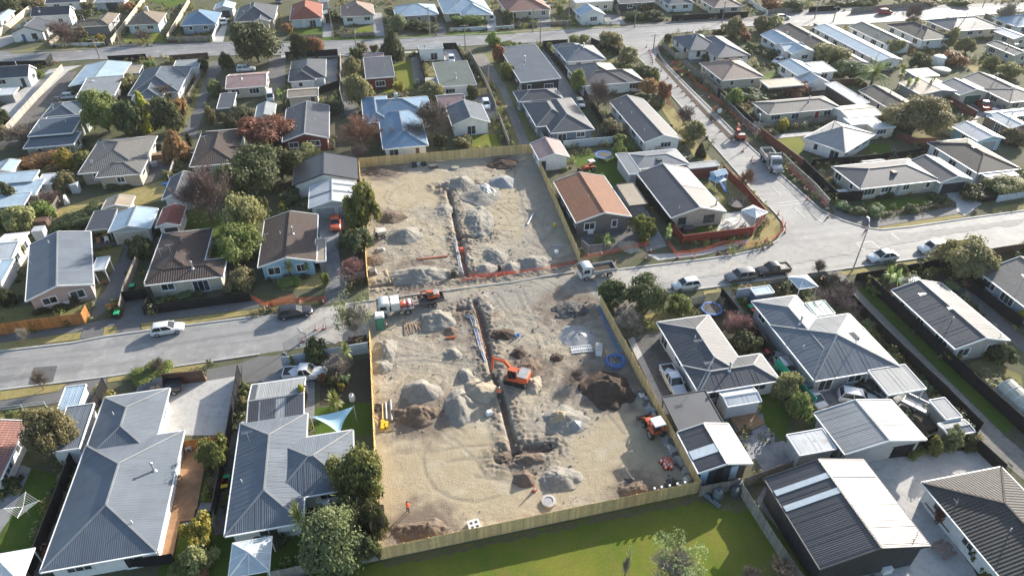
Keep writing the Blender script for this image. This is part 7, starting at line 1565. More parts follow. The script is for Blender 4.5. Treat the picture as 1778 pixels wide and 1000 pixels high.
def trailer(p,rz,label,L=4.,W=1.9,h=.55,deck=True,mat=None):
 root = empty('trailer',p,rz,label,'trailer'); mt = mat or STEELD
 m = MB(); m.box(-L / 2,L / 2,-W / 2,W / 2,h,h + .1); m.build('bed',mt,root)
 for s in (-1,1):
  m = MB(); m.box(-L / 2,L / 2,s * W / 2 - .04,s * W / 2 + .04,h + .1,h + .45); m.build('side_board',mt,root)
  wheel(root,-.4,s * (W / 2 + .12),.3,.2); wheel(root,.3,s * (W / 2 + .12),.3,.2)
 m = MB(); m.bar((L / 2,0,h),(L / 2 + 1.1,0,h - .1),.1); m.build('drawbar',BLACKM,root)
 m = MB(); m.box(-L / 2 - .03,-L / 2 + .03,-W / 2,W / 2,h + .1,h + .5); m.build('tailgate',mt,root)
 return root
p_ = at_px('c2',1200,100); trailer(p_,yaw('c2',1250,95,1100,120),'plant trailer hitched behind the white service truck',3.6,1.9)
excavator(p_ + Vector((.2,.1,.68)),yaw('c2',1250,95,1100,120),'orange mini excavator riding on the plant trailer',.55,boom=((.55,0,1.35),(1.5,0,2.6),(2.8,0,2.4)),tip=(2.9,0,.9),name='mini_excavator')
trailer(at_px('b4',1365,708),yaw('b4',1365,708,1250,722),'small box trailer parked behind the white wagon',2.6,1.6,.5)
trailer(at_px('c4',1030,825),yaw('c4',1030,825,960,790),'covered silver trailer beside the white carport',3.0,1.9,.5,mat=ALU)
trailer(at_px('b3',1170,115),yaw('b3',1170,115,1210,105),'small cage trailer beside the ribbed garage',1.9,1.3,.45)
def tractor(p,rz,label,s=1.,canopy='white'):
 root = empty('tractor',p,rz,label,'tractor'); root.scale = (s,s,s)
 m = MB(); loft(m,[(-.9,.55,1.0,.4),(-.2,.5,1.05,.42),(.2,.55,1.25,.4),(1.1,.55,1.2,.38),(1.35,.6,1.05,.33)]); m.build('bonnet',ORANGE,root,None,0,35)
 for sd in (-1,1):
  wheel(root,-.75,sd * .72,.62,.4); wheel(root,1.0,sd * .6,.4,.28)
  m = MB(); m.box(-1.3,-.2,sd * .72 - .22,sd * .72 + .22,1.24,1.32); m.build('mudguard',ORANGE,root)
  m = MB(); m.bar((.2,sd * .5,1.2),(1.2,sd * .5,1.25),.12,.16); m.bar((1.2,sd * .5,1.25),(2.0,sd * .5,.45),.12,.16); m.build('loader_arm',ORANGE,root)
  for x in (-1.2,-.1): m = MB(); m.bar((x,sd * .6,1.2),(x,sd * .6,2.35),.07); m.build('canopy_post',BLACKM,root)
 m = MB(); m.box(-.85,-.4,-.28,.28,1.05,1.2); m.box(-.9,-.78,-.28,.28,1.2,1.6); m.build('seat',BLACKM,root)
 m = MB(); m.box(-1.35,.1,-.72,.72,2.35,2.45,0,.92,.9); m.build('canopy',plain('tray_white',(.6,.6,.59),.5),root)
 m = MB(); m.box(1.95,2.02,-.85,.85,.1,.75); m.box(2.0,2.5,-.85,.85,.08,.16); m.box(1.98,2.45,-.86,-.8,.1,.7,0,.6); m.box(1.98,2.45,.8,.86,.1,.7,0,.6); m.build('loader_bucket',STEELD,root)
 m = MB(); m.bar((.2,0,1.2),(-.15,0,1.55),.05); m.lathe([(.2,0),(.2,.03)],12,(-.17,0,1.55)); m.build('steering_wheel',BLACKM,root)
 return root
tractor(at_px('c3',960,985),yaw('d3',990,80,890,-70),'orange loader tractor parked against the right works fence',1.0)
tractor(at_px('b3',520,185),yaw('b3',520,185,470,195),'small orange garden tractor with white canopy on the back lawn',.85)
def dumper(p,rz,label):
 root = empty('site_dumper',p,rz,label,'dumper'); m = MB(); m.box(-.9,.9,-.45,.45,.4,.7); m.build('chassis',STEELD,root)
 m = MB(); m.box(-.1,1.2,-.65,.65,.7,1.3,0,1.15,1.1); m.build('skip',plain('tray_cream',(.55,.52,.46),.6,.2),root)
 m = MB(); m.box(-.95,-.5,-.4,.4,.7,1.05); m.build('engine_box',plain('tray_cream',(.55,.52,.46)),root)
 for sd in (-1,1): wheel(root,-.6,sd * .55,.32,.25); wheel(root,.65,sd * .6,.38,.3); m = MB(); m.bar((-.5,sd * .4,.7),(-.5,sd * .4,2.0),.06); m.build('roll_bar',STEELD,root)
dumper(at_px('b2',840,640),yaw('b2',840,640,900,630),'small cream site dumper beside the rounded gravel heap')
# ---------------------------------------------------------------- people
SKIN = plain('skin',(.42,.26,.19),.6,.05); VEST = plain('hi_vis_orange',(.85,.14,.03),.6,.05); TROU = plain('work_trousers',(.03,.035,.05),.8,.1); HAIRM = plain('dark_hair',(.03,.022,.018),.7,.1); REFL = plain('reflective_tape',(.7,.71,.68),.3,.05)
def person(p,rz,label,arms='hold'):
 root = empty('person',p,rz,label,'person')
 j = {'pel': (0,0,.95,.13),'sp': (0,0,1.15,.14),'ch': (.01,0,1.36,.16),'nk': (.01,0,1.5,.055),'hd': (.03,0,1.6,.085),'ht': (.02,0,1.72,.075)}
 for s,k in ((1,'l'),(-1,'r')):
  j['hp' + k] = (0,s * .1,.9,.095); j['kn' + k] = (.03,s * .12,.5,.065); j['an' + k] = (-.01,s * .13,.09,.045); j['to' + k] = (.16,s * .14,.04,.04); j['sh' + k] = (0,s * .19,1.42,.07)
  if arms == 'hold': j['el' + k] = (.06,s * .26,1.17,.048); j['wr' + k] = (.27,s * .12,1.2,.034); j['ha' + k] = (.33,s * .09,1.22,.036)
  else: j['el' + k] = (-.02,s * .27,1.15,.048); j['wr' + k] = (.06,s * .28,.92,.034); j['ha' + k] = (.09,s * .27,.84,.038)
 E = [('pel','sp'),('sp','ch'),('ch','nk'),('nk','hd'),('hd','ht')]
 for k in 'lr': E += [('pel','hp' + k),('hp' + k,'kn' + k),('kn' + k,'an' + k),('an' + k,'to' + k),('ch','sh' + k),('sh' + k,'el' + k),('el' + k,'wr' + k),('wr' + k,'ha' + k)]
 ks = list(j); me = bpy.data.meshes.new('body'); me.from_pydata([j[k][:3] for k in ks],[(ks.index(a),ks.index(b)) for a,b in E],[])
 o = link('body',me,root); md = o.modifiers.new('skin','SKIN')
 for i,k in enumerate(ks): v = me.skin_vertices[0].data[i]; v.radius = (j[k][3],) * 2; v.use_root = k == 'pel'
 o.modifiers.new('sub','SUBSURF').levels = 1; o.modifiers['sub'].render_levels = 2
 m = bpy.data.materials.new('person_clothes'); n,b = nodes(m); sp_ = N(n,'ShaderNodeSeparateXYZ'); n.links.new(opos(n),sp_.inputs[0])
 n.links.new(mix(n,fac(n,sp_.outputs[2],.93,.94),mix(n,fac(n,sp_.outputs[2],.1,.11),(.05,.04,.03),(.03,.035,.05)),mix(n,fac(n,sp_.outputs[2],1.5,1.51),(.85,.14,.03),(.42,.26,.19))),b.inputs['Base Color']); b.inputs['Roughness'].default_value = .8
 me.materials.append(m)
 q = MB(); q.lathe([(.0,.0),(.098,.01),(.102,.06),(.08,.13),(.03,.16)],12,(.02,0,1.66)); q.build('hard_hat' if arms != 'hold' else 'hair',plain('helmet_white',(.7,.7,.68),.4) if arms != 'hold' else HAIRM,root)
 for s in (-1,1):
  q = MB(); bx_,by,bz = j['hal' if s > 0 else 'har'][:3]
  for f in range(4): q.tube([(bx_ + .02,by + (f - 1.5) * .018,bz),(bx_ + .07,by + (f - 1.5) * .02,bz - .01),(bx_ + .085,by + (f - 1.5) * .02,bz - .035)],[.01,.009,.007],5)
  q.tube([(bx_,by - s * .03,bz),(bx_ + .04,by - s * .055,bz + .01)],[.011,.008],5); q.build('fingers',SKIN,root)
 q = MB(); q.lathe([(.175,0),(.178,.05)],14,(0,0,1.12)); q.build('reflective_band',REFL,root)
 for nm,pts in (('eye',[(.108,.03,1.63),(.108,-.03,1.63)]),):
  for e in pts: q = MB(); q.lathe([(.004,-.008),(.012,0),(.004,.008)],6,e); q.build(nm,HAIRM,root)
 q = MB(); q.box(.1,.135,-.012,.012,1.575,1.61); q.build('nose',SKIN,root)
 if arms == 'hold': q = MB(); q.box(.36,.42,-.12,.12,1.2,1.24); q.build('controller',DARKP_,root)
 return root
person(at_px('d2',1042,562),R(60),'person in orange hi vis jacket holding a controller on the open pad','hold')
person(at_px('c2',1668,752),R(110),'person in orange hi vis vest standing at the lower trench','down')
# ---------------------------------------------------------------- cones,barriers,pipes and other site gear
CONEO = plain('cone_orange',(.75,.1,.04),.5,.08); CONEW = plain('cone_band',(.75,.75,.73),.5,.05)
_cone = MB(); _cone.lathe([(.15,.03),(.115,.25)],12,mi=0); _cone.lathe([(.115,.25),(.075,.5)],12,mi=1); _cone.lathe([(.075,.5),(.03,.78),(.02,.8)],12,mi=0)
CONE = _cone.data('body',[CONEO,CONEW],40); _b = MB(); _b.box(-.2,.2,-.2,.2,0,.035); CONEB = _b.data('base',DARKP_)
def cone(tile,x,y,label,group,s=1.15):
 o = empty('traffic_cone',at_px(tile,x,y) + Vector((0,0,.03)),rnd.uniform(0,1),label,'cone',group); o.scale = (s,s,s)
 link('body',CONE,o); link('base',CONEB,o)
ORD = ('first','second','third','fourth','fifth','sixth','seventh','eighth','ninth','tenth')
def cones(label,group,tile,*c,s=1.15):
 for i in range(0,len(c),2): cone(tile,c[i],c[i + 1],label if 'stack' in label else label.replace('orange cone',ORD[i // 2] + ' orange cone'),group,s)
cones('orange cone in the close row at the far street corner','cones at the far street corner','a3',918,328,936,352,942,368,948,384,952,400,958,418,960,434)
cones('orange cone in the spaced line down the side street','cones down the side street','a3',1020,490,1064,540,1132,596,1165,632,1190,660,1228,696,1262,730)
cones('orange cone near the small red excavator on the side street','cones by the small excavator','a3',1372,845,1425,905,1515,975,1600,975,1345,680)
cones('orange cone beside the big tip truck','cones by the tip truck','b3',1580,55,1640,115,1652,135)
cones('orange cone on the kerb below the red brown fence','cones along the kerb','b3',1132,785,1245,785,1472,755,1720,722)
cones('orange cone on the footpath in front of the brown tiled house','cones on the footpath','b3',948,740,700,830,912,792)
cones('orange cone along the mesh fence on the right of the side street','cones along the mesh fence','b4',183,228,268,312,290,385,432,505); cone('b4',695,592,'lone orange cone at the junction beside the lamp','cones at the junction')
cones('orange cone on the rounded street corner verge','cones on the corner','b4',90,490,135,570,136,610,50,690,8,668)
cones('orange cone beside the net fence on the left of the works','cones left of the works','c2',75,138,305,118,462,105); cones('orange cone at the wire fence before the left works corner','cones at the wire fence','c2',410,290,315,372,465,285)
cone('d3',148,415,'lone orange cone beside the manhole ring','lone cones'); cone('c2',893,262,'orange cone beside the portable toilet','lone cones')
cones('red cone in the stack of cones by the right works fence','stacked red cones','d3',1018,222,1045,222,1072,226,1040,245,1068,250,1050,265,1088,262,1058,235,1082,245,s=1.3)
NETM = plain('orange_netting',(.7,.12,.05),.7,.2); FM['net'] = NETM; FM['wire'] = plain('galvanised_wire',(.4,.41,.42),.4,.1,metal=.5)
p,q = MB(),MB()
for i in range(14): p.box(i / 14,i / 14 + .008,-.004,.004,.05,.98)
for k in range(11): p.box(0,1,-.004,.004,.05 + k * .09,.05 + k * .09 + .016)
q.tube([(0,0,0),(0,0,1.15)],.025,6); _fp[('net','net')] = (p.data('panel',NETM),q.data('post',STEELD))
p,q = MB(),MB()
for i in range(26): p.box(i / 26,i / 26 + .004,-.004,.004,.08,.98)
for k in range(8): p.box(0,1,-.004,.004,.08 + k * .125,.08 + k * .125 + .008)
p.box(0,1,-.018,.018,.96,.99); p.box(0,1,-.018,.018,.07,.1); q.tube([(0,0,0),(0,0,1.0)],.025,6); q.box(-.12,.12,-.35,.35,0,.07); _fp[('wire','wire')] = (p.data('panel',FM['wire']),q.data('post',FM['wire']))
for a in (('orange safety net along the left footpath beside the black wagon',t('c2',-30,80,70,135,265,70)),('orange safety net left of the sparse silvery tree',t('c2',75,128,300,100,430,95,490,85)),('orange safety net along the street edge of the upper works',t('p',800,490,880,478,950,468,1000,458)),('orange safety net in front of the brown tiled house yard',t('b3',490,790,620,770,720,745,930,700)),
          ('orange safety net below the red brown panel fence',t('b3',1065,690,1120,770,1310,745,1430,700,1590,690)),('orange safety net round the rounded street corner',t('p',1294,430,1326,424,1350,412,1360,400,1357,385)),('orange safety net at the top of the dug verge',t('a3',1085,470,1090,445,1155,440)),('long orange safety net down the dug side street verge',t('a3',1100,480,1200,520,1260,590,1340,640)),
          ('orange safety net between the dark fence and the excavated strip',t('a3',1345,665,1420,710,1500,790,1570,850,1690,945)),('orange safety net beside the grey tip truck',t('b4',140,165,250,260,350,350,420,440)),('orange safety net on the dry verge of the side street',t('a3',1030,730,1060,700,1100,745)),('orange safety net at the upper trench corner',t('b2',1460,915,1600,905,1778,890)),('orange safety net on the verge opposite the playhouse',t('b3',1500,255,1560,245,1580,270))): fence(a[0],'net','net',.6 if 'upper' in a[0] else .95,a[1],2.4,'barrier','safety_fence')
for a in (('temporary wire fence along the kerb left of the works',t('c2',200,450,300,390,400,330,480,270,560,255)),('temporary wire fence beside the tip truck lane',t('b4',110,120,200,210,330,330,428,445)),('temporary wire fence in front of the brown tiled house',t('b3',470,720,520,760,610,750)),('temporary wire fence along the right of the side street',t('a3',1420,690,1580,860,1690,950))): fence(a[0],'wire','wire',1.8,a[1],2.3,'barrier','wire_fence')
PIPEB = plain('pipe_blue',(.06,.2,.5),.45,.1); PIPEW = plain('pipe_white',(.42,.45,.48),.5,.15); PIPEO = plain('pipe_orange',(.6,.14,.05),.5,.1); PIPER = plain('pipe_redbrown',(.3,.07,.05),.55,.15); PIPEG = plain('pipe_grey',(.3,.3,.3),.6,.15); TIMB = FM['tan']
def pipe(name,label,mat,r,pts,group=None,z=.12,cat='pipe',n=8):
 P = [Vector((q.x,q.y,z)) for q in (G(*k) for k in pts)]; o0 = P[0].copy(); m = MB()
 Q = []
 for a,b in zip(P,P[1:]):
  s = max(1,int((b - a).length / .8)); Q += [a.lerp(b,i / s) - o0 for i in range(s)]
 Q.append(P[-1] - o0); Q = [k + Vector((0,0,.02 * math.sin(i * 1.7))) for i,k in enumerate(Q)]
 return tag(m.tube(Q,r,n) or m.build(name,mat,None,o0,0,40),label,cat,group)
for i in range(3):
 pipe('water_pipe',('blue' if i == 1 else 'white') + ' pipe in the bundle lying along the lower trench',PIPEB if i == 1 else PIPEW,.04,t('c2',1425 + i * 16,195 - i * 3,1470 + i * 14,215,1498 + i * 10,300,1530 + i * 8,420,1570 + i * 6,512),'pipes along the lower trench',.2)
 pipe('water_pipe',('blue' if i == 1 else 'white') + ' pipe in the bundle lying along the upper trench',PIPEB if i == 1 else PIPEW,.035,t('b2',1352 + i * 7,640,1372 + i * 6,740,1392 + i * 8,850,1405 + i * 8,890),'pipes along the upper trench',.2)
pipe('duct_pipe','red duct laid in the lower trench',PIPER,.09,t('c2',1515,150,1550,300,1588,470),None,-.45); pipe('duct_pipe','red duct laid in the upper trench',PIPER,.09,t('b2',1390,660,1420,780,1445,895),None,-.4)
for i in range(3): pipe('blue_pipe','long blue pipe laid along the right works fence',PIPEB,.035,t('c3',578 + i * 9,115,640 + i * 10,270,690 + i * 9,380,735 + i * 5,448),'blue pipes along the fence',.12 + .03 * (i % 2))
def coil(tile,x,y,r,mat,label,turns=5,rr=.045):
 m = MB(); r_ = random.Random(int(x))
 for k in range(turns):
  R_ = r * r_.uniform(.66,1.08); ox,oy = r_.uniform(-.2,.2),r_.uniform(-.2,.2)
  m.tube([(ox + R_ * math.cos(a),oy + R_ * math.sin(a),.06 + k * .07 + .03 * math.sin(a * 2 + k)) for a in [6.2832 * j / 28 for j in range(29)]],rr,6,caps=False)
 return tag(m.build('pipe_coil',mat,None,at_px(tile,x,y)),label,'coil')
coil('c3',705,512,1.25,PIPEB,'big bright blue pipe coil near the right works fence',9,.04); coil('c2',828,825,.55,DARKP_,'black hose coil in the lower left of the works'); coil('c3',225 - 200,330,.4,PIPEB,'small blue coil right of the lower trench',3); coil('c2',1520,470,.6,DARKP_,'dark hose loop left of the lower trench',2,.03); coil('d3',255,115,.5,DARKP_,'dark hose coil at the end of the square trench',4,.04)
pipe('orange_pipe','orange pipe lying across the upper works',PIPEO,.12,t('b2',1108,797,1315,773)); pipe('orange_pipe','short orange pipe left of the lower trench',PIPEO,.16,t('c2',1303,347,1366,343)); pipe('white_pipe','white pipe length beside the upper right works fence',PIPEW,.14,t('b3',142,482,100,558)); pipe('steel_pipe','silver pipe near the street trench in the upper right works',PIPEG,.2,t('b3',275,708,350,706)); pipe('steel_pipe','brown steel pipe standing row left, at the lower left works fence',PIPEG,.14,t('c2',920,770,930,912)); pipe('steel_pipe','pale pipe beside the brown steel pipe',PIPEW,.1,t('c2',888,790,895,900)); pipe('steel_pipe','thin pipe nearest the lower left works fence',TIMB,.08,t('c2',865,800,868,905))
for i in range(8): pipe('timber_batten','brown timber batten dumped behind the portable toilet',plain('old_timber',(.26,.17,.11),.85,.2),.06,t('c2',1010 + i * 17,232 + (i % 3) * 6,1022 + i * 21,325 - i * 6),'timber battens',.1 + .04 * (i % 2),'timber',4)
for i,(a,b,c,d) in enumerate(((940,860,985,790),(800,870,840,900),(930,855,975,835),(840,985,960,975),(800,890,835,930))): pipe('timber_batten','loose timber piece by the lower left works fence',TIMB,.06,t('c2',a,b,c,d),'loose timber',.1,'timber',4)
for i in range(3): pipe('timber_batten','short pale plank beside the white ramps',TIMB,.07,t('c3',630 + i * 12,425 + i * 4,690 + i * 10,545 - i * 30),'planks by the ramps',.1,'timber',4)
pipe('timber_batten','single plank beside the long spoil heap',TIMB,.07,t('b2',888,862,922,952),None,.15,'timber',4)
# new kerb laid across the works mouth
m = MB(); P = [G(*k) for k in t('c2',640,112,1060,52,1300,20) + t('b3',0,952,220,912,430,878)]
for a,b in zip(P,P[1:]): m.bar(a + Vector((0,0,.1)),b + Vector((0,0,.1)),.16,.14)
tag(m.build('kerb',KERB),kind='structure')
def box_thing(name,label,cat,tile,x,y,dims,mat,rz=GA,z=0.,taper=(1,1),group=None,lid=None):
 root = empty(name,at_px(tile,x,y) + Vector((0,0,z)),rz,label,cat,group)
 a,b,c = dims; m = MB(); m.box(-a / 2,a / 2,-b / 2,b / 2,0,c,0,*taper); m.build('body',mat,root)
 m = MB(); m.box(-a * taper[0] / 2 - .03,a * taper[0] / 2 + .03,-b * taper[1] / 2 - .03,b * taper[1] / 2 + .03,c,c + .07); m.build('lid',lid or mat,root)
 return root
def toilet(tile,x,y):
 root = empty('portable_toilet',at_px(tile,x,y),GA,'green portable toilet with white roof at the works corner','toilet'); gm = plain('toilet_green',(.03,.16,.12),.5,.1)
 m = MB(); m.box(-.6,.6,-.6,.6,0,2.15); m.build('cabin',gm,root); m = MB(); m.box(-.64,.64,-.64,.64,2.15,2.45,0,.75,.75); m.build('roof',CONEW,root); m = MB(); m.box(-.4,.4,-.64,-.6,.1,2.0); d = m.build('door',plain('toilet_door',(.05,.22,.16),.5),root); m = MB(); m.box(.25,.33,-.67,-.64,1.0,1.12); m.build('handle',DARKP_,d)
toilet('c2',855,272)
def manhole(tile,x,y,r,label,ri=.5):
 root = empty('manhole_ring',at_px(tile,x,y),0,label,'manhole'); m = MB(); n_ = 24
 m.lathe([(r,0),(r,.3),(r * ri * 1.15,.32),(r * ri * 1.1,.2),(r * ri,.2)],n_); m.build('ring',CONC,root); m = MB(); m.lathe([(r * ri * 1.08,.21),(r * ri * 1.08,.26),(r * ri * .8,.27)],n_); m.build('cover',PIPEG if ri < .7 else HM['sand'],root)
manhole('d3',247,492,.75,'concrete manhole ring with grey cover near the bottom fence',.55); manhole('b2',1362,165,.75,'white concrete ring near the works back fence',.8)
def concrete_block(tile,x,y):
 root = empty('concrete_block',at_px(tile,x,y),GA + .1,'pale concrete block with four openings near the bottom fence','block'); m = MB()
 for i in (-1,0,1): m.box(i * .5 - .08,i * .5 + .08,-.58,.58,0,.5)
 for i in (-1,0,1):
  for s in (-1,1): m.box(s * .25 - .17,s * .25 + .17,i * .5 - .08,i * .5 + .08,0,.498)
 m.build('walls',CONEW,root)
concrete_block('d2',1495,665)
def ramp(tile,x,y,rz,label,L=2.9):
 root = empty('loading_ramp',at_px(tile,x,y) + Vector((0,0,.08)),rz,label,'ramp','white loading ramps')
 for s in (-1,1): m = MB(); m.box(-L / 2,L / 2,s * .24 - .04,s * .24 + .04,0,.12); m.build('rail',CONEW,root)
 for k in range(11): m = MB(); x_ = -L / 2 + .15 + k * (L - .3) / 10; m.box(x_ - .04,x_ + .04,-.2,.2,.02,.08); m.build('rung',CONEW,root)
ramp('c3',470,412,yaw('c3',385,420,550,402),'upper white ladder ramp lying on the works'); ramp('c3',475,436,yaw('c3',400,445,550,428),'lower white ladder ramp lying on the works')
box_thing('pump_unit','pale generator unit beside the white ramps','generator','c3',590,440,(.8,1.5,.9),CONEW,GA - .3,lid=PIPEG)
for i,(x,y,d,mk) in enumerate(((1085,155,(.9,.9,.7),DARKP_),(1215,165,(1.6,1.,.6),STEELD),(1110,150,(.7,.6,.5),PIPEW),(1150,150,(.8,.7,.6),DARKP_))): box_thing('site_box',['black drum box left','grey steel skip','white sack','dark bale'][i] + ' along the works back fence','box','b2',x,y,d,mk,GA + i * .2)
box_thing('white_bag','crumpled white bags left of the lower trench','bag','c2',1600,860,(.9,.7,.35),CONEW,.4,taper=(.6,.6)); box_thing('white_bag','white plastic drum near the works street corner','drum','b3',300,752,(.5,.5,.5),CONEW); box_thing('orange_drum','orange drum at the upper trench','drum','b2',1408,738,(.45,.45,.6),CONEO); box_thing('yellow_box','small yellow box beside the upper right works fence','box','b3',287,565,(.4,.4,.5),plain('yellow_plastic',(.65,.45,.03),.5)); box_thing('crate','black crate standing in the works mouth','crate','b2',1352,905,(.6,.6,.9),DARKP_); box_thing('crate','black post box in the upper works near the street','crate','b2',1667,870,(.4,.4,1.),DARKP_); box_thing('rubble_sacks','heap of grey sacks in the upper left works','sacks','b2',852,730,(1.5,.9,.4),plain('sack_pale',(.4,.38,.34),.9,.2),.2,taper=(.6,.6)); box_thing('scrap_pile','scrap metal at the upper left works fence','scrap','b2',800,885,(1.4,1.6,.5),STEELD,.3,taper=(.5,.6))
for i in range(5): box_thing('yellow_sack','yellow sack in the pile by the lower left works fence','sack','c2',868 + (i % 2) * 28,925 + i * 10,(.5,.4,.3),plain('yellow_plastic',(.65,.45,.03),.5),i * .7,taper=(.7,.7),group='yellow sacks')
for i in range(26):
 f = i / 25; r_ = random.Random(i); (x,y),= t('p',1113 + f * 82,682 + f * 150); nm = ['scrap_bundle','plastic_wrap','pipe_offcut'][i % 3]
 (px,py) = (x + r_.uniform(-3,3),y + r_.uniform(-2,2)); root = box_thing(nm,ORD[i // 3] + [' grey scrap bundle',' silver plastic wrap',' pale pipe offcut'][i % 3] + ' from the street in the right fence junk strip','scrap','p',px,py,(r_.uniform(.5,1.),r_.uniform(.6,1.6),r_.uniform(.15,.5)),[STEELD,ALU,PIPEG][i % 3],GA + r_.uniform(-.6,.6),taper=(r_.uniform(.4,.9),r_.uniform(.6,.9)),group='junk along the right works fence')
for i,(x,y) in enumerate(((1132,853),(1144,850.5),(1158,848),(1171,845),(1184,842.5))): box_thing('post_cap',ORD[i] + ' white cap from the left on the bottom works fence','cap','p',x,y + 17,(.14,.14,.16),CONEW,GA,z=2.0,group='white post caps')
TARP = plain('tan_cloth',(.34,.27,.17),.8,.2); TARPG = plain('grey_plastic_sheet',(.25,.255,.26),.4,.3); HM['tarp'] = TARP; HM['tarpg'] = TARPG
for a in (('c3',335,880,90,58,1.45,'tarp','tan cloth draped over a gravel heap',.38),('b2',1565,318,92,50,1.4,'tarpg','torn grey plastic sheet over a gravel heap',.36),('c3',460,320,70,48,.85,'tarpg','grey plastic sheet over the low gravel heap',.2),('c3',430,930,75,40,.9,'tarpg','grey sheet end beside the tan cloth',.3)):
 o = heap(*a,name='tarpaulin'); o['category'] = 'tarpaulin'; o['group'] = 'sheets over heaps'
# ---------------------------------------------------------------- poles and lamps
POLEM = plain('pole_timber',(.22,.19,.165),.9,.2)
def pole(tile,bx,by,tx,ty,label,lamp=False,arms=1):
 (a,b),(c,d) = t(tile,bx,by,tx,ty); p = G(a,b); lo,hi = 1.,20.
 for _ in range(30):
  mid = (lo + hi) / 2
  if proj((p.x,p.y,mid))[1] > d: lo = mid
  else: hi = mid
 h = min(lo,11.); root = empty('street_lamp' if lamp else 'power_pole',p,GA,label,'lamp post' if lamp else 'power pole','street lamps' if lamp else 'power poles')
 m = MB(); m.tube([(0,0,-.1),(0,0,h)],[.11 if lamp else .16,.06 if lamp else .11],8); m.build('pole',RIM if lamp else POLEM,root)
 if lamp:
  m = MB(); m.tube([(0,0,h - .1),(.3,.5,h + .35),(.6,1.2,h + .45)],.045,6); m.build('arm',RIM,root); m = MB(); m.box(.5,.75,1.0,1.7,h + .4,h + .52,0,.7,.8); m.build('lantern',CONEW,root)
 else:
  for k in range(arms):
   z = h - .4 - .7 * k; m = MB(); m.box(-1.1,1.1,-.06,.06,z,z + .12); cr = m.build('crossarm',POLEM,root)
   for x in (-.95,-.45,.45,.95): m = MB(); m.lathe([(.035,0),(.05,.06),(.03,.14)],6,(x,0,z + .12)); m.build('insulator',CONEW,cr)
for a in (('a1',685,405,645,265,'power pole on the lower kerb of the far street at left'),('a1',830,322,800,150,'power pole by the long cream fence'),('a2',528,272,522,50,'power pole between the red and pinkish roofed cottages'),('a2',683,312,676,195,'power pole on the far street kerb beside the brown bushes'),('a2',1190,250,1192,50,'power pole beside the dark round hedge bush'),('a2',1434,345,1436,170,'power pole behind the white box house'),('a2',1595,615,1595,440,'power pole standing on the grass lane'),('a3',140,222,150,60,'power pole in front of the dull red roof'),
          ('a3',188,322,195,130,'power pole at the flat grey roof'),('a3',383,188,388,5,'power pole left of the small white garage'),('a3',836,192,843,30,'power pole in front of the tall trimmed hedge'),('a3',1437,152,1458,10,'power pole by the black street fence at the top'),('a3',965,345,975,235,'power pole at the side street corner'),('a4',340,130,362,15,'power pole beyond the far street behind the silver car'),('a4',468,152,492,45,'power pole on the far street below the black fence'),('a4',1490,62,1520,-20,'power pole at the top right of the far street'),('a4',945,60,958,-20,'power pole behind the mauve bare tree'),('b2',610,1002 - 250 + 250,600,900,'steel post at the orange car driveway mouth')): pole(*a)
pole('b4',602,866,640,560,'street lamp at the junction beside the black fenced garden',True); pole('a3',1665,965,1690,820,'street lamp beside the side street excavation',True)
# ---------------------------------------------------------------- garden and yard things
def ring(m,r,z,w_,h,n_=26,mi=0):
 for j in range(n_):
  a,b = 6.2832 * j / n_,6.2832 * (j + 1) / n_
  q = lambda rr,an,zz: (rr * math.cos(an),rr * math.sin(an),zz)
  m.mesh8([q(r - w_,a,z),q(r,a,z),q(r,b,z),q(r - w_,b,z),q(r - w_,a,z + h),q(r,a,z + h),q(r,b,z + h),q(r - w_,b,z + h)],mi)
def trampoline(tile,x,y,r,label,padc,net=False,z=.75):
 root = empty('trampoline',at_px(tile,x,y),0,label,'trampoline','garden trampolines'); m = MB(); ring(m,r,z,.3,.06); m.build('pad',plain('pad_' + padc,{'blue': (.03,.16,.5),'black': (.03,.03,.03),'pale': (.5,.5,.48)}[padc],.5),root)
 m = MB(); m.lathe([(r - .3,z),(r - .3,z + .02)],26); m.build('mat',DARKP_,root)
 for k in range(5): a = k * 1.257; m = MB(); m.bar((r * .95 * math.cos(a),r * .95 * math.sin(a),0),(r * .95 * math.cos(a),r * .95 * math.sin(a),z + (1.8 if net else 0)),.05); m.build('leg',ALU,root)
 if net:
  m = MB()
  for k in range(44): a = k * 6.2832 / 44; m.bar((r * .93 * math.cos(a),r * .93 * math.sin(a),z),(r * .93 * math.cos(a),r * .93 * math.sin(a),z + 1.75),.012)
  for k in range(9): ring(m,r * .935,z + .2 * k,.012,.02,22)
  tag(m.build('safety_net',BLACKM,root),kind='stuff')
trampoline('b3',625,100,1.75,'blue edged round trampoline on the back lawn','blue'); trampoline('c3',1362,160,1.5,'blue edged trampoline with tall black net','blue',True,.5); trampoline('b3',1535,425,1.6,'dark trampoline with sagging net beside the playhouse','black',True,.5); trampoline('a3',615,935,1.3,'plain dark trampoline in the shaded yard','black',True,.4)
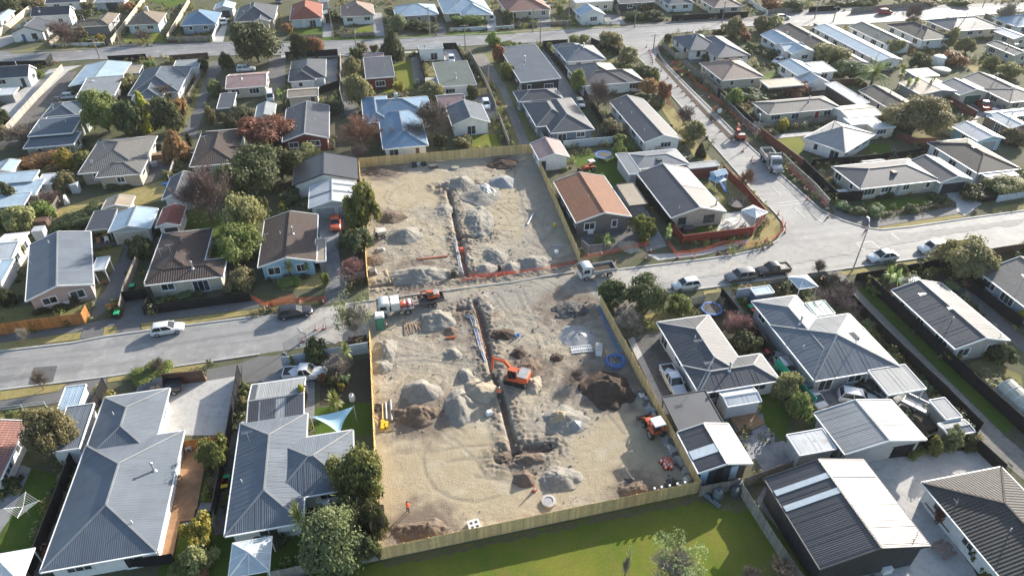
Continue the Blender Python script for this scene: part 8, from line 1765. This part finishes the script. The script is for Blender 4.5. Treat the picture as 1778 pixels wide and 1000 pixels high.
def playhouse():
 root = empty('playhouse',at_px('b3',1400,285),GA + .25,'raised pale blue playhouse with blue slide','playhouse'); bm_ = plain('play_blue',(.2,.42,.68),.6); pw = plain('play_pale',(.55,.63,.68),.6)
 for x in (-1.2,1.2):
  for y in (-.9,.9): m = MB(); m.box(x - .05,x + .05,y - .05,y + .05,0,1.2); m.build('post',pw,root)
 m = MB(); m.box(-1.3,1.3,-1.,1.,1.2,1.3); m.build('floor',pw,root); m = MB(); m.box(-1.2,1.2,-.2,.9,1.3,2.5); m.build('cabin',bm_,root)
 m = MB(); a,z0,z1 = 1.4,2.5,3.1; m.poly([(-a,-.95,z0),(a,-.95,z0),(a,.05,z1),(-a,.05,z1)],[(0,0),(2.8,0),(2.8,1),(0,1)]); m.poly([(-a,.05,z1),(a,.05,z1),(a,1.05,z0),(-a,1.05,z0)]); m.poly([(-a,-.95,z0),(-a,.05,z1),(-a,1.05,z0)]); m.poly([(a,-.95,z0),(a,1.05,z0),(a,.05,z1)]); m.build('roof',plain('play_roof',(.4,.52,.62),.5),root)
 for x in (-1.25,1.25): m = MB(); m.box(x - .04,x + .04,-.95,-.87,1.3,2.5); m.build('veranda_post',pw,root)
 m = MB(); m.box(-1.25,1.25,-.95,-.9,1.6,1.68); m.build('rail',pw,root)
 m = MB(); m.mesh8([(-.5,-1.,1.2),(0.,-1.,1.2),(0,-3.,.1),(-.5,-3.,.1),(-.5,-1.,1.3),(0,-1.,1.3),(0,-3.,.18),(-.5,-3.,.18)]); m.build('slide',PIPEB,root)
 m = MB()
 for x in (.6,1.0): m.bar((x,-1.,1.3),(x,-1.6,0),.05)
 for k in range(4): m.bar((.6,-1.12 - k * .12,1.04 - k * .26),(1.0,-1.12 - k * .12,1.04 - k * .26),.04)
 m.build('ladder',pw,root)
 for x in (-.6,.5): m = MB(); m.box(x - .3,x + .3,-.23,-.2,1.7,2.2); m.build('window',GLASS,root)
playhouse()
def sail(label,corners,heights,mat):
 P = [G(x,y,h) for (x,y),h in zip(corners,heights)]; c = sum(P,Vector()) / 3; base = Vector((c.x,c.y,0)); root = empty('shade_sail',base,0,label,'shade sail')
 n_ = 10; m = MB(); idx = {}
 for i in range(n_ + 1):
  for j in range(n_ + 1 - i):
   a,b = i / n_,j / n_; g = 1 - a - b; p = P[0] * a + P[1] * b + P[2] * g
   e = 27 * a * b * g; edge = 4 * (a * b * (g < .001) + b * g * (a < .001) + a * g * (b < .001))
   k = 4 * max(a * b * (1 - g) ** 2 * (1 - g),b * g * (1 - a) ** 3,a * g * (1 - b) ** 3); p = p + (c - p) * .2 * k - Vector((0,0,.25 * e))
   idx[(i,j)] = len(m.v); m.v.append(tuple(p - base))
 for i in range(n_):
  for j in range(n_ - i):
   m.f.append((idx[(i,j)],idx[(i + 1,j)],idx[(i,j + 1)])); m.uv.append([(0,0)] * 3); m.mi.append(0)
   if i + j < n_ - 1: m.f.append((idx[(i + 1,j)],idx[(i + 1,j + 1)],idx[(i,j + 1)])); m.uv.append([(0,0)] * 3); m.mi.append(0)
 m.build('canopy',mat,root)
 for p,h in zip(P,heights): m = MB(); q = p - base; m.tube([(q.x,q.y,0),(q.x,q.y,h + .15)],.05,8); m.build('post',ALU,root)
sail('pale blue triangular shade sail over the lawn by the slate house',t('c2',375,882,668,812,572,1003),(2.5,2.9,2.3),plain('sail_blue',(.42,.6,.66),.8,.05)); sail('small grey shade sail beside the big bushy tree',t('d2',415,490,505,470,495,520),(2.4,2.6,2.2),plain('sail_grey',(.5,.51,.52),.8,.05))
def gazebo(label,tile,x,y,s,h,mat,rz=GA,glass=False):
 root = empty('gazebo',at_px(tile,x,y),rz,label,'gazebo','gazebos'); a = s / 2
 for sx in (-1,1):
  for sy in (-1,1): m = MB(); m.box(sx * a * .92 - .05,sx * a * .92 + .05,sy * a * .92 - .05,sy * a * .92 + .05,0,h); m.build('post',CONEW,root)
 q = [(-a,-a,h),(a,-a,h),(a,a,h),(-a,a,h)]; z1 = h + s * .22
 for k in range(4): m = MB(); m.poly([q[k],q[(k + 1) % 4],(0,0,z1)],[(0,0),(s,0),(s / 2,s / 2)]); m.build('roof_panel',mat,root)
 m = MB()
 for k in range(4): m.bar(q[k],(0,0,z1 + .02),.08); m.bar(q[k],q[(k + 1) % 4],.08); c = ((q[k][0] + q[(k + 1) % 4][0]) / 2,(q[k][1] + q[(k + 1) % 4][1]) / 2,h); m.bar(c,(0,0,z1 + .02),.05)
 m.build('roof_frame',CONEW,root)
gazebo('white framed glass roofed gazebo at the bottom beside the lawn','d2',0,960,3.6,2.3,plain('gazebo_glass',(.4,.45,.47),.15,.15)); gazebo('small glass roofed gazebo at the lane mouth','b4',235,1030,3.,2.2,plain('gazebo_glass',(.4,.45,.47))); gazebo('white pop up canopy in the red fenced corner','b3',1640,545,3.,2.3,plain('canopy_white',(.6,.6,.58),.7,.1),GA + .4); gazebo('white canopy tent in the bottom left corner','d1',120,1040,3.6,2.2,plain('canopy_white',(.6,.6,.58)))
def clothesline():
 root = empty('clothesline',at_px('d1',210,595),.3,'rotary clothesline on the bottom left lawn','clothesline'); m = MB(); m.tube([(0,0,0),(0,0,2.)],.035,8); m.build('pole',ALU,root)
 for k in range(4): a = k * 1.5708; m = MB(); m.bar((0,0,1.75),(1.6 * math.cos(a),1.6 * math.sin(a),2.1),.05); m.build('arm',CONEW,root)
 m = MB()
 for r_ in (.5,.75,1.,1.25,1.5):
  for k in range(4): a,b = k * 1.5708,(k + 1) * 1.5708; z = 1.75 + .22 * r_; m.bar((r_ * math.cos(a),r_ * math.sin(a),z),(r_ * math.cos(b),r_ * math.sin(b),z),.018)
 tag(m.build('lines',CONEW,root),kind='stuff')
clothesline()
def picnic(tile,x,y,rz,label,mat):
 root = empty('picnic_table',at_px(tile,x,y),rz,label,'table','garden tables')
 for k in range(5): m = MB(); m.box(-.85,.85,-.38 + k * .155,-.245 + k * .155,.72,.76); m.build('plank',mat,root)
 for s in (-1,1):
  m = MB(); m.box(-.85,.85,s * .72 - .13,s * .72 + .13,.43,.47); m.build('bench',mat,root)
  for x_ in (-.6,.6): m = MB(); m.bar((x_,s * .7,0),(x_,s * .2,.72),.08); m.build('leg',mat,root)
picnic('d4',1215,830,GA + .2,'brown picnic table beside the black workshop',plain('table_brown',(.22,.15,.13),.7,.15)); picnic('d1',55,385,1.2,'old picnic table at the left edge path',plain('old_timber',(.26,.17,.11),.85)); picnic('b3',1500,545,.6,'outdoor table on the red fenced patio',CONEW)
def bin_(tile,x,y,body,lid,label):
 return box_thing('wheelie_bin',label,'bin',tile,x,y,(.58,.68,.95),plain('bin_' + body,{'dark': (.03,.05,.04),'black': (.02,.02,.02)}[body],.5),GA,group='wheelie bins',taper=(1.08,1.1),lid=plain('binlid_' + lid,{'green': (.02,.35,.15),'yellow': (.75,.45,.02),'red': (.5,.04,.03)}[lid],.5))
for a in (('d1',1568,365,'dark','green','green lidded bin between the deck house and slate house'),('d1',1556,410,'dark','yellow','yellow lidded bin between the deck house and slate house'),('d1',1560,388,'dark','red','red lidded bin between the green and yellow ones'),('c3',1628,165,'dark','green','green lidded bin beside the pink tree'),('c3',1645,185,'dark','red','red lidded bin beside the pink tree'),('c4',110,432,'dark','yellow','yellow lidded bin at the light hipped house wall'),('c1',918,18,'dark','green','green lidded bin behind the black gate'),('c4',12,470,'black','red','red lidded bin between the hipped houses'),('c1',815,205,'black','green','bin at the short orange stained fence')): bin_(*a)
def tank(tile,x,y,r,h,label,mat,lying=False,rz=0.):
 root = empty('water_tank',at_px(tile,x,y),rz,label,'tank','tanks and drums'); m = MB()
 if lying:
  for k in range(7): m.tube([(-h / 2 + h * k / 7,0,r),(-h / 2 + h * (k + .8) / 7,0,r)],r * (1 if k % 2 else .94),14)
 else: m.lathe([(r * .97,0),(r,.1),(r,h - .15),(r * .85,h),(r * .2,h + .08)],18)
 m.build('shell',mat,root,None,0,40)
 m = MB(); m.lathe([(.12,0),(.12,.08)],10,(0,0,(2 * r if lying else h + .06))); m.build('cap',DARKP_,root)
DRUM = plain('tank_greygreen',(.12,.16,.17),.6,.15)
tank('d3',1400,465,.5,1.2,'grey green drum at the park fence corner',DRUM); tank('d3',1365,490,.28,2.2,'ribbed grey culvert pipe lying at the park corner',DRUM,True,-.9); tank('d3',1520,440,.55,1.1,'dark barrel in the park fence corner',plain('barrel_dark',(.05,.07,.075),.6)); tank('d3',1530,400,.55,1.3,'dark compost bin in the park fence corner',plain('barrel_dark',(.05,.07,.075)))
tank('b4',1005,955,1.9,.5,'round white covered pool in the black fenced garden',plain('pool_cover',(.6,.61,.6),.6,.06)); tank('a4',1205,495,2.2,.9,'round garden pool near the dark bronze tree',plain('pool_wall',(.3,.3,.26),.7,.1)); tank('c2',660,770,.35,.9,'white cement drum on the dark lawn edge',CONEW); tank('a4',1185,445,1.6,2.2,'white round tank right of the dark round tree',CONEW)
def tunnel():
 root = empty('tunnel_house',at_px('c4',1735,815),GA + R(90),'curved plastic tunnel greenhouse at the right edge','greenhouse'); m = MB(); n_ = 10; L = 5.
 cl = plain('tunnel_plastic',(.42,.4,.32),.3,.2)
 for k in range(n_): a,b = math.pi * k / n_,math.pi * (k + 1) / n_; m.poly([(-L / 2,1.6 * math.cos(a),2.1 * math.sin(a)),(L / 2,1.6 * math.cos(a),2.1 * math.sin(a)),(L / 2,1.6 * math.cos(b),2.1 * math.sin(b)),(-L / 2,1.6 * math.cos(b),2.1 * math.sin(b))])
 for x in (-L / 2,L / 2): m.poly([(x,1.6 * math.cos(math.pi * k / n_),2.1 * math.sin(math.pi * k / n_)) for k in range(n_ + 1)])
 m.build('cover',cl,root)
 for i in range(5): x = -L / 2 + L * i / 4; m = MB(); m.tube([(x,1.63 * math.cos(math.pi * k / 14),2.13 * math.sin(math.pi * k / 14)) for k in range(15)],.035,6); m.build('hoop',CONEW,root)
tunnel()
def deck(label,pts,z=.22):
 P = [G(x,y) for x,y in pts]; c = sum(P,Vector()) / len(P); root = empty('timber_deck',c,GA,label,'deck')
 q = [((p - c).dot(VX),(p - c).dot(UX)) for p in P]; m = MB(); k = min(a for a,_ in q) + .07
 while k < max(a for a,_ in q):
  iv = clip_line(q,k)
  if iv: m.box(k - .065,k + .065,iv[0],iv[1],z - .05 + rnd.uniform(-.004,.004),z)
  k += .145
 tag(m.build('planks',DECKM,root),kind='stuff')
 m = MB()
 for a,b in zip(q,q[1:] + q[:1]): m.bar((a[0],a[1],z / 2 - .03),(b[0],b[1],z / 2 - .03),.05,z - .08)
 m.build('fascia',FM['brown'],root)
deck('long warm timber deck beside the large grey house',t('d1',1228,180,1300,130,1440,110,1402,290,1335,618,1240,632,1188,888,1075,893,1150,590)); deck('dark timber deck behind the grey hipped house',t('c3',1480,880,1660,850,1730,930,1570,1010),.15)
def furniture(tile,x,y,label,mat,rz=.4):
 root = empty('outdoor_chair',at_px(tile,x,y) + Vector((0,0,.22)),rz,label,'chair','outdoor chairs'); m = MB(); m.box(-.3,.3,-.3,.3,.38,.45); m.build('seat',mat,root); m = MB(); m.box(-.3,.3,.24,.3,.45,.95); m.build('backrest',mat,root)
 for sx in (-.26,.26):
  for sy in (-.26,.26): m = MB(); m.box(sx - .03,sx + .03,sy - .03,sy + .03,0,.38); m.build('leg',mat,root)
furniture('d1',1200,385,'dark chair on the timber deck near the wall',DARKP_); furniture('d1',1225,345,'second dark chair on the timber deck',DARKP_,1.2); furniture('d1',1300,140,'white outdoor chair at the top of the deck',CONEW); furniture('d1',1250,160,'red outdoor chair at the top of the deck',REDP,1.); furniture('b1',740,680,'white garden chair beside the double garage',CONEW); furniture('b1',685,690,'brown garden chair beside the double garage',DECKM)
def bicycle(tile,x,y):
 root = empty('bicycle',at_px(tile,x,y),GA,'bicycle leaning at the pinkish roofed shed','bicycle')
 for x_ in (-.52,.52): m = MB(); m.tube([(x_ + .33 * math.cos(a),0,.34 + .33 * math.sin(a)) for a in [6.2832 * j / 18 for j in range(19)]],.022,5,caps=False); m.build('wheel',TYRE,root)
 m = MB()
 for a,b in (((-.52,0,.34),(-.05,0,.3)),((-.05,0,.3),(-.18,0,.82)),((-.18,0,.75),(.38,0,.78)),((-.05,0,.3),(.38,0,.75)),((.52,0,.34),(.36,0,.95)),((-.52,0,.34),(-.18,0,.72))): m.bar(a,b,.04)
 m.build('frame',STEELD,root); m = MB(); m.box(-.3,-.06,-.06,.06,.84,.9); m.build('saddle',DARKP_,root); m = MB(); m.bar((.34,-.25,.98),(.34,.25,.98),.03); m.build('handlebar',BLACKM,root)
bicycle('b3',305,160)
house('blue_shed','dark blue shed behind the white sheet fence','ltblue','v_navy',[('f',t('c3',1665,45,1790,30,1760,-15,1655,0))],cat='shed',he=2.4,win=0,over=.12,extras=[])
house('glasshouse','small white framed glasshouse below the pale blue porch house','white','white',[('gu',t('a4',285,585,405,575,360,515))],cat='greenhouse',he=1.7,win=1,over=.08,extras=[],pitch=25)
for i,(tl,x,y,lab) in enumerate((('b3',533,615,'white air conditioner in front of the brown tiled house'),('c1',465,120,'white air conditioner beside the rose walled house'),('d4',830,975,'grey outdoor unit at the black workshop wall'),('b4',505,285,'grey outdoor unit beside the corner house wall'))): box_thing('air_conditioner',lab,'air conditioner',tl,x,y,(.9,.35,.7),CONEW,GA,group='outdoor air conditioners')
box_thing('planter','white planter wall with grasses at the bottom right house','planter','d4',1195,610,(1.,3.4,.5),CONEW,GA,lid=SOIL); box_thing('planter','raised dark planter beside the white carport','planter','c4',1085,935,(1.2,2.6,.6),STEELD,GA,lid=SOIL); box_thing('spa_cover','white spa box beside the corner house','spa','b4',530,355,(2.,1.8,.7),CONEW,GA); box_thing('storage_bin','open dark storage bin behind the red panel fence','bin','b3',1205,600,(1.9,1.,.7),STEELD,GA); box_thing('cupboard','pale metal cupboard beside the dark hedge','cupboard','b1',530,330,(1.3,1.2,1.7),PIPEW,GA); box_thing('door_panel','white door panel propped on the dry lawn edge','panel','b1',460,405,(.9,1.6,1.2),CONEW,.5,taper=(.3,1.)); box_thing('work_bench','timber workbench on the cluttered patio','bench','b1',1080,100,(2.,1.,.9),plain('old_timber',(.26,.17,.11),.85),GA); box_thing('patio_box','dark crate on the cluttered patio','crate','b1',1095,35,(1.4,1.2,1.2),DARKP_,GA); box_thing('patio_box','pale crate on the cluttered patio','crate','b1',1060,150,(1.,1.,.7),PIPEW,.4); box_thing('blue_tub','blue paddling tub on the lawn edge','tub','b1',1140,280,(1.2,.8,.25),PIPEB,.3); box_thing('cage','small rusty cage shed beside the hedge','shed','b1',290,640,(1.6,1.6,1.6),PIPEW,GA); box_thing('hutch','dark wooden hutch above the rusty cage','hutch','b1',310,580,(1.8,1.4,1.7),FM['brown'],GA)
def sign(tile,x,y,label):
 root = empty('road_sign',at_px(tile,x,y),GA,label,'sign'); m = MB(); m.tube([(0,0,0),(0,0,1.4)],.04,6); m.build('stand',STEELD,root); m = MB(); m.lathe([(.55,-.02),(.55,.02)],20); o = m.build('board',CONEW,root,(0,-.05,1.5)); o.rotation_euler = (R(90),0,0); m = MB(); m.box(-.5,.5,-.3,.3,0,.06); m.build('foot',STEELD,root)
sign('a3',1412,805,'round white road works sign beside the cones')
# ---------------------------------------------------------------- undergrowth along the garden fences
def inside(P,x,y):
 r_ = False
 for a,b in zip(P,P[1:] + P[:1]):
  if (a.y > y) != (b.y > y) and x < (b.x - a.x) * (y - a.y) / (b.y - a.y) + a.x: r_ = not r_
 return r_
BB = [(min(p.x for p in P),max(p.x for p in P),min(p.y for p in P),max(p.y for p in P),P) for P in PAVED + [SITE_L + SITE_R[::-1]]]
def built(x,y):
 for a,b,c,d,P in BB:
  if a < x < b and c < y < d and inside(P,x,y): return True
 return False
ROOFS = []
for root,W,rects in HOUSES.values():
 ci,si = math.cos(-root.rotation_euler.z),math.sin(-root.rotation_euler.z)
 ROOFS.append((root.location.x,root.location.y,ci,si,[w_.rect for w_ in W]))
def roofed(x,y):
 for ox,oy,ci,si,rs in ROOFS:
  dx,dy = x - ox,y - oy
  if abs(dx) > 22 or abs(dy) > 22: continue
  u,v = dx * ci - dy * si,dx * si + dy * ci
  if any(r_[0] - .1 < u < r_[1] + .1 and r_[2] - .1 < v < r_[3] + .1 for r_ in rs): return True
 return False
ru = random.Random(31); bins = {}
def clump(x,y,s,h):
 kind = ru.choice(('E','L','O','E','O','L','R','W','G') if ru.random() < .6 else ('E','O','L')); key = (int((x + 200) // 80),kind)
 V,F = bins.setdefault(key,([],[]))
 for _ in range(int(34 + 30 * s)):
  d = Vector((ru.gauss(0,1),ru.gauss(0,1),abs(ru.gauss(0,1)))).normalized(); k = ru.uniform(.55,1.05)
  p = Vector((x + d.x * s * k,y + d.y * s * k,h * (.08 + d.z * k * .95))); l = ru.uniform(.1,.22)
  nn = (d + Vector((ru.uniform(-.6,.6),ru.uniform(-.6,.6),ru.uniform(-.2,.7)))).normalized(); a = nn.cross(Vector((ru.uniform(-1,1),ru.uniform(-1,1),ru.uniform(-1,1)))).normalized() * l; b = nn.cross(a) * .6
  i = len(V); V += [tuple(p - a),tuple(p - b),tuple(p + a),tuple(p + b)]; F.append((i,i + 1,i + 2,i + 3))
for P in FLINES:
 for side in (-1,1):
  if ru.random() < .25: continue
  for a,b in zip(P,P[1:]):
   d = (b - a); L = d.length; d.normalize(); nr = Vector((-d.y,d.x,0)) * side; k = ru.uniform(0,1)
   while k < L:
    s = ru.choice((.35,.45,.6,.8)); q = a + d * k + nr * (.25 + s * ru.uniform(.8,1.4)); k += s * ru.uniform(.9,2.6)
    if MN.noise(q * .13 + Vector((7,1,3))) < -.12 or built(q.x,q.y) or roofed(q.x,q.y): continue
    clump(q.x,q.y,s,s * ru.uniform(.9,2.4))
for ox,oy,ci,si,rs in ROOFS:                   # beds against the house walls
 for x0,x1,y0,y1 in rs[:1]:
  for _ in range(int((x1 - x0 + y1 - y0) * .8)):
   u,v = ((ru.uniform(x0,x1),y0 - ru.uniform(.0,.5)),(ru.choice((x0 - .35,x1 + .35)),ru.uniform(y0,y1)))[ru.random() < .5]
   x,y = u * ci + v * si + ox,-u * si + v * ci + oy
   if built(x,y) or roofed(x,y) or MN.noise(Vector((x,y,0)) * .2) < .0: continue
   s = ru.choice((.3,.4,.55)); clump(x,y,s,s * ru.uniform(1,2))
LB = [(min(p.x for p in P),max(p.x for p in P),min(p.y for p in P),max(p.y for p in P),P) for P in LAWNS]
for _ in range(17000):                              # loose planting through the back gardens
 x,y = ru.uniform(-150,190),ru.uniform(45,262)
 if abs(x) > .76 * y + 35 or MN.noise(Vector((x * .07,y * .07,9))) < .04 or built(x,y) or roofed(x,y): continue
 if any(a < x < b and c < y < d and inside(P,x,y) for a,b,c,d,P in LB): continue
 s = ru.choice((.35,.5,.7,.95)); clump(x,y,s,s * ru.uniform(.8,2.2))
for (bn,kind),(V,F) in sorted(bins.items()):
 me = bpy.data.meshes.new('undergrowth'); me.from_pydata(V,[],F); me.materials.append(LM[kind]); tag(link('undergrowth',me),kind='stuff')
# ---------------------------------------------------------------- winter haze
HZ = MB(); HZ.box(-420,420,-60,420,-3,63); hz = bpy.data.materials.new('haze_air'); hz.use_nodes = True; hn = hz.node_tree; hn.nodes.remove(hn.nodes['Principled BSDF'])
pv = hn.nodes.new('ShaderNodeVolumePrincipled'); pv.inputs['Density'].default_value = .00009; pv.inputs['Color'].default_value = (.86,.9,.95,1); pv.inputs['Anisotropy'].default_value = .2; hn.links.new(pv.outputs[0],hn.nodes['Material Output'].inputs['Volume'])
tag(HZ.build('haze',hz),kind='stuff')
